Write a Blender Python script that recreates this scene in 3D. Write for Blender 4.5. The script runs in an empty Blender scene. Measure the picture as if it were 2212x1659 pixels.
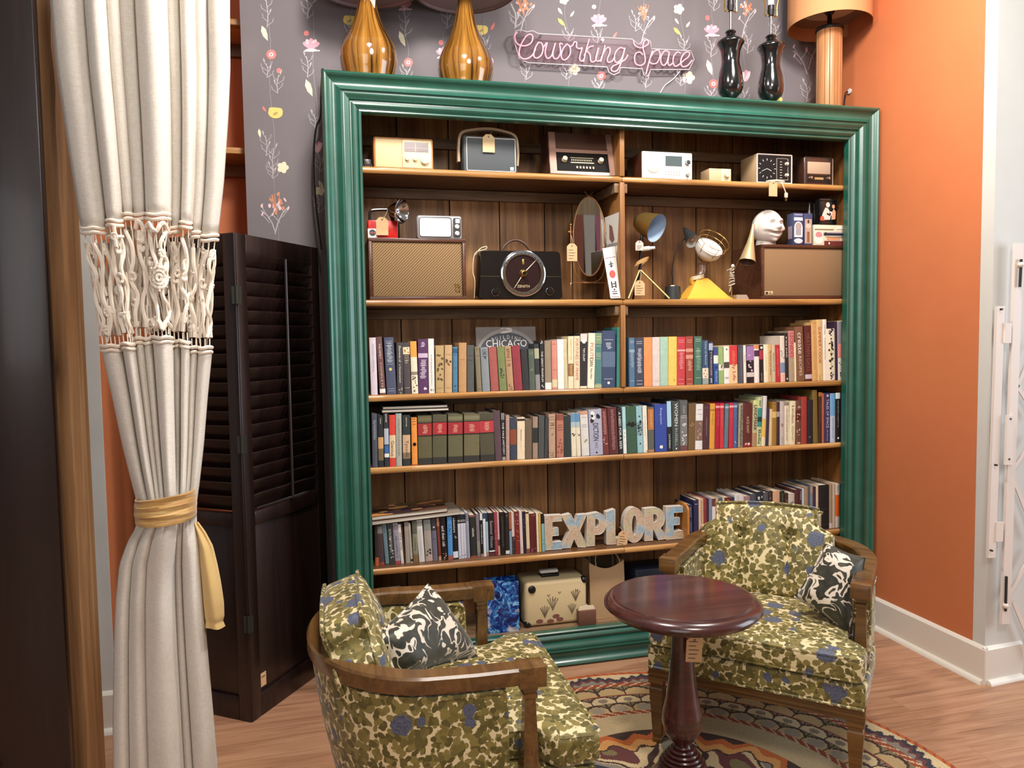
# Reading corner: green framed bookcase, two armchairs, pedestal table, tied curtain
import bpy, bmesh, math, random
from mathutils import Vector, Matrix, noise
R = math.radians
PI = math.pi
rnd = random.Random(7)
S = bpy.context.scene
COL = S.collection
# ------------------------------------------------------------------ camera
FPX, IW, IH = 1636.23, 2212.0, 1659.0
CAM = Vector((-0.0245, -2.9075, 1.3524))
_y, _p, _r = R(14.0), R(3.3557), R(-0.8666)
_f = Vector((math.sin(_y)*math.cos(_p), math.cos(_y)*math.cos(_p), -math.sin(_p)))
_rt = Vector((math.cos(_y), -math.sin(_y), 0)); _up = _rt.cross(_f)
RT = _rt*math.cos(_r) + _up*math.sin(_r)
UP = _up*math.cos(_r) - _rt*math.sin(_r)
FW = _f
def ray(px, py): return RT*((px-IW/2)/FPX) - UP*((py-IH/2)/FPX) + FW
def atY(px, py, y): d = ray(px, py); return CAM + d*((y-CAM.y)/d.y)
def atX(px, py, x): d = ray(px, py); return CAM + d*((x-CAM.x)/d.x)
def atZ(px, py, z): d = ray(px, py); return CAM + d*((z-CAM.z)/d.z)
def proj(p):
    d = Vector(p)-CAM; z = d.dot(FW)
    return IW/2+FPX*d.dot(RT)/z, IH/2-FPX*d.dot(UP)/z
cd = bpy.data.cameras.new('camera'); cam = bpy.data.objects.new('camera', cd); COL.objects.link(cam)
cam.matrix_world = Matrix(((RT.x, UP.x, -FW.x, CAM.x), (RT.y, UP.y, -FW.y, CAM.y), (RT.z, UP.z, -FW.z, CAM.z), (0, 0, 0, 1)))
cd.sensor_width = 36.0; cd.lens = 36.0*FPX/IW; cd.clip_start = 0.05; cd.clip_end = 60
S.camera = cam
# ------------------------------------------------------------------ colour + materials
def lin(c): c = c/255.0; return c/12.92 if c <= 0.04045 else ((c+0.055)/1.055)**2.4
def C3(c):
    if isinstance(c, str): c = tuple(int(c[i:i+2], 16) for i in (0, 2, 4))
    return (lin(c[0]), lin(c[1]), lin(c[2]), 1.0)
MATS = {}
def newmat(name):
    m = bpy.data.materials.new(name); m.use_nodes = True
    nt = m.node_tree; b = nt.nodes['Principled BSDF']; MATS[name] = m
    return m, nt, b
def N(nt, t, **kw):
    n = nt.nodes.new(t)
    for k, v in kw.items(): setattr(n, k, v)
    return n
def L(nt, a, b): nt.links.new(a, b)
def ramp(nt, src, stops, interp='LINEAR'):
    r = N(nt, 'ShaderNodeValToRGB'); r.color_ramp.interpolation = interp
    e = r.color_ramp.elements
    while len(e) < len(stops): e.new(0.5)
    for el, (p, c) in zip(e, stops): el.position = p; el.color = C3(c) if not isinstance(c, float) else (c, c, c, 1)
    L(nt, src, r.inputs[0]); return r.outputs[0]
def coords(nt, scale=(1, 1, 1), kind='Object', loc=(0, 0, 0)):
    t = N(nt, 'ShaderNodeTexCoord'); mp = N(nt, 'ShaderNodeMapping')
    mp.inputs['Scale'].default_value = scale; mp.inputs['Location'].default_value = loc
    L(nt, t.outputs[kind], mp.inputs[0]); return mp.outputs[0]
def noiset(nt, vec, scale=5, detail=3, rough=0.5, dist=0.0):
    n = N(nt, 'ShaderNodeTexNoise'); n.inputs['Scale'].default_value = scale; n.inputs['Detail'].default_value = detail
    n.inputs['Roughness'].default_value = rough; n.inputs['Distortion'].default_value = dist
    L(nt, vec, n.inputs['Vector']); return n
def mixc(nt, fac, a, b, mode='MIX'):
    m = N(nt, 'ShaderNodeMix', data_type='RGBA', blend_type=mode)
    for sock, v in ((m.inputs[0], fac), (m.inputs[6], a), (m.inputs[7], b)):
        if hasattr(v, 'is_linked'): L(nt, v, sock)
        elif isinstance(v, (int, float)): sock.default_value = v
        else: sock.default_value = C3(v)
    return m.outputs[2]
def math_(nt, op, a, b=None):
    m = N(nt, 'ShaderNodeMath', operation=op)
    for sock, v in zip(m.inputs, (a, b)):
        if v is None: continue
        if hasattr(v, 'is_linked'): L(nt, v, sock)
        else: sock.default_value = v
    return m.outputs[0]
def bump(nt, b, h, strength=0.3, dist=0.002):
    bn = N(nt, 'ShaderNodeBump'); bn.inputs['Strength'].default_value = strength; bn.inputs['Distance'].default_value = dist
    L(nt, h, bn.inputs['Height']); L(nt, bn.outputs[0], b.inputs['Normal'])
def mat(name, c, rough=0.5, metal=0.0, var=0.0, vscale=20, coat=0.0, emit=0.0, spec=None, sheen=0.0):
    if name in MATS: return MATS[name]
    m, nt, b = newmat(name); col = C3(c)
    b.inputs['Base Color'].default_value = col; b.inputs['Roughness'].default_value = rough; b.inputs['Metallic'].default_value = metal
    if coat: b.inputs['Coat Weight'].default_value = coat; b.inputs['Coat Roughness'].default_value = 0.08
    if spec is not None: b.inputs['Specular IOR Level'].default_value = spec
    if sheen: b.inputs['Sheen Weight'].default_value = sheen
    if emit: b.inputs['Emission Color'].default_value = col; b.inputs['Emission Strength'].default_value = emit
    if var:
        n = noiset(nt, coords(nt), vscale, 4)
        mr = N(nt, 'ShaderNodeMapRange'); mr.inputs['To Min'].default_value = 1-var; mr.inputs['To Max'].default_value = 1+var
        L(nt, n.outputs[0], mr.inputs[0])
        hs = N(nt, 'ShaderNodeHueSaturation'); hs.inputs['Color'].default_value = col; L(nt, mr.outputs[0], hs.inputs['Value']); L(nt, hs.outputs[0], b.inputs['Base Color'])
    return m
def wood(name, c1, c2, c3, axis=2, scale=1.0, rough=0.4, island=0.0, coat=0.0, knots=False, bumpv=0.15):
    m, nt, b = newmat(name)
    sc = [14.0*scale]*3; sc[axis] = 0.9*scale
    v = coords(nt, tuple(sc))
    if island:
        g = N(nt, 'ShaderNodeNewGeometry'); av = N(nt, 'ShaderNodeVectorMath', operation='MULTIPLY_ADD')
        cb = N(nt, 'ShaderNodeCombineXYZ')
        for i in range(3): L(nt, g.outputs['Random Per Island'], cb.inputs[i])
        L(nt, cb.outputs[0], av.inputs[0]); av.inputs[1].default_value = (37, 53, 71); L(nt, v, av.inputs[2]); v = av.outputs[0]
    n1 = noiset(nt, v, 1.6, 5, 0.6, 1.2)
    sc2 = [90.0*scale]*3; sc2[axis] = 2.5*scale
    n2 = noiset(nt, coords(nt, tuple(sc2)), 1.5, 3, 0.6)
    h = math_(nt, 'ADD', math_(nt, 'MULTIPLY', n1.outputs[0], 0.75), math_(nt, 'MULTIPLY', n2.outputs[0], 0.25))
    col = ramp(nt, h, [(0.30, c1), (0.5, c2), (0.68, c3)])
    if knots:
        sk = [4.2]*3; sk[axis] = 2.0
        vv = N(nt, 'ShaderNodeTexVoronoi'); vv.inputs['Scale'].default_value = 1.0
        nn = N(nt, 'ShaderNodeVectorMath', operation='MULTIPLY_ADD'); L(nt, n1.outputs['Color'], nn.inputs[0]); nn.inputs[1].default_value = (0.35, 0.35, 0.35)
        L(nt, coords(nt, tuple(sk)), nn.inputs[2]); L(nt, nn.outputs[0], vv.inputs['Vector'])
        kf = ramp(nt, vv.outputs['Distance'], [(0.06, 1.0), (0.2, 0.0)])
        col = mixc(nt, math_(nt, 'MULTIPLY', kf, 0.75), col, c1)
        col = mixc(nt, math_(nt, 'MULTIPLY', ramp(nt, vv.outputs['Distance'], [(0.02, 1.0), (0.09, 0.0)]), 0.8), col, tuple(int(x*0.55) for x in c1))
    if island:
        hs = N(nt, 'ShaderNodeHueSaturation'); mr = N(nt, 'ShaderNodeMapRange'); mr.inputs['To Min'].default_value = 1-island; mr.inputs['To Max'].default_value = 1+island
        L(nt, g.outputs['Random Per Island'], mr.inputs[0]); L(nt, mr.outputs[0], hs.inputs['Value']); L(nt, col, hs.inputs['Color']); col = hs.outputs[0]
    L(nt, col, b.inputs['Base Color']); b.inputs['Roughness'].default_value = rough
    if coat: b.inputs['Coat Weight'].default_value = coat; b.inputs['Coat Roughness'].default_value = 0.12
    if bumpv: bump(nt, b, h, bumpv, 0.002)
    return m
# object-colour cloth / paper for book covers
def objcol(name, rough, coat=0.0, weave=True):
    m, nt, b = newmat(name)
    oi = N(nt, 'ShaderNodeObjectInfo'); n = noiset(nt, coords(nt), 60, 4)
    mr = N(nt, 'ShaderNodeMapRange'); mr.inputs['To Min'].default_value = 0.82; mr.inputs['To Max'].default_value = 1.15
    L(nt, n.outputs[0], mr.inputs[0])
    hs = N(nt, 'ShaderNodeHueSaturation'); L(nt, oi.outputs['Color'], hs.inputs['Color']); L(nt, mr.outputs[0], hs.inputs['Value'])
    L(nt, hs.outputs[0], b.inputs['Base Color']); b.inputs['Roughness'].default_value = rough; b.inputs['Coat Weight'].default_value = coat
    return m
# ------------------------------------------------------------------ mesh builder
class MB:
    def __init__(s): s.v = []; s.f = []; s.m = []; s.sm = []; s.mi = 0; s.smooth = False; s.T = None
    def add(s, vs, fs, mi=None, smooth=None):
        o = len(s.v); mi = s.mi if mi is None else mi; smooth = s.smooth if smooth is None else smooth
        for p in vs:
            p = Vector(p); s.v.append(s.T @ p if s.T else p)
        for f in fs: s.f.append([i+o for i in f]); s.m.append(mi); s.sm.append(smooth)
        return s
    def box(s, x0, x1, y0, y1, z0, z1, mi=None):
        return s.add([(x0, y0, z0), (x1, y0, z0), (x1, y1, z0), (x0, y1, z0), (x0, y0, z1), (x1, y0, z1), (x1, y1, z1), (x0, y1, z1)],
                     [(3, 2, 1, 0), (4, 5, 6, 7), (0, 1, 5, 4), (1, 2, 6, 5), (2, 3, 7, 6), (3, 0, 4, 7)], mi, False)
    def rbox(s, x0, x1, y0, y1, z0, z1, r=0.004, seg=2, mi=None, smooth=True):
        bm = bmesh.new(); bmesh.ops.create_cube(bm, size=1.0)
        for v in bm.verts: v.co = Vector(((x0+x1)/2+v.co.x*(x1-x0), (y0+y1)/2+v.co.y*(y1-y0), (z0+z1)/2+v.co.z*(z1-z0)))
        r = min(r, 0.49*min(abs(x1-x0), abs(y1-y0), abs(z1-z0)))
        bmesh.ops.bevel(bm, geom=bm.edges[:], offset=r, segments=seg, profile=0.5, affect='EDGES')
        bm.verts.index_update()
        s.add([v.co.copy() for v in bm.verts], [[v.index for v in f.verts] for f in bm.faces], mi, smooth); bm.free(); return s
    def prism(s, poly, z0, z1, mi=None, axis='z', smooth=False):      # poly CCW in plane, extruded along axis
        n = len(poly)
        def P(a, b, h): return (a, b, h) if axis == 'z' else ((a, h, b) if axis == 'y' else (h, a, b))
        vs = [P(a, b, z0) for a, b in poly]+[P(a, b, z1) for a, b in poly]
        fs = [list(range(n))[::-1], list(range(n, 2*n))]+[(i, (i+1) % n, n+(i+1) % n, n+i) for i in range(n)]
        return s.add(vs, fs, mi, smooth)
    def lathe(s, prof, seg=24, c=(0, 0, 0), mi=None, smooth=True, a0=0, M=None):
        n = len(prof); vs = []; fs = []
        for k in range(seg):
            a = a0+2*PI*k/seg
            for r, z in prof:
                p = Vector((r*math.cos(a), r*math.sin(a), z))
                vs.append((M @ p if M else p)+Vector(c))
        for k in range(seg):
            k2 = (k+1) % seg
            for i in range(n-1): fs.append((k*n+i, k2*n+i, k2*n+i+1, k*n+i+1))
        return s.add(vs, fs, mi, smooth)
    def cyl(s, p0, p1, r0, r1=None, seg=14, mi=None, cap=True, smooth=True):
        p0 = Vector(p0); p1 = Vector(p1); r1 = r0 if r1 is None else r1
        d = (p1-p0); q = d.to_track_quat('Z', 'Y').to_matrix(); l = d.length
        prof = [(r0, 0), (r1, l)]
        if cap: prof = [(0, 0)]+prof+[(0, l)]
        return s.lathe(prof, seg, p0, mi, smooth, 0, q)
    def tube(s, pts, r, seg=8, mi=None, closed=False, cap=True, smooth=True):
        pts = [Vector(p) for p in pts]; n = len(pts); vs = []; fs = []; rad = r if hasattr(r, '__len__') else [r]*n
        t0 = None; nrm = None
        for i, p in enumerate(pts):
            a = pts[(i-1) % n] if (closed or i > 0) else p; b = pts[(i+1) % n] if (closed or i < n-1) else p
            t = (b-a); t = t.normalized() if t.length > 1e-9 else Vector((0, 0, 1))
            if nrm is None:
                nrm = t.orthogonal().normalized()
            else:
                nrm = (nrm-t*nrm.dot(t)); nrm = nrm.normalized() if nrm.length > 1e-6 else t.orthogonal().normalized()
            bn = t.cross(nrm)
            for k in range(seg):
                an = 2*PI*k/seg; vs.append(p+(nrm*math.cos(an)+bn*math.sin(an))*rad[i])
        for i in range(n if closed else n-1):
            j = (i+1) % n
            for k in range(seg): fs.append((i*seg+k, i*seg+(k+1) % seg, j*seg+(k+1) % seg, j*seg+k))
        if cap and not closed: fs += [list(range(seg))[::-1], list(range((n-1)*seg, n*seg))]
        return s.add(vs, fs, mi, smooth)
    def grid(s, fn, nu, nv, mi=None, smooth=True, closeu=False):
        vs = [fn(i/(nu if closeu else nu-1), j/(nv-1)) for j in range(nv) for i in range(nu)]
        fs = []
        for j in range(nv-1):
            for i in range(nu if closeu else nu-1):
                i2 = (i+1) % nu; fs.append((j*nu+i, j*nu+i2, (j+1)*nu+i2, (j+1)*nu+i))
        return s.add(vs, fs, mi, smooth)
    def ball(s, c, r, seg=12, mi=None, sc=(1, 1, 1)):
        c = Vector(c)
        return s.grid(lambda u, v: c+Vector((r*sc[0]*math.cos(2*PI*u)*math.sin(PI*v), r*sc[1]*math.sin(2*PI*u)*math.sin(PI*v), -r*sc[2]*math.cos(PI*v))), seg, seg//2+2, mi, True, True)
    def build(s, name, mats, parent=None, loc=None, rz=0.0, color=None, wn=False):
        me = bpy.data.meshes.new(name); me.from_pydata([tuple(p) for p in s.v], [], s.f)
        if not isinstance(mats, (list, tuple)): mats = [mats]
        for m in mats: me.materials.append(m)
        me.polygons.foreach_set('material_index', [min(i, len(mats)-1) for i in s.m]); me.polygons.foreach_set('use_smooth', s.sm)
        me.update()
        bm = bmesh.new(); bm.from_mesh(me); bmesh.ops.recalc_face_normals(bm, faces=bm.faces[:]); bm.to_mesh(me); bm.free()
        if any(s.sm): me.set_sharp_from_angle(angle=R(38))
        o = bpy.data.objects.new(name, me); COL.objects.link(o)
        if parent: o.parent = parent
        if loc is not None: o.location = loc
        o.rotation_euler.z = rz
        if color is not None: o.color = C3(color)
        return o
def tag(o, label, cat, group=None):
    o['label'] = label; o['category'] = cat
    if group: o['group'] = group
    return o
def empty(name, loc, label, cat, rz=0, group=None, rot=None):
    o = bpy.data.objects.new(name, None); COL.objects.link(o); o.empty_display_size = 0.05
    o.location = loc; o.rotation_euler = rot if rot else (0, 0, rz); return tag(o, label, cat, group)
def struct(o): o['kind'] = 'structure'; return o
def cat_rom(pts, n=6, closed=False):
    P = [Vector(p) for p in pts]; out = []; m = len(P)
    for i in range(m if closed else m-1):
        p0 = P[(i-1) % m] if (closed or i > 0) else P[0]*2-P[1]
        p1 = P[i]; p2 = P[(i+1) % m]; p3 = P[(i+2) % m] if (closed or i < m-2) else p2*2-p1
        for k in range(n):
            t = k/n; out.append(0.5*((2*p1)+(p2-p0)*t+(2*p0-5*p1+4*p2-p3)*t*t+(3*p1-p0-3*p2+p3)*t**3))
    if not closed: out.append(P[-1])
    return out
TCACHE = {}
def text_polys(txt, bold=0.0):
    k = (txt, bold)
    if k not in TCACHE:
        cu = bpy.data.curves.new('t', 'FONT'); cu.body = txt; cu.size = 1.0; cu.resolution_u = 2; cu.offset = bold; cu.fill_mode = 'FRONT'
        o = bpy.data.objects.new('t', cu); me = o.to_mesh()
        vs = [v.co.copy() for v in me.vertices]; fs = [list(p.vertices) for p in me.polygons]
        o.to_mesh_clear(); bpy.data.objects.remove(o); bpy.data.curves.remove(cu)
        if vs:
            x0 = min(v.x for v in vs); x1 = max(v.x for v in vs); y0 = min(v.y for v in vs); y1 = max(v.y for v in vs)
            vs = [Vector(((v.x-x0)/max(1e-6, x1-x0)-0.5, (v.y-y0)/max(1e-6, y1-y0)-0.5)) for v in vs]
        TCACHE[k] = (vs, fs)
    return TCACHE[k]
def put_text(mb, txt, c, ux, uy, w, h, mi=0, bold=0.0):            # text fitted in a w x h box centred at c, axes ux (reading) and uy (up)
    vs, fs = text_polys(txt, bold); c = Vector(c); ux = Vector(ux); uy = Vector(uy)
    mb.add([c+ux*(v.x*w)+uy*(v.y*h) for v in vs], fs, mi, False)
def ellip(cx, cy, rx, ry, n=20, a0=0.0, a1=2*PI): return [(cx+rx*math.cos(a0+(a1-a0)*i/n), cy+ry*math.sin(a0+(a1-a0)*i/n)) for i in range(n)]
def rrect(x0, x1, z0, z1, r, n=4):
    out = []
    for cx, cz, a in ((x1-r, z0+r, -PI/2), (x1-r, z1-r, 0), (x0+r, z1-r, PI/2), (x0+r, z0+r, PI)):
        for i in range(n+1): t = a+PI/2*i/n; out.append((cx+r*math.cos(t), cz+r*math.sin(t)))
    return out
# ------------------------------------------------------------------ materials
def green_paint():
    m, nt, b = newmat('green_paint')
    n = noiset(nt, coords(nt, (6, 6, 6)), 2, 3)
    c = ramp(nt, n.outputs[0], [(0.3, (18, 78, 63)), (0.7, (25, 90, 74))])
    L(nt, c, b.inputs['Base Color']); b.inputs['Roughness'].default_value = 0.42; b.inputs['Specular IOR Level'].default_value = 0.7; b.inputs['Coat Weight'].default_value = 0.7; b.inputs['Coat Roughness'].default_value = 0.2
    bump(nt, b, noiset(nt, coords(nt, (1, 1, 1)), 55, 2).outputs[0], 0.08, 0.002)
    return m
GREEN = green_paint()
PLANK = wood('plank_back', (74, 45, 24), (134, 92, 54), (172, 128, 80), 2, 0.6, 0.45, island=0.3, knots=True)
SHELFW = wood('shelf_pine', (120, 78, 40), (178, 128, 72), (205, 158, 100), 0, 0.8, 0.35, coat=0.25)
BOARDW = wood('shelf_stain_and_shade', (60, 38, 22), (96, 64, 38), (122, 86, 54), 0, 0.8, 0.4)  # brown board stain; the underside's shade is also put into this colour
CLEATW = wood('cleat_pine', (84, 62, 44), (122, 96, 70), (146, 120, 92), 0, 1.0, 0.5)
SIDEW = wood('side_pine', (92, 56, 26), (138, 90, 46), (166, 118, 64), 2, 0.9, 0.4)
ARMW = wood('chair_walnut', (66, 42, 18), (102, 70, 34), (124, 88, 46), 0, 0.9, 0.32, coat=0.35, bumpv=0.05)
TANW = wood('light_wood', (170, 112, 62), (200, 142, 86), (214, 160, 104), 2, 1.0, 0.4)
DARKW = wood('dark_brown_stain', (16, 8, 7), (29, 15, 12), (40, 21, 17), 2, 0.8, 0.36, coat=0.2, bumpv=0.05)
WALN = wood('walnut_veneer', (58, 32, 22), (84, 48, 32), (100, 60, 42), 0, 1.2, 0.35, coat=0.2)
def wall_mat(name, c, v=0.05, rough=0.75):
    m, nt, b = newmat(name)
    n = noiset(nt, coords(nt, (1, 1, 1)), 1.6, 5, 0.6); n2 = noiset(nt, coords(nt, (1, 1, 1)), 180, 2)
    c1 = tuple(int(x*(1-v)) for x in c); c2 = tuple(min(255, int(x*(1+v))) for x in c)
    L(nt, ramp(nt, n.outputs[0], [(0.3, c1), (0.7, c2)]), b.inputs['Base Color']); b.inputs['Roughness'].default_value = rough
    bump(nt, b, n2.outputs[0], 0.15, 0.001)
    return m
TERRA = wall_mat('terracotta_paint', (200, 116, 72), 0.035, 0.62)
WHITEW = wall_mat('white_wall_paint', (206, 204, 198), 0.03, 0.6)
TRIMW = mat('white_trim', (222, 214, 202), 0.4, var=0.03, vscale=6)
PAPER = wall_mat('dark_wallpaper', (118, 112, 116), 0.05, 0.7)
def floor_mat():
    m, nt, b = newmat('wood_plank_floor')
    v = coords(nt, (1, 1, 1))
    br = N(nt, 'ShaderNodeTexBrick'); br.offset = 0.37; br.inputs['Scale'].default_value = 1.0
    br.inputs['Mortar Size'].default_value = 0.0009; br.inputs['Brick Width'].default_value = 1.22; br.inputs['Row Height'].default_value = 0.185
    br.inputs['Color1'].default_value = (0.38, 0.38, 0.38, 1); br.inputs['Color2'].default_value = (0.62, 0.62, 0.62, 1); br.inputs['Mortar'].default_value = (0.05, 0.05, 0.05, 1)
    L(nt, v, br.inputs['Vector'])
    av = N(nt, 'ShaderNodeVectorMath', operation='MULTIPLY_ADD'); L(nt, br.outputs['Color'], av.inputs[0]); av.inputs[1].default_value = (9, 23, 5)
    L(nt, coords(nt, (1.1, 13, 1)), av.inputs[2])
    n = noiset(nt, av.outputs[0], 1.4, 6, 0.62, 1.4); n2 = noiset(nt, coords(nt, (3, 120, 1)), 1.2, 3)
    h = math_(nt, 'ADD', math_(nt, 'MULTIPLY', n.outputs[0], 0.7), math_(nt, 'MULTIPLY', n2.outputs[0], 0.3))
    c = ramp(nt, h, [(0.3, (126, 88, 64)), (0.48, (172, 126, 96)), (0.7, (196, 152, 120))])
    c = mixc(nt, 0.28, c, br.outputs['Color'], 'OVERLAY')
    L(nt, c, b.inputs['Base Color']); b.inputs['Roughness'].default_value = 0.42
    bump(nt, b, h, 0.06, 0.001)
    return m
FLOORM = floor_mat()
CREAM = mat('cream_paint', (236, 222, 190), 0.5); BLACK = mat('black_plastic', (22, 21, 22), 0.3); WHITE = mat('white_plastic', (238, 236, 230), 0.35)
CHROME = mat('chrome', (215, 215, 218), 0.08, 1.0); BRASS = mat('brass', (205, 168, 92), 0.25, 1.0); GOLD = mat('aged_gold', (200, 160, 90), 0.3, 0.9)
KRAFT = mat('kraft_tag', (212, 172, 128), 0.8, var=0.06, vscale=60); INK = mat('dark_ink', (60, 45, 38), 0.8); STRING = mat('twine', (196, 178, 148), 0.9)
BLKMET = mat('black_metal', (26, 25, 26), 0.4, 0.3); PINKTAG = mat('pink_paper', (230, 190, 180), 0.8)
BOOKC = objcol('book_cloth', 0.62); BOOKP = objcol('book_gloss', 0.32, 0.25)
PAGES = None
def pages_mat():
    m, nt, b = newmat('page_edges')
    w = noiset(nt, coords(nt, (500, 1, 1)), 1.0, 2)
    L(nt, ramp(nt, w.outputs[0], [(0.3, (196, 180, 156)), (0.7, (232, 220, 200))]), b.inputs['Base Color']); b.inputs['Roughness'].default_value = 0.85
    return m
PAGES = pages_mat()
PAL = {}
def pal(c):
    k = c if isinstance(c, str) else '%02x%02x%02x' % c
    if k not in PAL: PAL[k] = mat('ink_'+k, k, 0.5)
    return PAL[k]
# ------------------------------------------------------------------ room shell
XW = 2.417; YW = 0.392; ZC = 3.5
b = MB(); b.box(-4, 5.5, -6.2, 1.2, -0.06, 0.0); struct(b.build('floor', FLOORM))
b = MB(); b.box(XW, XW+0.14, -0.52, YW+0.12, 0, ZC); struct(b.build('wall_right', TERRA))
# end face of the terracotta wall: white jamb, then a window wall set back on the right
J0 = Vector((XW, -0.578)); J1 = Vector((2.70, -0.555))
b = MB(); b.prism([(XW, -0.578), (2.72, -0.560), (2.72, -0.50), (XW+.14, -0.50), (XW+.14, -.521), (XW, -0.521)], 0, ZC); struct(b.build('wall_jamb', WHITEW))
b = MB(); b.box(2.72, 5.5, -0.56, -0.45, 0, ZC); struct(b.build('wall_window', WHITEW))
# left: white pier, terracotta alcove behind
XP = atY(216, 800, -0.05).x
b = MB(); b.box(-3.6, XP, -0.05, 0.10, 0, ZC); struct(b.build('wall_left', WHITEW))
b = MB(); b.box(XP-0.12, XP, 0.10, 0.84, 0, ZC); b.box(XP-0.003, XP+0.002, -0.045, 0.10, 0, ZC); b.box(XP-0.12, 0.2, 0.72, 0.84, 0, ZC); struct(b.build('wall_alcove', TERRA))
# opposite wall of painted planks (seen only in the little mirror)
PW = wood('painted_plank_wall', (168, 148, 118), (196, 178, 146), (210, 194, 166), 2, 0.5, 0.6, island=0.08)
b = MB()
for i in range(60): b.box(-4+i*0.16, -4+i*0.16+0.156, -6.2, -6.1, 0, ZC)
for poly, mi in (([(2.95, 1.55), (3.12, 1.35), (3.16, 2.95), (2.95, 2.95)], 1), ([(3.12, 1.35), (3.36, 1.1), (3.30, 2.95), (3.14, 2.95)], 1), ([(3.30, 1.9), (3.52, 1.55), (3.46, 2.95), (3.30, 2.95)], 2), ([(3.46, 2.2), (3.75, 1.8), (3.72, 2.95), (3.46, 2.95)], 3)):
    b.add([(x, -6.096, z) for x, z in poly], [(0, 1, 2, 3)], mi, False)
struct(b.build('wall_front', [PW, pal('b4705a'), pal('e6e8e4'), pal('d88fa8')]))
# ---- baseboards
def base_run(name, p0, p1, h, mats=TRIMW, t=0.014, shoe=0.018):
    p0 = Vector(p0); p1 = Vector(p1); d = (p1-p0); l = d.length; d.normalize(); n = Vector((d.y, -d.x))
    b = MB(); b.T = Matrix(((d.x, n.x, 0, p0.x), (d.y, n.y, 0, p0.y), (0, 0, 1, 0), (0, 0, 0, 1)))
    b.prism([(0, 0), (t, 0), (t, h-0.012), (t*0.55, h-0.004), (0, h)], 0, l, axis='x')
    b.prism([(t, 0), (t+shoe, 0)]+[(t+shoe*math.cos(a), shoe*math.sin(a)) for a in (PI/6, PI/3, PI/2)], 0.012, l-0.006, axis='x', smooth=True)
    return struct(b.build(name, mats))
base_run('baseboard_right', (XW, YW), (XW, -0.592), 0.146)
base_run('baseboard_jamb', (XW-0.012, -0.579), (2.60, -0.563), 0.146)
base_run('baseboard_left', (-3.4, -0.05), (XP+0.0, -0.05), 0.146)
# ------------------------------------------------------------------ wallpaper wall with printed vines
XL = atY(526, 250, YW).x
wb = MB(); wb.box(XL, XW, YW, YW+0.12, 0, ZC, 0)
WPM = [PAPER, pal('b8b2b6'), pal('e8a0b4'), pal('f2ccd4'), pal('dc7874'), pal('e8cf6c'), pal('b99a50'), pal('e9e2c4'), pal('cf8a66'), pal('8f8a94')]
WZ = [0]
def wp(px, py): return atY(px, py, YW)
def wpoly(pts, mi):
    WZ[0] = (WZ[0]+1) % 40; y = YW-0.0006-WZ[0]*0.00002
    q = [wp(*p) for p in pts]; wb.add([(p.x, y, p.z) for p in q], [list(range(len(q)))], mi, False)
def wline(pts, w, mi):
    for a, c in zip(pts, pts[1:]):
        d = Vector((c[0]-a[0], c[1]-a[1])); l = d.length
        if l < 0.1: continue
        n = Vector((-d.y, d.x))/l*w/2
        wpoly([(a[0]+n.x, a[1]+n.y), (c[0]+n.x, c[1]+n.y), (c[0]-n.x, c[1]-n.y), (a[0]-n.x, a[1]-n.y)], mi)
def well(cx, cy, rx, ry, ang, mi, n=9):
    ca, sa = math.cos(ang), math.sin(ang)
    wpoly([(cx+rx*math.cos(t)*ca-ry*math.sin(t)*sa, cy+rx*math.cos(t)*sa+ry*math.sin(t)*ca) for t in [2*PI*i/n for i in range(n)]], mi)
def wleaf(cx, cy, l, ang, mi): 
    ca, sa = math.cos(ang), math.sin(ang)
    wpoly([(cx+x*l*ca-y*l*sa, cy+x*l*sa+y*l*ca) for x, y in ((-.5, 0), (-.2, .17), (.15, .16), (.5, 0), (.15, -.12), (-.2, -.15))], mi)
def rose(x, y, r=11):
    for k in range(6): well(x+r*.5*math.cos(k*1.05), y+r*.5*math.sin(k*1.05), r*.62, r*.5, k*1.05+1.5, 4)
    for k in range(5): well(x+r*.28*math.cos(k*1.3+.4), y+r*.28*math.sin(k*1.3+.4), r*.33, r*.16, k*1.3+2, 3)
    well(x, y, r*.2, r*.2, 0, 4)
def magnolia(x, y, r=18):
    for a in (-2.6, -2.1, -1.57, -1.0, -.5): well(x+r*.55*math.cos(a), y+r*.5*math.sin(a), r*.55, r*.28, a, 3 if a in (-2.1, -1.0) else 2)
    well(x, y-r*.1, r*.5, r*.4, 0, 2); wline([(x-r*.8, y+r*.45), (x+r, y+r*.4)], 3, 3); well(x, y+r*.35, r*.7, r*.2, 0, 3)
def poppy(x, y, r=16):
    well(x, y, r, r*.75, 0.1, 5, 14); well(x-r*.4, y-r*.35, r*.55, r*.4, .4, 5); well(x+r*.5, y-r*.2, r*.5, r*.5, 0, 5); well(x, y+r*.1, r*.38, r*.2, -.5, 6)
def cluster(x, y, r=20):
    q = random.Random(int(x))
    for k in range(14): a = q.uniform(0, 6.3); d = q.uniform(.1, 1); well(x+r*.7*d*math.cos(a), y+r*d*math.sin(a), r*.2, r*.13, q.uniform(0, 3), 8 if k % 3 else 3)
    for k in range(5): a = q.uniform(-2.6, -.5); wline([(x, y+r), (x+r*.9*math.cos(a), y+r*.9*math.sin(a))], 1.6, 8)
def sprig(x, y, h=44, flip=1):
    wline([(x, y+h/2), (x+flip*2, y), (x-flip*2, y-h/2)], 1.6, 1)
    for k in range(6):
        t = -.5+k/6.0; s_ = flip*(1 if k % 2 else -1); ex, ey = x+s_*(7+3*(k % 3)), y+t*h-3
        wline([(x, y+t*h+6), (ex, ey)], 1.2, 1); wleaf(ex, ey-4, 10, -PI/2+s_*.35, 9 if k % 3 else 1)
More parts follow.
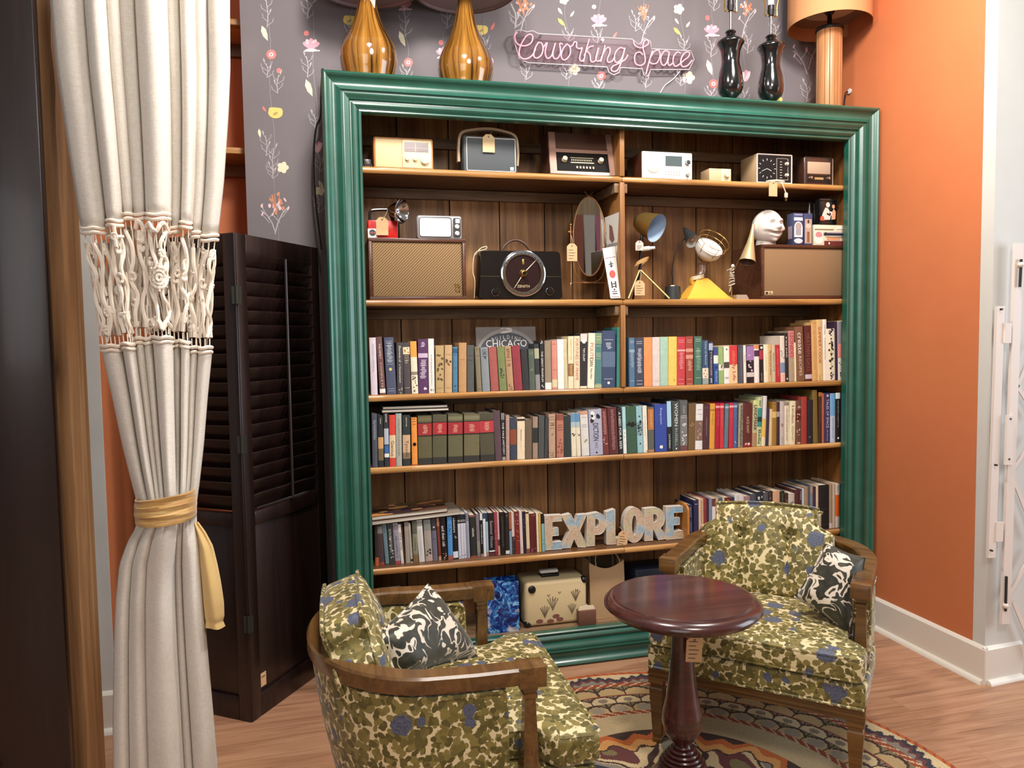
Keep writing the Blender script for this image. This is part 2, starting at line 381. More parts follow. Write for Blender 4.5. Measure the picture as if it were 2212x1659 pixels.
def blossom(x, y, r=12):
    for k in range(5): well(x+r*.5*math.cos(k*1.26), y+r*.5*math.sin(k*1.26), r*.6, r*.5, k*1.26, 7)
def tulip(x, y, r=14):
    well(x, y, r*.55, r, .1, 2); well(x-r*.35, y+r*.1, r*.3, r*.8, -.2, 3); well(x+r*.4, y-r*.1, r*.28, r*.75, .3, 3)
def branch(x, y, h, s_=1):
    wline([(x, y), (x+s_*6, y-h*.4), (x+s_*16, y-h*.75), (x+s_*30, y-h)], 2.4, 1)
    for t, e in ((.4, -16), (.6, 14), (.8, -10)):
        bx, by = x+s_*(4+18*t), y-h*t; wline([(bx, by), (bx+e, by-18)], 1.5, 1); wleaf(bx+e, by-20, 11, -1.2, 3)
def vine(x0, y0, x1, y1):
    wline([(x0+(x1-x0)*t+3*math.sin(t*17+x0), y0+(y1-y0)*t) for t in [i/14 for i in range(15)]], 1.2, 9)
vine(576, -30, 600, 520); vine(671, -30, 694, 470); vine(758, -30, 762, 150); vine(876, -30, 882, 175); vine(962, -30, 957, 160); vine(1040, -30, 1052, 175); vine(1132, -20, 1136, 178); vine(1219, -30, 1230, 190)
vine(1294, -30, 1296, 198); vine(1392, -30, 1392, 205); vine(1470, -30, 1480, 208); vine(1540, -30, 1538, 215); vine(1610, -30, 1606, 215); vine(1690, -30, 1692, 222); vine(1742, 60, 1748, 222)
sprig(577, 30, 60); wleaf(572, 72, 36, 1.2, 7); rose(586, 118, 11); sprig(577, 152, 30); well(603, 153, 6, 6, 0, 4); sprig(600, 182, 40, -1); poppy(595, 244, 16); wleaf(571, 236, 16, 1.0, 4); wleaf(561, 288, 20, 1.4, 7); sprig(575, 315, 44); sprig(590, 345, 50, -1); blossom(611, 362, 12); sprig(588, 372, 26)
cluster(597, 440, 24); branch(594, 506, 60, 1); branch(594, 500, 45, -1); wleaf(566, 445, 10, 1, 3); wleaf(616, 432, 12, 1, 3)
branch(664, 30, 40, 1); sprig(664, 20, 40); well(662, 72, 6, 6, 0, 4); magnolia(672, 102, 19); sprig(664, 145, 46); wleaf(668, 190, 40, 1.2, 7); sprig(680, 262, 30); tulip(687, 318, 13); sprig(690, 352, 40); blossom(692, 412, 10); sprig(688, 440, 40); wleaf(694, 400, 24, 1.1, 7)
poppy(755, 44, 14); sprig(757, 66, 20); magnolia(874, 14, 16); sprig(875, 52, 56); wleaf(869, 84, 36, 1.2, 7); rose(882, 135, 10); sprig(877, 158, 18)
sprig(965, 40, 44); well(953, 92, 6, 6, 0, 4); magnolia(957, 118, 16); poppy(1040, 65, 14); wleaf(1064, 57, 20, -1.1, 4); sprig(1046, 96, 30); wleaf(1063, 133, 18, 1.4, 3); sprig(1112, 40, 44)
cluster(1132, 12, 22); branch(1124, 70, 60, 1); sprig(1114, 40, 34); sprig(1136, 155, 34); blossom(1218, 0, 10); wleaf(1210, 24, 18, 1.0, 7); wleaf(1236, 30, 16, -1.0, 7); wleaf(1213, 48, 24, .8, 5); sprig(1228, 78, 20); blossom(1240, 150, 12); sprig(1222, 158, 24)
well(1283, 15, 5, 5, 0, 3); magnolia(1293, 48, 18); sprig(1290, 82, 34); wleaf(1328, 76, 17, -1.0, 4); rose(1299, 164, 10); sprig(1292, 186, 14)
cluster(1391, 26, 20); sprig(1372, 50, 36); branch(1384, 100, 66, 1); sprig(1394, 172, 34); blossom(1466, 20, 11); wleaf(1462, 46, 16, 1, 7); wleaf(1486, 53, 16, -1, 7); wleaf(1463, 68, 24, .8, 5); sprig(1477, 96, 24); blossom(1487, 168, 13); sprig(1469, 172, 24)
sprig(1541, 8, 30); well(1528, 39, 5, 6, 0, 4); magnolia(1537, 70, 17); sprig(1535, 105, 36); wleaf(1533, 146, 36, 1.25, 7); rose(1541, 181, 10); sprig(1535, 201, 12); cluster(1610, 18, 18); branch(1602, 85, 66, 1); sprig(1614, 96, 40); tulip(1611, 164, 13); sprig(1606, 206, 22)
sprig(1674, 64, 24); wleaf(1690, 109, 15, -1, 4); poppy(1681, 216, 9); branch(1743, 160, 50, -1); branch(1746, 150, 60, 1); sprig(1742, 200, 40)
struct(wb.build('wall_back', WPM))
# ------------------------------------------------------------------ bookcase
BW, BH = 2.400, 2.352; BD = 0.372; ZS = [2.0223, 1.5139, 1.1441, 0.8590, 0.4556]; XD = 1.204; XR = 2.292; ZF = 0.135
bc = empty('bookcase', (0, 0, 0), 'large built-up pine bookcase framed by a glossy green moulded picture frame', 'bookcase')
prof = [(0.0, 0.06), (0.0, 0.012), (0.004, 0.004), (0.010, 0.001), (0.016, 0.004), (0.020, 0.010), (0.030, 0.018), (0.040, 0.021), (0.050, 0.019), (0.058, 0.012), (0.063, 0.007), (0.067, 0.005), (0.069, 0.012), (0.073, 0.013), (0.075, 0.010), (0.079, 0.010),
        (0.084, 0.013), (0.091, 0.019), (0.097, 0.021), (0.100, 0.030), (0.105, 0.030), (0.108, 0.024), (0.115, 0.022), (0.122, 0.026), (0.128, 0.034), (0.131, 0.036), (0.133, 0.028), (0.138, 0.027), (0.142, 0.031), (0.143, 0.060)]
def rail(name, fn):
    b = MB(); vs = []; n = len(prof)
    for d, y in prof: vs.append(fn(d, y, 0))
    for d, y in prof: vs.append(fn(d, y, 1))
    b.add(vs, [(i, i+1, n+i+1, n+i) for i in range(n-1)]+[list(range(n)), list(range(n, 2*n))], 0, True)
    return b.build(name, GREEN, bc)
rail('top_rail', lambda d, y, e: (d if e == 0 else BW-d, y, BH-d)); rail('bottom_rail', lambda d, y, e: (d if e == 0 else BW-d, y, d))
rail('side_rail', lambda d, y, e: (d, y, d if e == 0 else BH-d)); rail('side_rail', lambda d, y, e: (BW-d, y, d if e == 0 else BH-d))
b = MB(); x = 0.10; q = random.Random(3)
while x < 2.32:
    w = q.choice([0.19, 0.205, 0.13, 0.17, 0.22]); w = min(w, 2.325-x); b.box(x+0.0028, x+w-0.0028, BD-0.012, BD, 0.05, 2.30); x += w
b.mi = 1; b.box(0.1, 2.3, BD, BD+0.004, 0.05, 2.30, 1); b.build('back_panel', [PLANK, mat('seam_shadow_board', (34, 20, 12), .8)], bc)
for s_, x in ((0, 0.118), (1, XR)):
    b = MB(); b.box(x, x+0.023, 0.061, BD-0.012, 0.02, 2.30); b.build('side_panel', SIDEW, bc)
for x in (0.004, BW-0.022):
    b = MB(); b.box(x, x+0.018, 0.06, BD+0.004, 0.0, BH-0.004); b.build('outer_side', GREEN, bc)
b = MB(); b.box(0.004, BW-0.004, 0.06, BD+0.004, BH-0.022, BH-0.004); b.build('top_panel', GREEN, bc)
b = MB(); b.box(0.141, XR-.001, 0.061, BD-0.012, ZF-0.02, ZF); b.build('bottom_board', CLEATW, bc)
def board(x0, x1, z, y0=0.075, t=0.024, seed=0):
    b = MB(); q = random.Random(seed); nx = 40; rows = []
    pf = [(y0+0.006, -t), (y0+0.0015, -t*0.8), (y0, -t*0.5), (y0+0.0015, -t*0.2), (y0+0.007, 0.0), (BD-0.012, 0.0), (BD-0.012, -t)]
    vs = []; fs = []; n = len(pf)
    for i in range(nx+1):
        x = x0+(x1-x0)*i/nx
        for k, (yy, zz) in enumerate(pf):
            e = 0.0025*noise.noise(Vector((x*4+seed, k*0.4, seed))) if k < 5 else 0; vs.append((x, yy+e, z+zz+(e*0.6 if k < 4 else 0)))
    for i in range(nx):
        for k in range(n): fs.append((i*n+k, i*n+(k+1) % n, (i+1)*n+(k+1) % n, (i+1)*n+k))
    fs += [list(range(n)), list(range(nx*n, nx*n+n))]
    b.add(vs, fs, 0, True)
    for i in range(nx):
        for k in (4, 5, 6): b.m[i*n+k] = 1
    return b.build('shelf', [SHELFW, BOARDW], bc)
for i, z in enumerate(ZS):
    board(0.142, XD-0.001, z, seed=i*2+1); board(XD+0.001, XR-.0005, z, seed=i*2+2)
def divider(z0, z1):
    b = MB(); b.rbox(XD-0.011, XD+0.011, 0.073, BD-0.013, z0, z1, 0.003); b.build('divider', SIDEW, bc)
divider(ZS[0]+0.0005, 2.21); divider(ZS[1]+0.0005, ZS[0]-0.0245); divider(ZS[2]+0.0005, ZS[1]-0.0245)
def cleat(x0, x1, z, parent=bc, y1=BD-0.0125, h=0.042, d=0.02, side=None):
    b = MB()
    b.rbox(x0, x1, y1-d, y1, z-0.0265-h, z-0.0265, 0.0015)
    return b.build('cleat', CLEATW, parent)
for z in (2.235,)+tuple(ZS[:3]):
    if z < 2.2 or True:
        cleat(0.142, XD-0.012, z); cleat(XD+0.012, XR-.001, z)
for z in ZS[:2]:
    for x0, x1 in ((XD-0.031, XD-0.0115), (XD+0.0115, XD+0.027)):
        b = MB(); b.rbox(x0, x1, 0.085, BD-0.034, z-0.066, z-0.0265, 0.002); b.build('cleat', CLEATW, bc)
# ------------------------------------------------------------------ alcove shelves on the left
YA = 0.47
for k, (ptop, pbot) in enumerate(((318, 331), (40, 53))):
    zt = atY(508, ptop, YA).z; e = empty('wall_shelf', (0, 0, 0), ('lower' if k == 0 else 'upper')+' pine wall shelf on terracotta alcove wall beside dark wallpaper', 'shelf', group='pine shelves in the alcove')
    b = MB(); b.rbox(XP+0.001, XL+0.3, YA, 0.719, zt-0.026, zt, 0.004); b.build('board', SHELFW, e)
    b = MB(); b.rbox(XP+0.001, XL+0.3, 0.69, 0.719, zt-0.075, zt-0.0265, 0.002); b.build('cleat', CLEATW, e)
# ------------------------------------------------------------------ neon sign
NS = 5.267; YN = 0.345
def nq(p): return atY(1100+p[0]/NS, 20+p[1]/NS, YN)
neon = tag(empty('neon_sign', (0, 0, 0), 'pink script neon sign on clear backing mounted on the dark floral wallpaper', 'sign'), 'pink script neon sign on clear backing mounted on the dark floral wallpaper', 'sign')
STK = [[(90, 262), (62, 300), (75, 370), (120, 410), (190, 415), (250, 380), (268, 320), (245, 285), (200, 300), (150, 370), (118, 450), (115, 520), (150, 562), (210, 560), (265, 520), (300, 450)],
 [(335, 375), (300, 430), (280, 500), (285, 545), (320, 555), (365, 520), (385, 450), (370, 390), (335, 375)],
 [(385, 440), (430, 380), (410, 470), (415, 530), (440, 560), (480, 530), (505, 450), (525, 385), (500, 480), (500, 540), (525, 565), (562, 545), (584, 480), (574, 400), (588, 388), (606, 402)],
 [(655, 395), (612, 450), (592, 520), (600, 560), (625, 578), (665, 555), (695, 500), (690, 430), (655, 395)],
 [(690, 430), (720, 410), (740, 375), (768, 380), (765, 430), (800, 450), (828, 440), (812, 500), (800, 560), (820, 592), (850, 570)],
 [(910, 340), (880, 440), (845, 600)], [(850, 530), (900, 440), (960, 418)], [(885, 475), (920, 520), (925, 580), (950, 602), (985, 570), (1015, 440)],
 [(1015, 440), (985, 550), (1000, 590), (1035, 580), (1060, 520), (1090, 410), (1040, 600)], [(1046, 550), (1100, 450), (1140, 440), (1145, 490), (1115, 570), (1130, 605), (1170, 590), (1200, 540)],
 [(1310, 450), (1260, 440), (1210, 490), (1195, 560), (1215, 605), (1255, 590), (1290, 530), (1315, 440), (1280, 580), (1240, 680), (1195, 710), (1160, 690), (1180, 650), (1260, 610), (1320, 570), (1350, 520)],
 [(1410, 350), (1430, 410), (1490, 440), (1550, 420), (1585, 385), (1570, 350), (1535, 365), (1520, 430), (1540, 520), (1545, 600), (1500, 640), (1440, 620), (1425, 550), (1445, 500), (1490, 490), (1520, 520)],
 [(1630, 470), (1590, 600), (1555, 740)], [(1600, 560), (1650, 480), (1700, 470), (1715, 530), (1680, 610), (1620, 620), (1592, 590)],
 [(1820, 490), (1770, 475), (1730, 530), (1725, 600), (1755, 640), (1795, 600), (1822, 490), (1805, 590), (1820, 640), (1860, 615)],
 [(1950, 500), (1910, 490), (1870, 540), (1865, 610), (1890, 650), (1940, 625)], [(1940, 622), (1990, 580), (2040, 540), (2050, 495), (2010, 490), (1965, 540), (1950, 610), (1975, 655), (2030, 640), (2065, 600), (2082, 578)]]
b = MB()
for st in STK: b.tube(cat_rom([nq(p) for p in st], 5), 0.0032, 6)
b.build('tube_lettering', mat('neon_pink', (240, 160, 176), 0.4, emit=0.42), neon)
m, nt, bb = newmat('clear_acrylic')
tr = N(nt, 'ShaderNodeBsdfTransparent'); tr.inputs[0].default_value = (0.86, 0.82, 0.84, 1); gl = N(nt, 'ShaderNodeBsdfGlossy'); gl.inputs['Roughness'].default_value = 0.25
df = N(nt, 'ShaderNodeBsdfDiffuse'); df.inputs[0].default_value = C3((235, 190, 200))
mx = N(nt, 'ShaderNodeMixShader'); mx.inputs[0].default_value = 0.002; L(nt, tr.outputs[0], mx.inputs[1]); L(nt, gl.outputs[0], mx.inputs[2])
mx2 = N(nt, 'ShaderNodeMixShader'); mx2.inputs[0].default_value = 0.04; L(nt, mx.outputs[0], mx2.inputs[1]); L(nt, df.outputs[0], mx2.inputs[2]); L(nt, mx2.outputs[0], nt.nodes['Material Output'].inputs[0])
ACRY = m
OUTL = [(40, 330), (70, 255), (120, 240), (200, 262), (260, 250), (330, 282), (1395, 345), (1470, 405), (1540, 335), (1600, 370), (1612, 455), (2060, 478), (2098, 575), (2040, 690), (1605, 692), (1570, 770), (1525, 750), (1508, 682), (1262, 668), (1245, 725), (1185, 752), (1130, 722), (1108, 662), (210, 612), (110, 565), (75, 440)]
po = [atY(1100+p[0]/NS, 20+p[1]/NS, 0.356) for p in OUTL]
b = MB(); n = len(po); b.add([(p.x, 0.352, p.z) for p in po]+[(p.x, 0.357, p.z) for p in po], [list(range(n)), list(range(n, 2*n))]+[(i, (i+1) % n, n+(i+1) % n, n+i) for i in range(n)], 0, False)
b.build('backing_plate', ACRY, neon)
b = MB(); pr = [Vector((p.x, 0.3515, p.z)) for p in po]; b.tube(pr, 0.0022, 5, closed=True, smooth=False); b.build('plate_edge', mat('acrylic_edge', (205, 198, 200), 0.25), neon)
b = MB()
for p in ((355, 305), (1060, 350), (2010, 660)): q_ = atY(1100+p[0]/NS, 20+p[1]/NS, 0.352); b.cyl((q_.x, 0.349, q_.z), (q_.x, YW, q_.z), 0.006)
b.build('standoff', CHROME, neon)
b = MB(); b.tube(cat_rom([(*(atY(1470, 152, .36)),), (*(atY(1455, 170, .372)),), (*(atY(1436, 185, .38)),), (*(atY(1424, 204, .385)),)], 4), 0.0022, 5); b.build('power_cord', WHITE, neon)
# black flex down the left edge of the frame and wall flex on the terracotta wall
b = MB(); b.tube(cat_rom([atY(*p, 0.30) for p in ((697, 148), (693, 200), (692, 250), (683, 275), (678, 320), (678, 380), (682, 440), (688, 490), (694, 540))], 5), 0.004, 6)
tag(b.build('power_cable', BLACK), 'black electric cable hanging along the left edge of green frame', 'cable')
b = MB(); b.tube(cat_rom([(2.30, .30, BH-.03), (2.36, .22, BH+.02), atX(1826, 203, XW-.02), atX(1834, 199, XW-.001)], 5), 0.003, 6, 0); q_ = atX(1836, 197, XW-.002); b.cyl(q_, q_+Vector((-.004, 0, 0)), .012, seg=10, mi=1)
tag(b.build('lamp_flex', [BLACK, WHITE]), 'short black flex with white wall grommet on terracotta wall by lamp', 'cable')
# ------------------------------------------------------------------ lamps on top of the bookcase
ZT = BH-0.0035
def amber():
    m, nt, b = newmat('amber_glass_streaked')
    g = N(nt, 'ShaderNodeTexGradient', gradient_type='RADIAL'); v = coords(nt); L(nt, v, g.inputs[0])
    sx_ = N(nt, 'ShaderNodeSeparateXYZ'); L(nt, v, sx_.inputs[0]); cb = N(nt, 'ShaderNodeCombineXYZ')
    L(nt, math_(nt, 'MULTIPLY', g.outputs['Fac'], 26.0), cb.inputs[0]); L(nt, math_(nt, 'MULTIPLY', sx_.outputs[2], 2.2), cb.inputs[1])
    n = noiset(nt, cb.outputs[0], 1.0, 4, 0.6, 0.7)
    c = ramp(nt, n.outputs[0], [(0.36, (40, 22, 8)), (0.44, (98, 62, 20)), (0.56, (146, 100, 40)), (0.75, (176, 130, 62))])
    L(nt, c, b.inputs['Base Color']); b.inputs['Roughness'].default_value = 0.12; b.inputs['Coat Weight'].default_value = 1.0; b.inputs['Coat Roughness'].default_value = 0.03
    return m
AMBER = amber(); SHADEIN = mat('mauve_shade', (168, 142, 144), 0.85)
def amber_lamp(pxc, pxw, pyw, yl, label, shade_px, tagp=False):
    c = atY(pxc, pyw, yl); rw = (atY(pxc+pxw/2, pyw, yl)-atY(pxc-pxw/2, pyw, yl)).length/2
    e = empty('table_lamp', (c.x, yl, ZT), label, 'lamp', group='amber glass lamps on the bookcase')
    zw = c.z-ZT; zn = atY(pxc, 0, yl).z-ZT
    kk = 2*rw/pxw
    prof = [(0, 0), (rw*.74, 0), (rw*.90, zw*.35), (rw*.985, zw*.7), (rw, zw)]+[(rw*f_, zw+kk*d_) for f_, d_ in ((.97, 12), (.88, 26), (.74, 42), (.60, 58), (.48, 76), (.38, 96), (.30, 118), (.25, 140), (.24, 175), (.3, 200))]
    pp = cat_rom([(r, z, 0) for r, z in prof], 4)
    b = MB(); b.lathe([(max(0, p.x), p.y) for p in pp], 40); b.build('glass_body', AMBER, e)
    zs = zn+shade_px; b = MB()
    b.lathe([(.205, zs), (.208, zs), (.185, zs+.28), (.182, zs+.28), (.203, zs+.002)], 44); b.lathe([(.204, zs+.012), (.02, zs+.03)], 44); b.build('lamp_shade', SHADEIN, e)
    b = MB(); b.cyl((0, 0, zn+.09), (0, 0, zs+.2), .008); b.build('stem', BRASS, e)
    if tagp:
        b = MB(); q = atY(798, 4, yl-rw*.3)-Vector((c.x, yl, ZT)); b.T = Matrix.Translation(q) @ Matrix.Rotation(.12, 4, 'Y'); b.rbox(-.02, .022, -.001, .001, -.02, .05, .001, mi=0); b.box(-.012, .014, -.0016, -.001, -.012, -.008, 1); b.build('price_tag', [PINKTAG, INK], e)
    return e
amber_lamp(796, 124, 122, .16, 'amber streaked glass teardrop lamp nearest the left end of bookcase top', 0.052, True)
amber_lamp(1006, 118, 146, .16, 'amber streaked glass teardrop lamp standing right of its twin', 0.03)
GLBLK = mat('black_ceramic', (14, 14, 15), 0.16, coat=1.0)
def black_lamp(pxc, pys, label, sock):
    yl = .072; c = atY(pxc, pys, yl); e = empty('table_lamp', (c.x, yl, ZT), label, 'lamp', group='black urn lamps on the bookcase')
    k = (atY(pxc, 0, yl)-atY(pxc, 100, yl)).length/100.0; z0 = c.z-ZT       # metres per pixel; height of the shoulder
    hs = z0/k; q_ = hs/128
    prof = [(r, z*q_) for r, z in ((0, 0), (9, 0), (9, 3), (7, 5), (11, 8), (24, 19), (27.5, 28), (28, 38), (25.5, 58), (20.5, 74), (19.5, 82), (21, 100), (25, 110), (29.5, 116), (30, 118), (28.5, 121), (20, 126))]+[(13, hs+3), (9, hs+8), (12, hs+12), (10, hs+15), (5, hs+17)]
    b = MB(); b.lathe([(r*k, z*k) for r, z in prof], 36); b.build('urn_body', GLBLK, e)
    b = MB(); b.cyl((0, 0, (hs+15)*k), (0, 0, (hs+62)*k), 2.4*k); b.build('rod', mat('grey_metal', (120, 118, 116), .3, .9), e)
    b = MB(); b.cyl((0, 0, (hs+58)*k), (0, 0, (hs+70)*k), 6*k, 8*k); b.cyl((0, 0, (hs+70)*k), (0, 0, (hs+80)*k), 7*k); b.cyl((0, 0, (hs+80)*k), (0, 0, (hs+100)*k), 6.5*k, mi=1); b.build('socket', [BLKMET, WHITE if sock else BLKMET], e)
    b = MB(); H_ = hs+58
    b.tube(cat_rom([(x*k, 0, (H_+z)*k) for x, z in ((-3, 2), (-14, -1), (-14.5, 10), (-15, 22), (-22, 60), (-24, 110), (-12, 160), (0, 172), (12, 160), (24, 110), (22, 60), (15, 22), (14.5, 10), (14, -1), (3, 2))], 3), 1.5*k, 6); b.build('harp', BRASS, e)
black_lamp(1578, 82, 'black glazed urn lamp without shade, left of two, on bookcase top', False)
black_lamp(1665, 92, 'black glazed urn lamp without shade, right of two, on bookcase top', True)
c = atY(1791, 140, .17); k = (atY(1791, 0, .17)-atY(1791, 100, .17)).length/100
e = empty('table_lamp', (c.x, .17, ZT), 'slatted wood column lamp with tan drum shade in the corner', 'lamp')
zt = atY(1791, 68, .17).z-ZT
b = MB()
for i in range(16):
    a = 2*PI*i/16; b.T = Matrix.Rotation(a, 4, 'Z'); b.rbox(21*k, 27*k, -4.7*k, 4.7*k, .0, zt, .0015)
b.T = None; b.lathe([(0, 0), (22.5*k, 0), (22.5*k, zt), (0, zt)], 24); b.build('slatted_column', wood('oak_slats', (150, 98, 60), (176, 122, 78), (192, 140, 94), 2, 1.0, .4, island=.12), e)
b = MB(); b.lathe([(0, zt), (29*k, zt), (30*k, zt+.008), (28*k, zt+.014), (7*k, zt+.016), (5*k, zt+.03), (5*k, zt+.07), (11*k, zt+.085), (0, zt+.086)], 28); b.build('black_collar', BLKMET, e)
zs = zt+.022; rs = 87*k
b = MB(); b.lathe([(rs, zs), (rs+.002, zs), (rs+.002, zs+.33), (rs, zs+.33), (rs, zs+.001)], 56); b.build('drum_shade', mat('tan_linen_shade', (202, 142, 96), .8, var=.05, vscale=120), e)
b = MB(); b.lathe([(0, zs+.075), (rs*.68, zs+.075), (rs*.68, zs+.078), (0, zs+.078)], 44); b.lathe([(rs*.7, zs+.073), (rs*.995, zs+.06)], 44, mi=1); b.build('diffuser_disc', [mat('cream_diffuser', (214, 190, 156), .6), mat('shade_lining', (150, 112, 92), .8)], e)
# ------------------------------------------------------------------ things on the shelves
def pxbox(x0, x1, pyt, y, zs):                      # world x0, x1 and height of something standing on a shelf, front at y
    xm = (x0+x1)/2; a = atY(x0, pyt, y).x; c = atY(x1, pyt, y).x
    za = atY(xm, pyt, y).z; pb = proj(((a+c)/2, y, zs)); a2 = atY(x0, (pyt+pb[1])/2, y).x; c2 = atY(x1, (pyt+pb[1])/2, y).x
    return a2, c2, za-zs
def knob(b, x, z, r, l=.012, mi=0, seg=18): b.lathe([(r*1.1, 0), (r*1.08, l*.25), (r*.9, l*.3), (r*.85, l), (0, l*1.02)], seg, (x, 0, z), mi, True, 0, Matrix.Rotation(PI/2, 3, 'X'))
Z1, Z2 = ZS[0], ZS[1]
def on_shelf(name, x0, x1, pyt, y, zs, label, cat, depth=0.15, group=None, rz=0):
    a, c, h = pxbox(x0, x1, pyt, y, zs); e = empty(name, ((a+c)/2, y, zs), label, cat, rz, group); return e, (c-a), h
# 1 walnut and cream table radio
e, w, h = on_shelf('table_radio', 807, 936, 297, .13, Z1, 'cream faced wooden table radio with dial window at left end of top shelf', 'radio'); hw = w/2
b = MB(); b.rbox(-hw, hw, 0, .17, .003, h, .008, 3); b.build('case', TANW, e)
b = MB(); b.rbox(-hw+.007, -.006, -.002, .004, .011, h-.008, .004, mi=0); b.build('speaker_grille', mat('cream_grille', (226, 200, 152), .7, var=.05, vscale=300), e)
b = MB(); b.rbox(-.006, hw-.007, -.003, .004, .011, h-.008, .004); b.build('control_panel', mat('pale_cream_panel', (236, 218, 178), .4), e)
b = MB(); b.box(.002, hw-.02, -.0045, -.002, h*.58, h*.86, 0); b.box(.006, hw-.024, -.005, -.0045, h*.685, h*.692, 1);  b.box(.045, .047, -.0052, -.0045, h*.6, h*.84, 1)
for i in range(7): b.box(.010+i*.010, .0106+i*.010, -.005, -.0045, h*.70, h*.72, 1)
b.build('dial_window', [mat('dial_dark', (92, 70, 74), .2), pal('e8d8c8')], e)
for x, z, r in ((.012, h*.36, .0085), (.043, h*.36, .0085), (hw-.035, h*.34, .019)):
    b = MB(); b.T = Matrix.Translation((0, -.003, 0)); knob(b, x, z, r); b.build('knob', mat('pale_cream_panel', 0), e)
# dark trinket with a metal chain at the far left end
e, w, h = on_shelf('trinket_box', 786, 802, 338, .12, Z1, 'tiny dark trinket with metal chain at far left of top shelf', 'trinket')
b = MB(); b.rbox(-w/2, w/2, 0, .05, 0, h*.8, .003); b.build('box_body', BLACK, e)
b = MB()
for i in range(4): b.tube([(-.012+i*.008+.004*math.cos(t), -.003, .012+.006*math.sin(t)) for t in [k_*PI/4 for k_ in range(8)]], .0012, 5, closed=True)
b.build('chain', CHROME, e)
# tags
def tag_mesh(w=.036, h=.058, lines=4):
    b = MB(); c = w*.28; po = [(-w/2, 0), (w/2, 0), (w/2, h-c), (w/2-c, h), (-w/2+c, h), (-w/2, h-c)]
    b.prism(po, 0, .0012, axis='y', mi=0)
    for i in range(lines): b.box(-w*.34, w*.1+.2*w*((i*7) % 3)/2, -.0005, -.0001, h*(.14+.16*i), h*(.14+.16*i)+.0018, 1)
    b.lathe([(.0035, 0), (.002, .0006)], 10, (0, -.0002, h*.86), 1, True, 0, Matrix.Rotation(PI/2, 3, 'X'))
    return b
def price_tag(loc, label, w=.036, h=.058, rot=(0, 0, 0), string_to=None, lines=4, m=None, group='kraft price tags'):
    e = empty('price_tag', loc, label, 'tag', rot=rot, group=group); tag_mesh(w, h, lines).build('card', [m or KRAFT, INK], e)
    if string_to is not None:
        M_ = (Matrix.Translation(Vector(loc)) @ Matrix.Rotation(rot[2], 4, 'Z') @ Matrix.Rotation(rot[1], 4, 'Y') @ Matrix.Rotation(rot[0], 4, 'X')).inverted()
        t = M_ @ Vector(string_to); b = MB(); b.tube(cat_rom([(0, -.001, h*.86), ((t.x)*.5+.003, t.y*.5-.003, (h*.86+t.z)/2), t], 4), .0009, 4); b.build('string', STRING, e)
    return e
def tag_px(x0, x1, py0, py1, y, label, **kw):
    a = atY((x0+x1)/2, py1, y); w = atY(x1, py1, y).x-atY(x0, py1, y).x; h = atY((x0+x1)/2, py0, y).z-a.z
    return price_tag((a.x, y, a.z), label, w, h, **kw)
# 2 grey radio with strap
e, w, h = on_shelf('portable_radio', 1004, 1116, 294, .13, Z1, 'grey portable radio with white piping and tan carry strap on top shelf', 'radio'); hw = w/2
GREYL = mat('grey_leatherette', (74, 80, 84), .6, var=.1, vscale=200)
b = MB(); b.rbox(-hw-.006, hw+.002, 0, .11, 0, h, .007, 3); b.build('case', GREYL, e)
b = MB(); b.tube([(x, -.001, z) for x, z in rrect(-hw+.008, hw-.006, .012, h-.009, .004)], .0016, 5, closed=True); b.rbox(hw-.028, hw-.013, -.003, .001, .016, .031, .002); b.build('white_trim', WHITE, e)
b = MB(); po = cat_rom([(-hw-.013, .045, h*.35), (-hw-.013, .045, h*.75), (-hw-.002, .045, h+.012), (-hw*.5, .045, h+.028), (0, .045, h+.033), (hw*.5, .045, h+.028), (hw, .045, h+.01), (hw+.010, .045, h*.7), (hw+.006, .045, h*.3)], 5)
vs = []; fs = []
for p in po: vs += [(p.x, .032, p.z), (p.x, .060, p.z)]
for i, p in enumerate(po):
    nn = Vector((p.x, 0, p.z-h*.4)).normalized()*.010; vs += [(p.x+nn.x, .032, p.z+nn.z), (p.x+nn.x, .060, p.z+nn.z)]
n_ = len(po); o_ = 2*n_
for i in range(n_-1): fs += [(2*i, 2*i+1, 2*i+3, 2*i+2), (o_+2*i, o_+2*i+2, o_+2*i+3, o_+2*i+1), (2*i, 2*i+2, o_+2*i+2, o_+2*i), (2*i+1, o_+2*i+1, o_+2*i+3, 2*i+3)]
b.add(vs, fs, 0, True); b.build('carry_strap', mat('tan_leather', (206, 176, 138), .5), e)
tag_px(1043, 1069, 290, 329, .122, 'blank cream price tag hanging on the grey portable radio', string_to=(e.location.x+.012, .165, Z1+h+.03), lines=0, m=mat('cream_tag', (226, 198, 152), .8))
# 3 retro radio with sloping face
e, w, h = on_shelf('retro_radio', 1190, 1332, 281, .12, Z1, 'pinkish brown retro radio with sloping face and black dial on top shelf', 'radio'); hw = w/2
PINKW = mat('rose_wood', (176, 138, 122), .3, var=.06, vscale=12, coat=.3)
ls = .045                                           # lean back of the face
def fp(x, t, d=0.0): return (x*(1-.035*(1-abs(0))*t), .012+ls*t-d, .012+(h-.012)*t)
b = MB(); po = [(0.0, 0.012), (ls, h), (.12, h), (.15, .012)]
po = [(.012, .012), (.012+ls, h), (.13, h), (.16, .012)]
vs = [(-hw, y_, z_) for y_, z_ in po]+[(hw, y_, z_) for y_, z_ in po]; b.add(vs, [(0, 1, 2, 3), (7, 6, 5, 4), (0, 4, 5, 1), (1, 5, 6, 2), (2, 6, 7, 3), (3, 7, 4, 0)], 0, False); b.build('case', WALN, e)
b = MB()
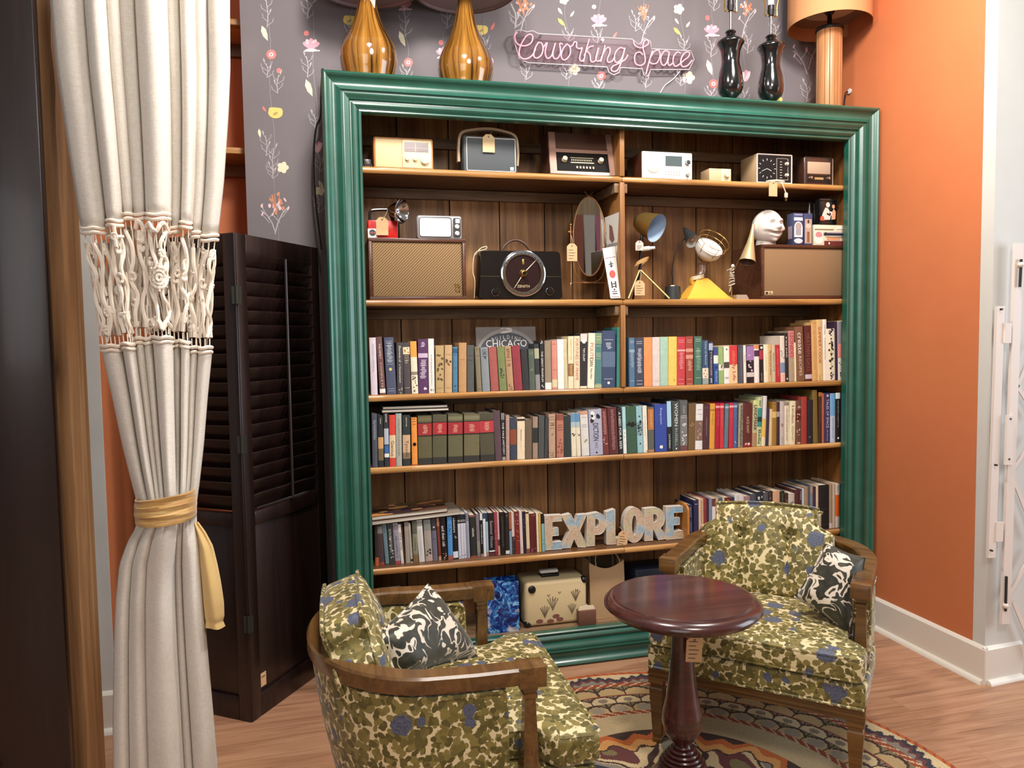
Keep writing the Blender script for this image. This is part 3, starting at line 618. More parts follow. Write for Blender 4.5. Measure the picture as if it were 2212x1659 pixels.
def fbox(b, x0, x1, t0, t1, d0, d1, mi=0):
    vs = [fp(x, t, d) for d in (d0, d1) for x, t in ((x0, t0), (x1, t0), (x1, t1), (x0, t1))]
    b.add(vs, [(0, 1, 2, 3), (4, 5, 6, 7), (0, 1, 5, 4), (1, 2, 6, 5), (2, 3, 7, 6), (3, 0, 4, 7)], mi, False)
fbox(b, -hw, hw, 0, .07, 0, .006); fbox(b, -hw, -hw*.80, .07, 1, 0, .006); fbox(b, hw*.82, hw, .07, 1, 0, .006); fbox(b, -hw*.8, hw*.82, .52, .60, 0, .006); b.build('face_surround', PINKW, e)
b = MB(); fbox(b, -hw*.8, hw*.82, .6, 1.0, -.002, .001); b.build('speaker_cloth', mat('brown_cloth', (88, 60, 44), .9, var=.1, vscale=400), e)
b = MB(); fbox(b, -hw*.8, hw*.82, .07, .52, -.002, .002, 0)
for i in range(12): fbox(b, -hw*.33+i*hw*.055, -hw*.33+i*hw*.055+.003, .33, .37, .002, .003, 1)
fbox(b, -hw*.36, hw*.36, .28, .30, .002, .003, 1); fbox(b, -hw*.36, hw*.36, .40, .41, .002, .003, 1)
for i in range(6): fbox(b, -hw*.2+i*hw*.1, -hw*.2+i*hw*.1+.006, .15, .20, .002, .006, 1)
b.build('dial_panel', [mat('dial_black', (22, 18, 16), .75, spec=.2), pal('d8c8a4')], e)
for x in (-hw*.55, hw*.57):
    b = MB(); q = fp(x, .34, .002); b.cyl(q, (q[0], q[1]-.014, q[2]+.006), .012, .010); b.build('knob', mat('ivory_knob', (224, 206, 168), .35), e)
b = MB(); b.rbox(-hw*1.07, hw*1.06, -.004, .165, 0, .012, .004); b.build('plinth', mat('dark_plinth', (40, 26, 22), .35), e)
# 4 white digital radio
e, w, h = on_shelf('table_radio', 1386, 1494, 329, .11, Z1, 'white faced table radio with round speaker and grey screen on top shelf', 'radio'); hw = w/2
b = MB(); b.rbox(-hw, hw, .003, .16, 0, h, .005); b.build('case', WALN, e)
b = MB(); b.rbox(-hw, hw, -.006, .004, 0, h, .004); b.build('front_panel', WHITE, e)
b = MB(); b.lathe([(0, .002), (.030, .002), (.033, .0)], 28, (-hw*.56, -.007, h*.5), 0, True, 0, Matrix.Rotation(PI/2, 3, 'X')); b.build('speaker_grille', mat('pale_mesh', (200, 200, 190), .6, var=.1, vscale=700), e)
b = MB(); b.box(-hw*.08, hw*.58, -.0075, -.006, h*.5, h*.86, 0); b.build('screen', mat('lcd_grey', (84, 96, 98), .2), e)
b = MB()
for i in range(6): b.rbox(-hw*.1+i*hw*.11, -hw*.1+i*hw*.11+.006, -.008, -.006, h*.28, h*.34, .001); b.rbox(-hw*.1+i*hw*.11, -hw*.1+i*hw*.11+.006, -.008, -.006, h*.18, h*.23, .001)
b.build('button_row', pal('b9b6ae'), e)
for x, z in ((hw*.80, h*.64), (hw*.80, h*.2)):
    b = MB(); b.T = Matrix.Translation((0, -.006, 0)); knob(b, x, z, .011 if z > .05 else .008); b.build('knob', CHROME if z > .04 else pal('9a988f'), e)
# 5 small tan cube radio
e, w, h = on_shelf('mini_radio', 1532, 1579, 364, .10, Z1, 'small beige cube radio with one round knob on top shelf', 'radio'); hw = w/2
b = MB(); b.rbox(-hw, hw, 0, .08, 0, h, .004); b.build('case', mat('beige_case', (206, 176, 136), .5), e)
b = MB(); b.rbox(hw*.1, hw-.001, -.002, .001, .001, h-.001, .001); b.build('knob_plate', pal('e2cfa8'), e)
b = MB(); b.T = Matrix.Translation((0, -.002, 0)); knob(b, hw*.55, h*.52, .013); b.build('knob', mat('ivory_knob', 0), e)
# 6 clock radio
e, w, h = on_shelf('clock_radio', 1634, 1711, 333, .10, Z1, 'beige clock radio with black clock face on top shelf', 'radio'); hw = w/2
b = MB(); b.rbox(-hw, hw, 0, .13, 0, h, .003); b.build('case', mat('beige_case', 0), e)
b = MB(); b.tube([(x, -.001, z) for x, z in rrect(-hw+.003, hw-.003, .003, h-.003, .002)], .003, 5, closed=True); b.build('white_bezel', WHITE, e)
b = MB(); b.box(-hw+.005, hw-.005, -.001, .001, .006, h-.006, 0)
cx, cz, rr = -hw*.42, h*.5, h*.34
for i in range(12): a = i*PI/6; b.tube([(cx+rr*.8*math.sin(a), -.0015, cz+rr*.8*math.cos(a)), (cx+rr*math.sin(a), -.0015, cz+rr*math.cos(a))], .0012, 4, mi=1)
b.build('clock_face', [BLACK, WHITE], e)
b = MB(); b.tube([(cx, -.002, cz), (cx-rr*.6, -.002, cz-.012)], .001, 4); b.tube([(cx, -.002, cz), (cx+rr*.5, -.002, cz-.01)], .0012, 4); b.build('clock_hands', WHITE, e)
b = MB(); b.tube([(x, -.0015, z) for x, z in rrect(hw*.12, hw*.75, h*.14, h*.86, .002)], .0006, 4, closed=True)
for i in range(7): b.box(hw*.3, hw*.42, -.0018, -.001, h*.2+i*h*.09, h*.2+i*h*.09+.0015)
b.build('tuning_scale', WHITE, e)
for z in (h*.3, h*.68):
    b = MB(); b.T = Matrix.Translation((0, -.001, 0)); knob(b, hw*.66, z, .007); b.build('knob', mat('cream_knob', (214, 206, 190), .3), e)
ex = e.location.x
b = MB(); P = [(ex-.05, .086, Z1+.006), (ex-.02, .082, Z1+.010), (ex+.02, .083, Z1+.006), (ex+.04, .084, Z1+.008), (ex+.0, .079, Z1+.012), (ex-.045, .08, Z1+.005), (ex-.01, .074, Z1+.008), (ex+.012, .068, Z1+.003), (ex+.022, .064, Z1-.02), (ex+.034, .064, Z1-.045)]
b.tube(cat_rom(P, 6), .0024, 6); p = Vector(P[-1]); b.rbox(p.x-.006, p.x+.008, p.y-.005, p.y+.005, p.z-.022, p.z, .003)
b.box(p.x-.003, p.x-.001, p.y-.001, p.y+.001, p.z-.036, p.z-.02, 1); b.box(p.x+.003, p.x+.005, p.y-.001, p.y+.001, p.z-.036, p.z-.02, 1)
tag(b.build('electric_flex', [mat('cream_cable', (232, 216, 184), .5), BRASS]), 'cream plug and cord hanging off top shelf below clock radio', 'cord')
tag_px(1661, 1679, 391, 424, .067, 'kraft tag hanging off top shelf behind the dangling plug', lines=0, string_to=(ex, .072, Z1+.008))
# 7 small brown retro radio
e, w, h = on_shelf('retro_radio', 1737, 1800, 339, .10, Z1, 'small dark brown retro radio with beige speaker panel at right of top shelf', 'radio'); hw = w/2
BRN = mat('brown_gloss', (66, 42, 34), .25, coat=.5)
b = MB(); b.rbox(-hw, hw, 0, .08, 0, h, .006, 3); b.build('case', BRN, e)
b = MB(); b.rbox(-hw*.78, hw*.78, -.002, .001, h*.4, h*.82, .004); b.build('speaker_panel', mat('beige_cloth', (178, 152, 128), .8), e)
b = MB(); b.box(-hw*.78, hw*.78, -.002, .001, h*.1, h*.36, 0); b.box(-hw*.3, hw*.3, -.0026, -.002, h*.2, h*.28, 1); b.build('dial_strip', [BLACK, pal('a88858')], e)
for x in (-hw*.6, hw*.6): b = MB(); b.T = Matrix.Translation((0, -.002, 0)); knob(b, x, h*.25, .0065); b.build('knob', CHROME, e)
b = MB(); b.tube([(x, -.0005, z) for x, z in rrect(-hw+.003, hw-.003, .004, h-.003, .005)], .0016, 5, closed=True); b.build('chrome_edge', mat('dull_chrome', (150, 130, 120), .3, .8), e)
# ---- second shelf
# big speaker left
GRL = wood('tan_grille_cloth', (112, 82, 54), (138, 104, 70), (152, 118, 82), 0, 3.0, .9)
def grille_mat(name, c1, c2, s_):
    m, nt, b = newmat(name)
    w1 = N(nt, 'ShaderNodeTexWave', bands_direction='DIAGONAL'); w1.inputs['Scale'].default_value = s_; w1.inputs['Distortion'].default_value = 0.6; L(nt, coords(nt, (1, 0, -1)), w1.inputs[0])
    n1 = noiset(nt, coords(nt), 350, 2); f = math_(nt, 'ADD', math_(nt, 'MULTIPLY', w1.outputs['Fac'], .65), math_(nt, 'MULTIPLY', n1.outputs[0], .4))
    L(nt, ramp(nt, f, [(.2, c1), (.8, c2)]), b.inputs['Base Color']); b.inputs['Roughness'].default_value = .9; return m
def speaker(x0, x1, pyt, y, label, gm, badge):
    e, w, h = on_shelf('loudspeaker', x0, x1, pyt, y, Z2, label, 'speaker', group='walnut loudspeakers'); hw = w/2
    b = MB(); t = .014
    b.box(-hw, hw, .012, .24, 0, h); b.rbox(-hw, hw, 0, .014, 0, t, .002); b.rbox(-hw, hw, 0, .014, h-t, h, .002); b.rbox(-hw, -hw+t, 0, .014, t, h-t, .002); b.rbox(hw-t, hw, 0, .014, t, h-t, .002); b.build('cabinet', WALN, e)
    b = MB(); b.rbox(-hw+t+.001, hw-t-.001, .006, .0125, t+.001, h-t-.001, .002); b.build('grille', gm, e)
    b = MB()
    if badge == 0:
        bx = hw-t-.034; b.box(bx, bx+.022, .0045, .006, t+.045, t+.050); b.box(bx+.004, bx+.008, .0045, .006, t+.018, t+.045); b.box(bx+.012, bx+.022, .0045, .006, t+.036, t+.040); b.box(bx+.018, bx+.022, .0045, .006, t+.018, t+.04); b.box(bx+.010, bx+.022, .0045, .006, t+.018, t+.022)
        b.build('badge', BRASS, e)
    else:
        bx = -hw+t+.006; b.rbox(bx, bx+.040, .0045, .006, t+.006, t+.021, .001, mi=0); b.box(bx+.003, bx+.016, .004, .0045, t+.008, t+.0185, 1)
        for i in range(3): b.box(bx+.020, bx+.036-.003*i, .004, .0045, t+.0095+.0035*i, t+.011+.0035*i, 1)
        b.build('badge', [pal('d8c29a'), pal('3a2c22')], e)
    return e, w, h
spL, wL, hL = speaker(797, 1007, 515, .10, 'walnut loudspeaker with tan woven grille at left end of second shelf', grille_mat('tan_weave', (96, 72, 46), (156, 126, 86), 55), 0)
spR, wR, hR = speaker(1645, 1832, 529, .085, 'walnut loudspeaker with plain tan grille at right end of second shelf', mat('plain_tan_cloth', (140, 108, 76), .9, var=.06, vscale=250), 1)
zL = Z2+hL+.0003; zR = Z2+hR+.0003
# red lantern torch
def place(px, py, y): return atY(px, py, y)
c0 = atY(795, 500, .14); c1 = atY(859, 500, .14); zt_ = atY(830, 476, .14).z-zL
e = empty('lantern_torch', ((c0.x+c1.x)/2, .14, zL), 'red box lantern torch with chrome reflector standing on left loudspeaker', 'torch'); hw = (c1.x-c0.x)/2
b = MB(); b.rbox(-hw, hw, 0, .07, 0, zt_, .003); b.build('battery_box', mat('red_enamel', (190, 30, 28), .3, coat=.4), e)
b = MB(); b.rbox(-hw-.001, -hw+.035, -.0015, .001, .003, .04, .001, mi=0); b.lathe([(0, .0005), (.013, 0)], 16, (-hw+.017, -.0016, .024), 1, True, 0, Matrix.Rotation(PI/2, 3, 'X')); b.box(-hw+.004, -hw+.03, -.0022, -.0016, .021, .026, 2); b.build('paper_label', [WHITE, pal('3a3a40'), pal('a05048')], e)
b = MB(); b.tube(cat_rom([(-hw+.01, .03, zt_), (-hw+.012, .03, zt_+.035), (-hw+.03, .03, zt_+.045), (hw-.01, .03, zt_+.048), (hw+.004, .03, zt_+.046)], 4), .006, 8); b.build('handle', BLACK, e)
hc = atY(866, 456, .12)-e.location; ax = Vector((.75, -.62, -.18)).normalized(); q = ax.to_track_quat('Z', 'Y').to_matrix()
b = MB(); b.lathe([(.008, -.06), (.018, -.05), (.030, -.03), (.040, -.008), (.047, .0), (.049, .004), (.046, .006)], 30, hc, 0, True, 0, q); b.build('reflector_housing', CHROME, e)
b = MB(); b.lathe([(.046, .004), (.034, -.012), (.016, -.024), (0, -.028)], 30, hc, 0, True, 0, q); b.ball(hc+q @ Vector((0, 0, -.016)), .007); b.build('reflector_bowl', CHROME, e)
b = MB(); b.cyl((hw-.012, .03, zt_-.002), hc+q @ Vector((0, 0, -.058)), .007); b.build('swivel', BLKMET, e)
tag_px(813, 839, 469, 508, .128, 'kraft tag leaning on front of the red lantern torch', lines=0, string_to=(e.location.x+.02, .13, zL+zt_+.04))
# silver white little set with blank screen
c0 = atY(901, 490, .12); c1 = atY(998, 490, .12); h = atY(950, 465, .12).z-zL; hw = (c1.x-c0.x)/2
e = empty('portable_set', ((c0.x+c1.x)/2, .12, zL), 'silver portable set with white screen standing on left loudspeaker', 'radio')
b = MB(); b.rbox(-hw, hw, 0, .05, 0, h, .010, 3); b.build('case', mat('silver_plastic', (196, 196, 198), .3, .5), e)
b = MB(); b.prism(rrect(-hw*.88, hw*.5, h*.12, h*.88, .008), -.002, .0, axis='y'); b.build('screen', mat('white_screen', (238, 238, 238), .4), e)
b = MB(); b.tube([(x, -.002, z) for x, z in rrect(-hw*.9, hw*.52, h*.1, h*.9, .009)], .0016, 5, closed=True); b.prism(rrect(hw*.6, hw*.94, h*.1, h*.9, .006), -.002, 0, axis='y'); b.build('dark_trim', mat('charcoal_plastic', (52, 52, 54), .4), e)
for z in (h*.26, h*.54): b = MB(); b.T = Matrix.Translation((0, -.002, 0)); knob(b, hw*.77, z, .0085, .008); b.build('knob', WHITE, e)
b = MB(); b.rbox(hw*.7, hw*.9, -.004, -.001, h*.68, h*.86, .002); b.build('button', WHITE, e)
# black bakelite radio with big chrome dial
e, w, h = on_shelf('bakelite_radio', 1034, 1216, 541, .115, Z2, 'black rounded radio with large round chrome dial on second shelf', 'radio'); hw = w/2
BAKE = mat('black_bakelite', (20, 17, 17), .2, coat=.6)
b = MB(); po = rrect(-hw, hw, 0.004, h, .016, 4); po = [(x*(1-.05*(z/h)), z) for x, z in po]
n = len(po); vs = [(x*.985, .0, .004+(z-.004)*.985) for x, z in po]+[(x, .012, z) for x, z in po]+[(x, .12, z) for x, z in po]+[(x*.85, .15, z*.9) for x, z in po]
fs = [list(range(n))]+[(k*n+i, k*n+(i+1) % n, (k+1)*n+(i+1) % n, (k+1)*n+i) for k in range(3) for i in range(n)]+[list(range(3*n, 4*n))]
b.add(vs, fs, 0, True); b.build('case', BAKE, e)
dc = atY(1130, 591, .11)-e.location; dr = (atY(1178, 591, .11)-atY(1082, 591, .11)).length/2
b = MB(); M_ = Matrix.Rotation(PI/2, 3, 'X'); b.lathe([(dr*1.02, 0), (dr, .010), (dr*.93, .013), (dr*.80, .012), (dr*.78, .006), (dr*.78, 0)], 48, (dc.x, 0, dc.z), 0, True, 0, M_); b.build('chrome_dial_ring', CHROME, e)
b = MB(); b.lathe([(0, .0065), (dr*.79, .0065)], 40, (dc.x, 0, dc.z), 0, True, 0, M_)
put_text(b, 'ZENITH', (dc.x, -.0072, dc.z-dr*.55), (1, 0, 0), (0, 0, 1), dr*.55, dr*.11, 1); b.rbox(dc.x-.004, dc.x+.004, -.009, -.006, dc.z+dr*.38, dc.z+dr*.62, .003, mi=2)
b.build('dial_face', [mat('dial_maroon_black', (40, 22, 22), .25), pal('c9b48c'), GOLD], e)
b = MB()
for i in range(13): a = -1.15+i*2.3/12; b.box(dc.x+dr*.87*math.sin(a)-.002, dc.x+dr*.87*math.sin(a)+.002, -.0140, -.0125, dc.z+dr*.87*math.cos(a)-.003, dc.z+dr*.87*math.cos(a)+.003)
for i in range(9): a = PI-.9+i*1.8/8; b.ball((dc.x+dr*.87*math.sin(a), -.0125, dc.z+dr*.87*math.cos(a)), .0018, 6)
b.build('dial_markings', pal('5a5a60'), e)
b = MB(); b.lathe([(.017, 0), (.016, .004), (.011, .012), (.011, .018), (0, .020)], 20, (dc.x, -.0065, dc.z), 0, True, 0, M_); b.cyl((dc.x, -.02, dc.z), (dc.x, -.034, dc.z), .009, .008, mi=1); b.build('tuning_knob', [GOLD, BAKE], e)
b = MB(); b.tube([(dc.x+.012, -.009, dc.z+.012), (dc.x+dr*.62, -.009, dc.z+dr*.62)], [.0022, .0008], 5); b.tube([(dc.x-.010, -.009, dc.z-.016), (dc.x-dr*.42, -.009, dc.z-dr*.64)], [.0022, .0008], 5); b.build('pointer', pal('e8dcc0'), e)
for px_, py_ in ((1071, 631), (1188, 629)):
    kc = atY(px_, py_, .11)-e.location; b = MB(); b.T = Matrix.Translation((0, 0, 0)); b.lathe([(.0165, 0), (.0165, .004), (.0145, .006), (.0145, .002)], 24, (kc.x, 0, kc.z), 1, True, 0, M_); b.lathe([(.0135, .0), (.012, .014), (0, .015)], 24, (kc.x, 0, kc.z), 0, True, 0, M_); b.build('knob', [BAKE, CHROME], e)
for sx0, sx1 in ((-hw+.006, dc.x-dr-.003), (dc.x+dr+.003, hw-.004)):
    b = MB(); b.box(sx0, sx1, -.0012, .001, h*.47, h*.47+.0022); b.build('trim_line', CHROME, e)
b = MB(); hh = atY(1130, 517, .15).z-Z2; hx0 = atY(1085, 540, .15).x-e.location.x; hx1 = atY(1147, 540, .15).x-e.location.x
b.tube(cat_rom([(hx0+(hx1-hx0)*t_, .05, h-.004+(hh-h+.002)*math.sin(PI*t_)**.6) for t_ in (0, .03, .1, .22, .36, .5, .64, .78, .9, .97, 1)], 5), .005, 8); b.build('carry_handle', mat('brown_leather', (70, 44, 30), .5), e)
b = MB(); b.tube(cat_rom([(-hw-.005, .04, h*.92), (-hw+.02, .05, h+.012), (-hw+.045, .05, h+.02), (-hw+.04, .05, h+.008), (-hw-.006, .035, h*.95), (-hw-.018, .03, h*.6), (-hw-.012, .02, h*.4), (-hw-.014, .03, .01)], 5), .0018, 5); b.build('aerial_wire', mat('cream_cable', 0), e)
# oval mirror on a wire stand
YM = .19; mc = atY(1273, 511, YM); a_ = (atY(1307, 511, YM)-atY(1239, 511, YM)).length/2; b_ = (atY(1273, 426, YM)-atY(1273, 596, YM)).length/2
e = empty('tilting_mirror', (mc.x, YM, Z2), 'oval tilting mirror in thin brass stand on second shelf', 'mirror'); zc = mc.z-Z2
b = MB(); b.add([(x, .0, z+zc) for x, z in ellip(0, 0, a_, b_, 48)], [list(range(48))], 0, False)
b.build('mirror_glass', mat('mirror_silver', (232, 230, 226), .02, 1.0), e)
b = MB(); b.tube([(x, .0, z+zc) for x, z in ellip(0, 0, a_+.001, b_+.001, 48)], .0032, 6, closed=True)
b.tube(cat_rom([(-.02, 0, zc+b_+.022), (-.008, 0, zc+b_+.012), (0, 0, zc+b_+.004), (.008, 0, zc+b_+.012), (.02, 0, zc+b_+.022)], 3), .002, 5)
b.build('mirror_frame', mat('copper_brass', (196, 150, 106), .3, .9), e)
sx = a_+.012; zb = atY(1273, 611, YM).z-Z2; zp = atY(1273, 502, YM).z-Z2; zf = atY(1273, 488, YM).z-Z2
b = MB()
for s_ in (-1, 1):
    b.tube([(s_*sx, 0, zb), (s_*sx, 0, zf)], .0022, 6); b.ball((s_*sx, 0, zf+.003), .005); b.tube([(s_*(a_), 0, zp), (s_*(sx+.006), 0, zp)], .0018, 6); b.ball((s_*(sx+.008), 0, zp), .005)
    for d in (-.012, .012): b.tube(cat_rom([(s_*sx, 0, zb), (s_*sx+d*.6, -.012 if d < 0 else .03, zb-.008), (s_*sx+d, -.014 if d < 0 else .035, .002)], 4), .0022, 6)
b.tube([(-sx, 0, zb), (sx, 0, zb)], .0022, 6); b.tube(cat_rom([(-sx, 0, zp-.06), (-sx*.7, 0, zb+.03), (0, 0, zb+.002), (sx*.7, 0, zb+.03), (sx, 0, zp-.06)], 6), .002, 6)
b.build('wire_stand', mat('copper_brass', 0), e)
tag_px(1225, 1247, 526, 564, YM-.012, 'kraft tag tied to the left post of the oval mirror', string_to=(mc.x-sx, YM, Z2+zp-.01))
# printed sheets leaning beside the divider
def leaf_sheet(name, q0, ys, label, deco, group='printed sheets leaning by the divider', t=.002):
    p = [atY(q0[i][0], q0[i][1], ys[i]) for i in range(4)]         # bl br tr tl
    o = p[0].copy(); ux = (p[1]-p[0]); uz = (p[3]-p[0]); nn = ux.cross(uz).normalized()
    b = MB()
    b.add([v-o for v in p]+[v-o-nn*t*-1 for v in p], [(0, 1, 2, 3), (4, 5, 6, 7), (0, 1, 5, 4), (1, 2, 6, 5), (2, 3, 7, 6), (3, 0, 4, 7)], 0, False)
    ms = [pal('dcd8d0')]
    for poly, col in deco:
        ms.append(pal(col)); b.add([(p[0]*(1-u)*(1-v)+p[1]*u*(1-v)+p[2]*u*v+p[3]*(1-u)*v)-o+nn*(t+.0004) for u, v in poly]+[], [list(range(len(poly)))], len(ms)-1, False)
    ob = b.build(name, ms, None, o); return tag(ob, label, 'printed sheet', group), nn
S_ = lambda u0, u1, v0, v1: [(u0, v0), (u1, v0), (u1, v1), (u0, v1)]
leaf_sheet('magazine', [(1318, 643), (1345, 645), (1338, 458), (1307, 470)], (.18, .082, .085, .20), 'tall grey and white magazine leaning against the shelf divider', [(S_(.05, .9, .62, .66), '8c8a86'), ([(.25, .72), (.45, .66), (.62, .70), (.5, .86), (.3, .9)], '7a4a40'), (S_(.35, .7, .1, .55), '6e6c68'), (S_(.2, .35, .15, .6), 'b8b4ac')])
leaf_sheet('leaflet', [(1319, 645), (1340, 644), (1328, 532), (1301, 537)], (.076, .076, .12, .12), 'narrow white leaflet with black characters and a red emblem by mirror', [(S_(.05, .95, .79, .80), '7a3438'), (S_(.35, .65, .62, .64), '333030'), (S_(.45, .55, .6, .72), '333030'), (S_(.3, .7, .66, .68), '333030'), (ellip(.5, .47, .28, .08, 14), 'c05048'), (S_(.25, .75, .27, .29), '333030'), (S_(.25, .38, .2, .33), '333030'), (S_(.62, .75, .2, .33), '333030'), (S_(.3, .72, .22, .24), '333030'), (ellip(.5, .17, .08, .02, 8), '333030'), (S_(.25, .75, .08, .10), '333030'), (S_(.25, .75, .125, .14), '333030'), (S_(.1, .9, .02, .03), '7a3438')])
# ---- right half of the second shelf
YS = .15
def rel(px, py, y, o): return atY(px, py, y)-Vector(o)
# brass spotlight on tripod
o = Vector((atY(1385, 640, .17).x, .17, Z2)); e = empty('tripod_lamp', o, 'brass spotlight lamp with pale blue lining on gold tripod legs', 'lamp')
sc_ = rel(1419, 493, .125, o); ax = Vector((.50, -.78, -.42)).normalized(); q = ax.to_track_quat('Z', 'Y').to_matrix(); rr = (atY(1449, 493, .125)-atY(1392, 493, .125)).length/2*1.02
b = MB(); b.lathe([(0, -.118), (rr*.3, -.116), (rr*.55, -.104), (rr*.72, -.08), (rr*.86, -.04), (rr, 0)], 32, sc_, 0, True, 0, q); b.build('lamp_shade', mat('satin_brass', (188, 158, 92), .32, .85), e)
b = MB(); b.lathe([(rr*.99, -.001), (rr*.85, -.04), (rr*.7, -.08), (rr*.4, -.103), (0, -.108)], 32, sc_, 0, True, 0, q); b.build('shade_lining', mat('pale_blue_enamel', (164, 188, 216), .5), e)
jt = rel(1382, 582, .165, o)
b = MB(); b.cyl(sc_+q @ Vector((0, .02, -.09)), rel(1386, 515, .165, o), .006); b.cyl(rel(1386, 515, .165, o), jt, .007); b.cyl(jt, rel(1380, 604, .165, o), .007, .003); b.build('stem', BLKMET, e)
for p, y in (((1357, 626), .10), ((1446, 642), .10), ((1366, 640), .30)):
    b = MB(); p2 = rel(p[0], p[1], y, o); p2.z = .004; b.cyl(jt, p2, .0042); b.build('leg', mat('pale_gold', (214, 190, 112), .3, .7) if p[0] != 1366 else BLKMET, e)
b = MB()
for i in range(6): b.tube([jt+Vector((.028*math.cos(t)+.002*i, -.012+.012*math.sin(t), .022+.012*math.cos(t+.5)+i*.0035)) for t in [k_*PI/6 for k_ in range(12)]], .002, 5, closed=True)
b.build('wound_cord', mat('tan_cord', (188, 150, 96), .6), e)
c1 = rel(1388, 538, .15, o); c2 = rel(1415, 535, .12, o)
b = MB(); b.cyl(c1, c1.lerp(c2, .55), .010); b.cyl(c1.lerp(c2, .55), c2, .008, .006); b.build('plug', WHITE, e)
tag_px(1373, 1390, 520, 541, .13, 'small pink tag under the brass spotlight shade', lines=3, m=PINKTAG, string_to=(o.x, .165, Z2+jt.z+.06)); tag_px(1371, 1393, 606, 638, .125, 'kraft tag hanging between the gold tripod legs', string_to=(o.x+jt.x, .16, Z2+jt.z))
# little black gooseneck lamp
o = Vector((atY(1453, 640, .22).x, .22, Z2)); e = empty('gooseneck_lamp', o, 'little black gooseneck lamp with round weighted base on second shelf', 'lamp')
bx0 = rel(1436, 640, .22, o).x; hb = rel(1453, 619, .22, o).z
b = MB(); b.lathe([(0, 0), (abs(bx0), 0), (abs(bx0)*.88, hb), (0, hb+.002)], 28); b.lathe([(0, hb), (.012, hb+.001), (.006, hb+.006), (0, hb+.006)], 16, mi=1); b.build('base', [mat('dark_slate', (38, 42, 44), .5), CREAM], e)
P = [(0, 0, hb), (0, 0, hb+.04)]+[tuple(rel(px, py, .22, o)) for px, py in ((1452, 590), (1456, 560), (1464, 535), (1474, 521), (1480, 515))]
b = MB(); b.tube(cat_rom(P, 5), .0028, 6); b.build('gooseneck', BLKMET, e)
s0 = rel(1480, 496, .23, o); s1 = rel(1498, 522, .17, o); ax = (s1-s0).normalized(); q = ax.to_track_quat('Z', 'Y').to_matrix(); l = (s1-s0).length
b = MB(); b.lathe([(.004, -.012), (.010, 0), (.020, l*.4), (.030, l*.8), (.036, l)], 24, s0, 0, True, 0, q); b.build('lamp_shade', mat('dark_slate', 0), e)
b = MB(); b.lathe([(.035, l-.001), (.018, l*.5), (0, l*.4)], 24, s0, 0, True, 0, q); b.ball(s0+q @ Vector((0, 0, l*.85)), .012, mi=1); b.build('shade_lining', [WHITE, pal('b08060')], e)
# yellow based heat lamp
o = Vector((atY(1526, 642, .16).x, .16, Z2)); e = empty('heat_lamp', o, 'old heat lamp with yellow pyramid base and white bowl in a wire cage', 'lamp')
YEL = mat('yellow_enamel', (232, 176, 62), .35, coat=.3)
zt_ = rel(1515, 604, .16, o).z; xl = rel(1474, 642, .16, o).x; xr = rel(1572, 642, .16, o).x; xa = rel(1503, 604, .16, o).x; xb = rel(1530, 604, .16, o).x
b = MB(); lv = [(xl, xr, -.045, .06, 0), (xl, xr, -.045, .06, .006), (xl+.012, xr-.014, -.036, .052, .014), (xa, xb, -.012, .028, zt_), (xa+.006, xb-.006, -.006, .022, zt_+.006)]
vs = []
for a, c, y0, y1, z in lv: vs += [(a, y0, z), (c, y0, z), (c, y1, z), (a, y1, z)]
fs = [(3, 2, 1, 0), (16, 17, 18, 19)]+[(k*4+i, k*4+(i+1) % 4, k*4+4+(i+1) % 4, k*4+4+i) for k in range(4) for i in range(4)]
b.add(vs, fs, 0, False); b.rbox(xa-.02, xa+.005, .0, .03, zt_*.75, zt_+.012, .008); b.build('base', YEL, e)
b = MB()
for i in range(4): b.tube([(xa+.012+.028*math.cos(t), .005-.02*math.sin(t), zt_+.004+i*.004+.006*math.cos(t)) for t in [k_*PI/7 for k_ in range(14)]], .0024, 5, closed=True)
b.build('wound_cord', mat('cream_cable', 0), e)
n0 = rel(1516, 588, .17, o); bc_ = rel(1530, 540, .13, o); ax = Vector((.15, -.72, .68)).normalized(); q = ax.to_track_quat('Z', 'Y').to_matrix(); br = .060
b = MB(); b.tube(cat_rom([(xa+.012, .01, zt_), n0, n0.lerp(bc_, .5)+Vector((0, .02, -.004)), bc_-ax*.03], 4), [.018]*4+[.019]*4+[.026]*4+[.034], 18); b.build('neck', mat('taupe_glaze', (128, 98, 78), .25, coat=.5), e)
b = MB(); b.lathe([(.02, -.045), (.042, -.03), (br*.95, -.012), (br, 0), (br*.98, .018), (br*.93, .018)], 36, bc_, 0, True, 0, q); b.lathe([(br*.94, .016), (br*.6, .006), (0, .002)], 36, bc_, 0, True, 0, q); b.build('bowl', mat('white_enamel', (228, 222, 212), .4), e)
b = MB()
for rr_, d in ((br*1.12, .03), (br*1.15, .055)): b.tube([bc_+q @ Vector((rr_*math.cos(t), rr_*math.sin(t), d)) for t in [k_*PI/16 for k_ in range(32)]], .0014, 5, closed=True)
for t in (0.3, 1.35, 2.4, 3.45, 4.5, 5.5): b.tube([bc_+q @ Vector((br*math.cos(t), br*math.sin(t), .0)), bc_+q @ Vector((br*1.15*math.cos(t), br*1.15*math.sin(t), .055))], .0012, 5)
b.tube([bc_+q @ Vector((0, .012, .02)), bc_+q @ Vector((0, -.02, .02))], .0012, 5); b.build('wire_cage', GOLD, e)
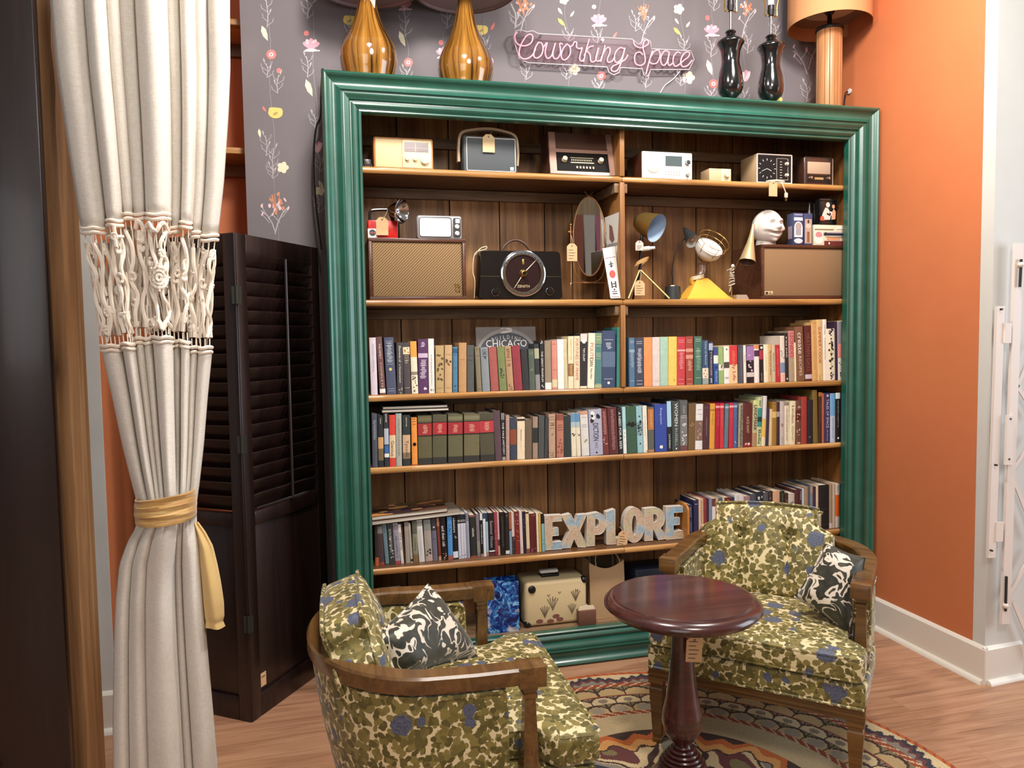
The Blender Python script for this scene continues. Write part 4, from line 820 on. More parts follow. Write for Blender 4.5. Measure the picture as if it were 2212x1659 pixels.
# brass cone lamp beside the right speaker
o = Vector((atY(1592, 642, .11).x, .11, Z2)); e = empty('cone_lamp', o, 'cream cone shaded lamp on slim brass stem beside right loudspeaker', 'lamp')
b = MB(); x0 = rel(1586, 641, .11, o).x; x1 = rel(1613, 641, .11, o).x; b.prism([(x0, 0), (x1, 0), (x1-.012, .020), (x0, .020)], -.02, .05, axis='y'); b.build('base', mat('grey_base', (170, 150, 130), .4), e)
t0 = rel(1627, 488, .09, o); t1 = rel(1614, 566, .055, o); ax = (t1-t0).normalized(); q = ax.to_track_quat('Z', 'Y').to_matrix(); l = (t1-t0).length
b = MB(); b.lathe([(.008, -.004), (.007, 0), (.010, l*.25), (.017, l*.52), (.018, l*.53), (.036, l)], 28, t0, 0, True, 0, q); b.build('cone_shade', mat('champagne_metal', (206, 182, 136), .35, .5), e)
b = MB(); b.lathe([(.0355, l-.001), (.02, l*.6)], 28, t0, 0, True, 0, q); b.build('shade_lining', pal('5a4634'), e)
st = [tuple(rel(px, py, .11, o)) for px, py in ((1581, 641), (1581, 600), (1589, 575), (1601, 552), (1606, 545))]; st[0] = (st[0][0], 0, .018)
b = MB(); b.tube(cat_rom(st, 5), .003, 6); b.build('stem', BRASS, e)
cc = rel(1581, 595, .11, o); b = MB()
for i in range(7): b.tube([cc+Vector((.014*math.cos(t)*(1-.08*i), .010*math.sin(t), -.04+i*.011+.005*math.cos(t+i))) for t in [k_*PI/5 for k_ in range(10)]], .0022, 5, closed=True)
b.tube([cc+Vector((-.004, 0, -.04)), cc+Vector((-.014, -.005, -.072))], .0018, 5); b.tube([cc+Vector((-.002, -.005, .034)), cc+Vector((-.03, -.008, .02))], .0012, 4); b.ball(cc+Vector((0, -.008, .04)), .009, 8, sc=(1, .6, 1)); b.build('wound_cord', mat('silver_cord', (206, 196, 184), .4), e)
# plaster head on right speaker
hx0 = atY(1630, 490, .15).x; hx1 = atY(1693, 490, .15).x; hz = atY(1660, 455, .15).z-zR
e = empty('plaster_head', ((hx0+hx1)/2, .16, zR), 'white plaster head with a toothy grin standing on right loudspeaker', 'sculpture', rz=R(6)); hr = (hx1-hx0)/2; hh_ = hz*.5
def G(a, a0, s_): return math.exp(-((a-a0)/s_)**2)
def headp(u, v):
    th = (u*2-1)*PI; ph = (v-.5)*PI                   # th 0 = face (-y)
    x = math.sin(th)*math.cos(ph); y = -math.cos(th)*math.cos(ph); z = math.sin(ph)
    r = 1.0+.05*G(th, 0, .9)*G(ph, -.5, .5)
    r += .24*G(th, 0, .20)*G(ph, -.08, .14)+.09*G(th, 0, .13)*G(ph, .14, .2)       # nose
    r += .13*(G(abs(th), .38, .25))*G(ph, .30, .12)                                  # brow
    r -= .22*G(abs(th), .36, .17)*G(ph, .14, .11)                                    # eye sockets
    r += .05*G(abs(th), .36, .10)*G(ph, .13, .06)
    r += .12*G(abs(th), .62, .25)*G(ph, -.16, .16)                                   # cheeks
    r -= .30*G(ph, -.42-.0*th+.22*min(th*th, .5), .055)*G(th, 0, .55)                # open grin
    r += .08*G(ph, -.56+.2*min(th*th, .5), .06)*G(th, 0, .45)+.06*G(ph, -.30+.2*min(th*th, .5), .05)*G(th, 0, .45)
    r += .16*G(th, 0, .34)*G(ph, -.82, .17)                                          # chin
    r += .10*G(abs(th), 1.62, .14)*G(ph, .02, .26)                                   # ears
    return Vector((x*r*hr*.88, y*r*hr*1.0+.006, z*r*hh_*.98+hh_*1.08))
b = MB(); b.grid(headp, 84, 60, closeu=True); b.build('face', mat('white_plaster', (224, 216, 208), .7, var=.04, vscale=30), e)
b = MB(); b.lathe([(hr*.62, 0), (hr*.58, .02), (hr*.5, .05)], 24, (0, .015, 0)); b.build('neck', mat('white_plaster', 0), e)
b = MB()
for i in range(8):
    th = -.42+i*.12; p = headp(.5+th/(2*PI), .5+(-.40+.2*min(th*th, .5))/PI); b.ball(p+Vector((0, -.001, 0)), .0042, 6, sc=(1, .7, 1.2))
b.build('teeth', mat('white_plaster', 0), e)
b = MB()
for s_ in (-1, 1): b.ball(headp(.5+s_*.36/(2*PI), .5+.14/PI)+Vector((0, .001, 0)), .0055, 8)
b.build('eyes', mat('white_plaster', 0), e)
# blue printed carton
def printed_box(name, cat, x0, x1, pyt, y, zs, d, label, body, deco, rz=0, side=None, group=None):
    a = atY(x0, (pyt+525)/2, y).x; c = atY(x1, (pyt+525)/2, y).x; h = atY((x0+x1)/2, pyt, y).z-zs
    e = empty(name, ((a+c)/2, y, zs), label, cat, rz, group); hw = (c-a)/2
    b = MB(); b.rbox(-hw, hw, 0, d, 0, h, .0015); b.build('carton', body, e)
    b = MB(); ms = []
    for kind, col, *a_ in deco:
        ms.append(pal(col)); mi = len(ms)-1
        if kind == 'r': b.box(-hw+2*hw*a_[0], -hw+2*hw*a_[1], -.0004-.0002*mi, 0, h*a_[2], h*a_[3], mi)
        elif kind == 'e': b.prism([(x, z) for x, z in ellip(-hw+2*hw*a_[0], h*a_[1], 2*hw*a_[2], h*a_[3], 14)], -.0004-.0002*mi, 0, mi, 'y')
        elif kind == 's': b.box(-hw-.0005, -hw, d*a_[0], d*a_[1], h*a_[2], h*a_[3], mi)
    if ms: b.build('printed_panel', ms, e)
    return e, hw, h
NAVY = mat('navy_card', (62, 70, 104), .4)
e, hw, h = printed_box('printed_carton', 'box', 1714, 1735, 460, .085, zR, .05, 'tall navy carton with arched white picture on right loudspeaker', NAVY, [('r', '8c90b4', .08, .92, .92, .97), ('r', 'e6e0e0', .06, .94, .76, .86), ('e', 'efe8e6', .5, .55, .42, .18), ('r', 'efe8e6', .08, .92, .24, .58), ('e', 'a89a98', .5, .58, .32, .12), ('r', '9c9aa0', .22, .78, .3, .5), ('e', 'e2d2d8', .5, .12, .44, .08), ('s', '9a8a90', .2, .8, .2, .6)])
e, hw, h = printed_box('printed_carton', 'box', 1737, 1755, 461, .088, zR, .05, 'narrow navy carton with sepia picture panel beside the arched one', NAVY, [('r', 'b49c8c', .1, .9, .05, .82), ('r', '8a5a38', .35, .65, .08, .42), ('e', 'cbb8a6', .5, .6, .3, .08), ('e', '4c3a34', .5, .74, .12, .06)])
BXP = mat('cream_box', (222, 206, 182), .45)
e, hw, h = printed_box('tin_box', 'tin', 1758, 1828, 486, .09, zR, .05, 'cream and red printed tin with dark handle at right end of loudspeaker', BXP, [('r', '6a2a24', .32, 1.0, .0, .22), ('r', '3c3a50', .3, .95, .48, .60), ('r', 'a8a4b0', .3, .95, .62, .66), ('r', 'd8946c', .4, .8, .26, .40), ('e', 'f0e2d8', .15, .25, .13, .2), ('e', 'c8868c', .15, .52, .1, .14), ('r', 'e8e0cc', .7, .98, .8, .95), ('r', '8a7a60', .02, .6, .76, .80), ('e', 'fff6e8', .47, .1, .02, .05), ('e', 'fff6e8', .92, .1, .02, .05)])
b = MB(); b.tube(cat_rom([(-hw*.3, -.004, h*.62), (-hw*.28, -.010, h*.56), (hw*.8, -.010, h*.56), (hw*.82, -.004, h*.62)], 3), .0022, 6); b.build('handle', BLKMET, e); ztn = zR+h+.0005
a = atY(1770, 455, .092).x; c = atY(1808, 455, .092).x; h = atY(1790, 429, .092).z-ztn; hw = (c-a)/2
e = empty('tea_tin', ((a+c)/2, .092, ztn), 'black tin with pink seated figures picture on top of printed tin', 'tin')
BLT = mat('black_tin', (18, 17, 18), .22, coat=.5)
b = MB(); b.rbox(-hw, hw, 0, .05, 0, h, .004); b.rbox(-hw+.002, hw-.002, -.002, .052, .004, .012, .002); b.rbox(-hw+.002, hw-.002, -.002, .052, h-.012, h-.004, .002); b.build('tin_body', BLT, e)
b = MB(); F = lambda pts, mi: b.prism([(hw*2*(u-.5), h*v) for u, v in pts], -.0008-.0003*mi, 0, mi, 'y')
F([(.08, .18), (.6, .2), (.66, .4), (.5, .62), (.34, .66), (.2, .45)], 0); F(ellip(.48, .76, .11, .1, 12), 0); F([(.55, .42), (.8, .3), (.86, .44), (.62, .52)], 0); F([(.68, .2), (.9, .22), (.92, .5), (.82, .62), (.72, .5)], 1); F(ellip(.79, .7, .08, .08, 10), 1); F([(.05, .16), (.3, .16), (.22, .34), (.06, .3)], 2); F([(.4, .4), (.6, .34), (.62, .38), (.44, .46)], 3)
b.build('picture_panel', [pal('f0d0c4'), pal('d89a78'), pal('d05848'), pal('201c1c')], e)
a = atY(1753, 460, .12).x; c = atY(1764, 460, .12).x; h2 = atY(1758, 436, .12).z-zR
e = empty('dark_bottle', ((a+c)/2, .155, zR), 'dark narrow bottle standing between navy carton and black tin', 'bottle'); r_ = (c-a)*.55
b = MB(); b.lathe([(0, 0), (r_, 0), (r_, h2*.7), (r_*.45, h2*.85), (r_*.45, h2), (0, h2)], 16); b.build('bottle_body', mat('dark_glass', (44, 42, 48), .15, coat=.6), e)
# ------------------------------------------------------------------ EXPLORE letters on the fifth shelf
Z5 = ZS[4]; YE = .135
def mapmat():
    m, nt, b = newmat('old_map_print')
    n = noiset(nt, coords(nt, (1, 1, 1)), 9, 2, .5, .5); n2 = noiset(nt, coords(nt, (1, 1, 1)), 70, 6, .75, 2.0)
    c = ramp(nt, n.outputs[0], [(.34, (140, 176, 200)), (.43, (168, 182, 190)), (.48, (200, 186, 158)), (.56, (206, 172, 146)), (.66, (196, 186, 150))])
    c2 = mixc(nt, ramp(nt, n2.outputs[0], [(.40, 1.0), (.50, 0.0)]), c, (118, 104, 98)); c2 = mixc(nt, .5, c, c2)
    L(nt, c2, b.inputs['Base Color']); b.inputs['Roughness'].default_value = .5; return m
MAPM = mapmat(); EDGEW = mat('whitewashed_edge', (214, 202, 190), .6)
PE = lambda px, py: atY(px, py, YE)
e0 = PE(1176, 1190); e = empty('word_sign', (e0.x, YE, Z5), 'chunky map printed letters spelling EXPLORE on the lowest book shelf', 'sign')
def letter(outer, holes):
    cu = bpy.data.curves.new('l', 'CURVE'); cu.dimensions = '2D'; cu.fill_mode = 'BOTH'
    for lp in [outer]+holes:
        sp = cu.splines.new('POLY'); sp.points.add(len(lp)-1); sp.use_cyclic_u = True
        for pt, (x, z) in zip(sp.points, lp): pt.co = (x, z, 0, 1)
    o_ = bpy.data.objects.new('l', cu); me = o_.to_mesh(); vs = [v.co.copy() for v in me.vertices]; fs = [list(p.vertices) for p in me.polygons]; o_.to_mesh_clear(); bpy.data.objects.remove(o_); bpy.data.curves.remove(cu)
    return vs, fs, [outer]+holes
def px2(lp, first): 
    out = []
    for x, y in lp: p = PE(1150+x/5.672, 1060+y/5.672); out.append((p.x-e0.x, max(.0, p.z-Z5)))
    return out
def pell(cx, cy, rx, ry, n=22, a0=0., a1=2*PI): return ellip(cx, cy, rx, ry, n, a0, a1)
LET = [([(150, 310), (360, 300), (362, 372), (245, 380), (245, 462), (318, 455), (322, 548), (243, 555), (243, 632), (360, 625), (362, 712), (160, 728)], []),
 ([(360, 312), (470, 285), (530, 400), (558, 300), (668, 292), (582, 490), (660, 660), (660, 690), (560, 692), (512, 590), (470, 700), (360, 708), (458, 490)], []),
 ([(672, 295), (800, 270)]+[(800+105*math.cos(t), 405+135*math.sin(t)) for t in [-PI/2+i*PI/12 for i in range(1, 12)]]+[(765, 540), (765, 672), (668, 684)], [[(768, 345), (768, 455), (800, 448), (818, 420), (818, 372), (800, 345)]]),
 ([(905, 265), (1015, 228), (1015, 585), (1105, 575), (1105, 650), (912, 660)], []),
 (pell(1245, 420, 128, 215, 28), [pell(1250, 425, 32, 128, 22)]),
 ([(1375, 225), (1480, 212)]+[(1520+105*math.cos(t), 340+128*math.sin(t)) for t in [-PI/2+i*PI/10 for i in range(0, 9)]]+[(1575, 465), (1636, 540), (1640, 590), (1545, 604), (1500, 500), (1478, 470), (1478, 610), (1378, 618)], [[(1480, 288), (1480, 395), (1515, 388), (1532, 360), (1532, 315), (1515, 285)]]),
 ([(1640, 200), (1845, 190), (1845, 262), (1735, 270), (1735, 335), (1806, 328), (1806, 415), (1730, 422), (1730, 500), (1845, 488), (1870, 580), (1640, 600)], [])]
DL = .035
for li, (outer, holes) in enumerate(LET):
    vs, fs, loops = letter(px2(outer, 0), [px2(hl, 0) for hl in holes]); b = MB(); dy = (0.0, .0015, .0005, .001, .0, .0012, .0006)[li]
    b.add([(v.x, dy, v.y) for v in vs], fs, 0, False); b.add([(v.x, DL, v.y) for v in vs], fs, 1, False)
    for lp in loops:
        n = len(lp); b.add([(x, dy, z) for x, z in lp]+[(x, DL, z) for x, z in lp], [(i, (i+1) % n, n+(i+1) % n, n+i) for i in range(n)], 1, False)
        b.tube([(x, dy+.0002, z) for x, z in lp], .0014, 4, 1, True, smooth=False)
    b.build('letter_'+'EXPLORE'[li].lower(), [MAPM, EDGEW], e)
tag_px(1332, 1354, 1147, 1180, YE-.012, 'kraft tag hanging between L and O of the EXPLORE letters', rot=(0, R(10), 0), string_to=(PE(1337, 1137).x, YE-.004, PE(1337, 1137).z))
# ------------------------------------------------------------------ things on the bookcase bottom
ZB = ZF+.0005
# suitcase record player
YR = .12
sp = [atY(*q_, YR) for q_ in ((1139, 1368), (1268, 1352), (1266, 1243), (1134, 1264))]
x0 = sp[3].x; x1 = sp[2].x+.004; zt_ = (sp[3].z+sp[2].z)/2
e = empty('record_player_case', ((x0+x1)/2, YR, ZB), 'cream suitcase record player with black corners and printed garden picture', 'record player'); hw = (x1-x0)/2; h = zt_-ZB
b = MB(); b.rbox(-hw, hw, 0, .16, 0, h, .018, 4); b.build('case', mat('cream_vinyl', (218, 196, 152), .5, var=.03, vscale=200), e)
b = MB()
for cx, cz in ((-hw+.03, h-.03), ): b.lathe([(.017, 0), (.016, .004), (.012, .007), (0, .008)], 18, (cx, -.0005, cz), 0, True, 0, Matrix.Rotation(PI/2, 3, 'X'))
for cx, cz in ((-hw+.012, .012), (hw-.012, .012), (hw-.012, h-.012)): b.ball((cx, .012, cz), .017, 10)
b.build('corner_cap', BLACK, e)
b = MB(); b.rbox(-.05, .03, .05, .10, h, h+.012, .004, mi=0); b.rbox(-.055, .028, .055, .085, h+.014, h+.030, .007, mi=1); b.build('carry_handle', [BLACK, WHITE], e)
b = MB()
def plant(x, z, s_, mi):
    for k in range(5): a = -.8+k*.4; b.tube(cat_rom([(x, -.0006, z), (x+.3*s_*math.sin(a), -.0006, z+.5*s_), (x+.55*s_*math.sin(a), -.0006, z+s_*(1-.2*abs(a)))], 3), .0018, 4, mi)
plant(-hw*.38, h*.20, .05, 0); plant(-hw*.12, h*.34, .06, 1); plant(hw*.62, h*.5, .05, 0); plant(hw*.5, h*.22, .045, 1)
for x, z, mi in ((-hw*.55, h*.12, 2), (-hw*.2, h*.1, 2), (hw*.1, h*.12, 2), (-hw*.02, h*.2, 2)): b.prism(ellip(x, z, .016, .009, 10), -.0012, 0, mi, 'y')
for x, z in ((-hw*.25, h*.66), (-hw*.1, h*.55), (hw*.1, h*.7), (hw*.66, h*.72)): b.tube([(x-.006, -.0006, z+.008), (x, -.0006, z), (x+.006, -.0006, z+.008)], .0014, 4, 0)
b.build('printed_picture', [pal('6a5a48'), pal('7c6e58'), pal('80504a')], e)
e2 = empty('storage_case', (atY(1085, 1300, .20).x-.02, .2, ZB), 'dark green case standing behind the blue gift bag', 'case')
b = MB(); b.rbox(-.07, .10, 0, .13, 0, .16, .008); b.build('case', mat('dark_green_vinyl', (18, 52, 38), .5), e2); b = MB(); b.rbox(-.04, .04, .03, .07, .162, .175, .005); b.build('handle', WHITE, e2)
e3 = empty('storage_case', (atY(842, 1280, .16).x+.05, .16, ZB), 'dark case with white handle at left end of bookcase bottom', 'case')
b = MB(); b.rbox(-.13, .16, 0, .15, 0, .165, .01); b.build('case', mat('black_vinyl', (30, 26, 24), .5), e3); b = MB(); b.rbox(-.09, .0, .03, .055, .188, .204, .006, mi=0); b.cyl((-.08, .042, .163), (-.08, .042, .19), .004, mi=1); b.cyl((-.01, .042, .163), (-.01, .042, .19), .004, mi=1); b.build('handle', [WHITE, BLACK], e3)
e4 = empty('storage_case', (atY(1408, 1240, .18).x, .18, ZB), 'dark blue case behind the round table and right of paper bag', 'case')
b = MB(); b.rbox(-.08, .12, 0, .14, 0, .185, .008); b.build('case', mat('midnight_vinyl', (30, 40, 56), .45), e4); b = MB(); b.tube(cat_rom([(-.07, -.004, .05), (-.055, -.006, .12), (-.03, -.006, .145), (-.005, -.004, .12)], 4), .004, 6); b.build('handle', WHITE, e4)
# blue gift bag
bl = [atY(*q_, .09) for q_ in ((1058, 1376), (1122, 1368), (1112, 1256), (1052, 1262))]
e = empty('gift_bag', ((bl[0].x+bl[1].x)/2, .10, ZB), 'glossy blue printed gift bag standing left of record player case', 'bag'); hw = (bl[1].x-bl[0].x)/2+.004; h = bl[3].z-ZB
def bluemat():
    m, nt, b = newmat('blue_print'); n = noiset(nt, coords(nt), 26, 5, .7, 1.5); n2 = noiset(nt, coords(nt, (1, 1, 1), loc=(3, 3, 3)), 9, 3)
    c = ramp(nt, n.outputs[0], [(.35, (10, 18, 60)), (.47, (24, 50, 130)), (.56, (50, 130, 200)), (.62, (160, 210, 236)), (.7, (30, 60, 140))])
    c = mixc(nt, ramp(nt, n2.outputs[0], [(.58, 0.0), (.64, 1.0)]), c, (206, 200, 204)); L(nt, c, b.inputs['Base Color']); b.inputs['Roughness'].default_value = .25; b.inputs['Coat Weight'].default_value = .5; return m
b = MB(); b.grid(lambda u, v: Vector((-hw+2*hw*u, -.004*math.sin(u*9)*math.sin(v*7)+.012*v, h*v+.006*math.sin(u*6)*v)), 18, 18); b.grid(lambda u, v: Vector((-hw+2*hw*u, .075, h*v)), 4, 4); b.grid(lambda u, v: Vector((-hw, .012*v+(.075-.012*v)*u, h*v)), 4, 6); b.grid(lambda u, v: Vector((hw, .012*v+(.075-.012*v)*u, h*v)), 4, 6); b.build('bag_body', bluemat(), e)
# brown paper bag with rope handle
bl = [atY(*q_, .13) for q_ in ((1277, 1350), (1352, 1340), (1345, 1240), (1276, 1232))]
e = empty('paper_bag', ((bl[0].x+bl[1].x)/2, .13, ZB), 'brown paper carrier bag with string handle right of record player', 'bag'); hw = (bl[1].x-bl[0].x)/2; h = atY(1300, 1205, .2).z-ZB
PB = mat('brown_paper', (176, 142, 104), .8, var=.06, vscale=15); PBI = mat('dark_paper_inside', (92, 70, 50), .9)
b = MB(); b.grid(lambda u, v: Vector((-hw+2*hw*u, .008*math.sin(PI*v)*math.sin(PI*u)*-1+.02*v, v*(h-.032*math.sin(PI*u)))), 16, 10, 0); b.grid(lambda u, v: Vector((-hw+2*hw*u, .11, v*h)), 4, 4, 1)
for s_ in (-1, 1): b.grid(lambda u, v: Vector((s_*hw-s_*.012*math.sin(PI*u)*v, .02*v+(.11-.02*v)*u, v*h)), 6, 5, 0)
b.build('bag_body', [PB, PBI], e)
b = MB()
for y_ in (.025, .108): b.tube(cat_rom([(-hw*.55, y_, h*.86), (-hw*.6, y_, h+.02), (-hw*.2, y_+.004, h+.05), (hw*.3, y_+.004, h+.045), (hw*.75, y_, h), (hw*.8, y_, h*.75)], 5), .0022, 5)
b.build('string_handle', STRING, e)
bl = [atY(*q_, .085) for q_ in ((1250, 1352), (1287, 1346))]
e = empty('small_carton', ((bl[0].x+bl[1].x)/2, .078, ZB), 'little brown carton with cream top flap in front of paper bag', 'box'); hw = (bl[1].x-bl[0].x)/2; h = atY(1268, 1318, .085).z-ZB
b = MB(); b.rbox(-hw, hw, 0, .035, 0, h, .002); b.build('carton', mat('brown_carton', (112, 74, 60), .5, var=.15, vscale=40), e); b = MB(); b.prism([(-hw, h), (hw, h), (hw*.8, h+.016), (.004, h+.019), (0, h+.026), (-.004, h+.019), (-hw*.8, h+.016)], .012, .014, axis='y'); b.build('top_flap', CREAM, e)
# ------------------------------------------------------------------ books
ORD = ['first', 'second', 'third', 'fourth', 'fifth', 'sixth', 'seventh', 'eighth', 'ninth', 'tenth', 'eleventh', 'twelfth', 'thirteenth', 'fourteenth', 'fifteenth', 'sixteenth', 'seventeenth', 'eighteenth', 'nineteenth', 'twentieth']
TENS = {2: 'twenty', 3: 'thirty', 4: 'forty', 5: 'fifty', 6: 'sixty', 7: 'seventy'}
def ordw(i):
    if i <= 20: return ORD[i-1]
    t, u = divmod(i, 10); return (TENS[t]+'-'+ORD[u-1]) if u else TENS[t][:-1]+'ieth'
def hexrgb(c): return tuple(int(c[i:i+2], 16) for i in (0, 2, 4))
def book(w, h, d, col, deco, lean, gloss, q):
    # origin at bottom left front corner of the spine; spine faces -y
    t = min(.0028, w*.18); bu = min(.0022, w*.10); root = MB(); ms = [BOOKP if gloss else BOOKC]
    def arc(x): return -bu*(1-((x-w/2)/(w/2))**2)
    xs = [w*i/6 for i in range(7)]
    root.add([(x, arc(x), z) for z in (0, h) for x in xs]+[(x, t, z) for z in (0, h) for x in (t, w-t)], [(i, i+1, 7+i+1, 7+i) for i in range(6)]+[(14, 15, 17, 16), (0, 14, 16, 7), (6, 13, 17, 15)]+[tuple(range(7))+(15, 14), tuple(range(7, 14))+(17, 16)], 0, True)
    root.box(0, t, 0, d, 0, h, 0); root.box(w-t, w, 0, d, 0, h, 0)
    def pm(c):
        p = pal(c)
        if p not in ms: ms.append(p)
        return ms.index(p)
    for it in deco:
        k = it[0]
        if k == 'b':                                   # band z0..z1 colour
            _, z0, z1, c = it; mi = pm(c); e_ = .0004
            root.add([(x, arc(x)-e_, h*z) for z in (z0, z1) for x in xs], [(i, i+1, 7+i+1, 7+i) for i in range(6)], mi, True)
        elif k == 't':                                 # vertical title reading downward
            _, s_, c, z0, z1, fx = it; put_text(root, s_, (w*.5, -bu-.0006, h*(z0+z1)/2), (0, 0, -1), (1, 0, 0), h*abs(z1-z0), w*fx, pm(c), .0)
        elif k == 'h':
            _, s_, c, zc_, fx, hz_ = it; put_text(root, s_, (w*.5, -bu-.0006, h*zc_), (1, 0, 0), (0, 0, 1), w*fx, h*hz_, pm(c))
        elif k == 'l':                                 # ruled lines at heights
            _, c, zs_ = it; mi = pm(c)
            for z in zs_: root.add([(x, arc(x)-.0005, h*z+dz) for dz in (-.0008, .0008) for x in xs[1:6]], [(i, i+1, 5+i+1, 5+i) for i in range(4)], mi, True)
        elif k == 'v':                                 # worn illegible vertical lettering
            _, c, z0, z1, fx = it; mi = pm(c); z = z0
            while z < z1:
                l = q.uniform(.012, .03); x0 = w*(.5-fx/2)+w*fx*q.uniform(0, .3); x1 = w*(.5+fx/2)-w*fx*q.uniform(0, .3)
                root.add([(x0, -bu-.0004, h*z), (x1, -bu-.0004, h*z), (x1, -bu-.0004, h*(z+l*.45)), (x0, -bu-.0004, h*(z+l*.45))], [(0, 1, 2, 3)], mi, False); z += l
        elif k == 'p':                                 # blotchy printed picture made of leaf spots
            _, c, z0, z1, n_ = it; mi = pm(c)
            for _k in range(n_):
                cx, cz = w*q.uniform(.2, .8), h*q.uniform(z0, z1); r1, r2 = w*q.uniform(.08, .2), w*q.uniform(.06, .16); a = q.uniform(0, 3)
                root.add([(min(max(cx+r1*math.cos(t_)*math.cos(a)-r2*math.sin(t_)*math.sin(a), w*.05), w*.95), -bu-.0005-_k*.00001, min(max(cz+r1*math.cos(t_)*math.sin(a)+r2*math.sin(t_)*math.cos(a), 0), h)) for t_ in [j*PI/4 for j in range(8)]], [tuple(range(8))], mi, False)
        elif k == 'o':
            _, c, zc_, r_ = it; root.add([(w/2+w*r_*math.cos(t_), -bu-.0007, h*zc_+w*r_*math.sin(t_)) for t_ in [j*PI/5 for j in range(10)]], [tuple(range(10))], pm(c), False)
    pg = MB(); pg.box(t, w-t, t, d-.004, .002, h-.003 if not gloss else h-.001)
    return root, ms, pg
BN = {}
def books(x0, y0, sc, zs, ys, rows, rowname, group, start, depth=.16, total=None):
    q = random.Random(start*31+int(x0)); out = []
    for i, it in enumerate(rows):
        xbl, xbr, xtl, yt, desc, col, deco = it[:7]
        pxl, pxr, pxt, pyt = x0+xbl/sc, x0+xbr/sc, x0+xtl/sc, y0+yt/sc
        yy = ys(pxl)+q.uniform(-.003, .003)
        pb = proj((atY(pxl, 900, yy).x, yy, zs)); A = atY(pxl, pb[1], yy); pb = proj((A.x, yy, zs)); A = atY(pxl, pb[1], yy); B = atY(pxr, pb[1], yy); T = atY(pxt, pyt, yy)
        lean = math.atan2(T.x-A.x, T.z-zs); h = math.hypot(T.x-A.x, T.z-zs); w = (B.x-A.x)*math.cos(lean)-.0006
        lean_ = lean
        if lean_ < 0: lift = 0.0
        else: lift = 0.0
        gloss = any(s_ in desc for s_ in ('paperback', 'glossy')); d = it[7] if len(it) > 7 else min(depth, .36*h+.09)
        root, ms, pg = book(max(w, .003), h, min(d, .235), col, deco, lean, gloss, q)
        n_ = start+i
        ob = root.build('book', ms, None, (A.x, yy, zs+.0003+(math.sin(lean)*max(w, .003) if lean > 0 else 0)), color=col); ob.rotation_euler = (0, lean, 0)
        p_ = pg.build('pages', PAGES, ob)
        tag(ob, '%s, %s from left, %s' % (desc, ordw(n_), rowname), 'book', group)
        out.append(ob)
    return out
UP_, MID, LOW = 'upper book row', 'middle book row', 'lower book row'
G1, G2, G3 = 'books on the upper book shelf', 'books on the middle book shelf', 'books on the lower book shelf'
W_, K_, GD, CR = 'e8e4dc', '26221f', 'c8b088', 'e8dcc0'
Z3, Z4 = ZS[2], ZS[3]
ys3 = lambda px: .090
books(795, 690, 7.9, Z3, ys3, [
 (55, 168, 20, 312, 'leaning lavender white paperback', 'd6cbd6', [('v', 'a89cac', .4, .9, .3)]),
 (205, 305, 135, 300, 'maroon brown book with cream title and white sticker', '6a4644', [('t', 'THE FAMILY', 'e0d2c4', .62, .88, .32), ('t', 'COMPLETE', 'c8b4a4', .12, .56, .32), ('b', .03, .10, W_)]),
 (325, 490, 270, 310, 'slate navy hardback with silver lines and gold emblem', '484e66', [('l', 'a4a8b4', [.93, .90, .85, .72, .66, .6, .53, .1, .06]), ('v', 'b4b8c0', .56, .9, .6), ('o', 'e0c878', .44, .16)]),
 (500, 608, 485, 395, 'charcoal book with white slanted title', '443e40', [('t', 'Elements of', W_, .62, .93, .3), ('t', 'a Construction', W_, .22, .58, .26), ('p', '8a8684', .02, .12, 5)]),
 (620, 735, 592, 395, 'dark brown hardback with cream spine label', '4a4244', [('b', .77, .91, 'e6d4ae'), ('p', 'a86048', .79, .89, 4), ('l', 'c8b89c', [.74, .70, .66, .12]), ('v', 'b0a490', .6, .66, .6)]),
 (750, 860, 716, 375, 'book with orange top and cream leafy lower spine', 'e6dcc0', [('b', .70, 1.0, 'e0a048'), ('p', '5a564a', .02, .40, 10), ('b', .36, .42, '8a8274')]),
 (865, 1030, 852, 340, 'deep purple hardback with silver panels', '57305c', [('b', .66, .74, 'c8b4cc'), ('v', 'e2d6e4', .28, .62, .7), ('v', 'e2d6e4', .86, .94, .5), ('p', 'e2d6e4', .08, .14, 3)]),
 (1042, 1140, 1025, 330, 'white paperback with thin grey lettering', 'ece8e2', [('v', '8a8a90', .14, .7, .22), ('h', '41', '50505a', .06, .6, .05)]),
 (1160, 1300, 1155, 447, 'worn tan cloth book with brown emblems', 'b89c6c', [('p', '5c4a30', .72, .80, 5), ('p', '5c4a30', .46, .64, 6), ('p', '5c4a30', .22, .4, 5), ('l', '8c7448', [.1])]),
 (1310, 1436, 1310, 440, 'peach tan cloth book with brown monogram', 'c6a276', [('p', '54432f', .58, .74, 8), ('l', 'a08058', [.1, .8])]),
 (1449, 1530, 1448, 470, 'small blue cloth book with dark bands', '4a7c9e', [('b', .86, .96, '2c5878'), ('l', '284c66', [.82, .54, .05]), ('o', '2c5070', .14, .2)]),
 (1550, 1682, 1550, 400, 'tall plain tan orange cloth book', 'bc9062', [('l', '9a744c', [.66])]),
 (1692, 1812, 1690, 440, 'plain charcoal grey cloth book', '525452', [('l', '3c3e3c', [.77, .68])]),
 (1862, 1945, 1820, 470, 'slim khaki cloth book', '80765c', [('l', '5a5240', [.95, .8, .06])]),
 (1957, 2087, 1915, 480, 'pale blue grey cloth book with dark bands', '848c90', [('l', '343a40', [.94, .9, .84, .8]), ('v', '343a40', .85, .9, .5), ('p', '444c52', .74, .78, 2)]),
 (2102, 2238, 2055, 480, 'plain dusty red cloth book', 'a25650', [])], UP_, G1, 1)
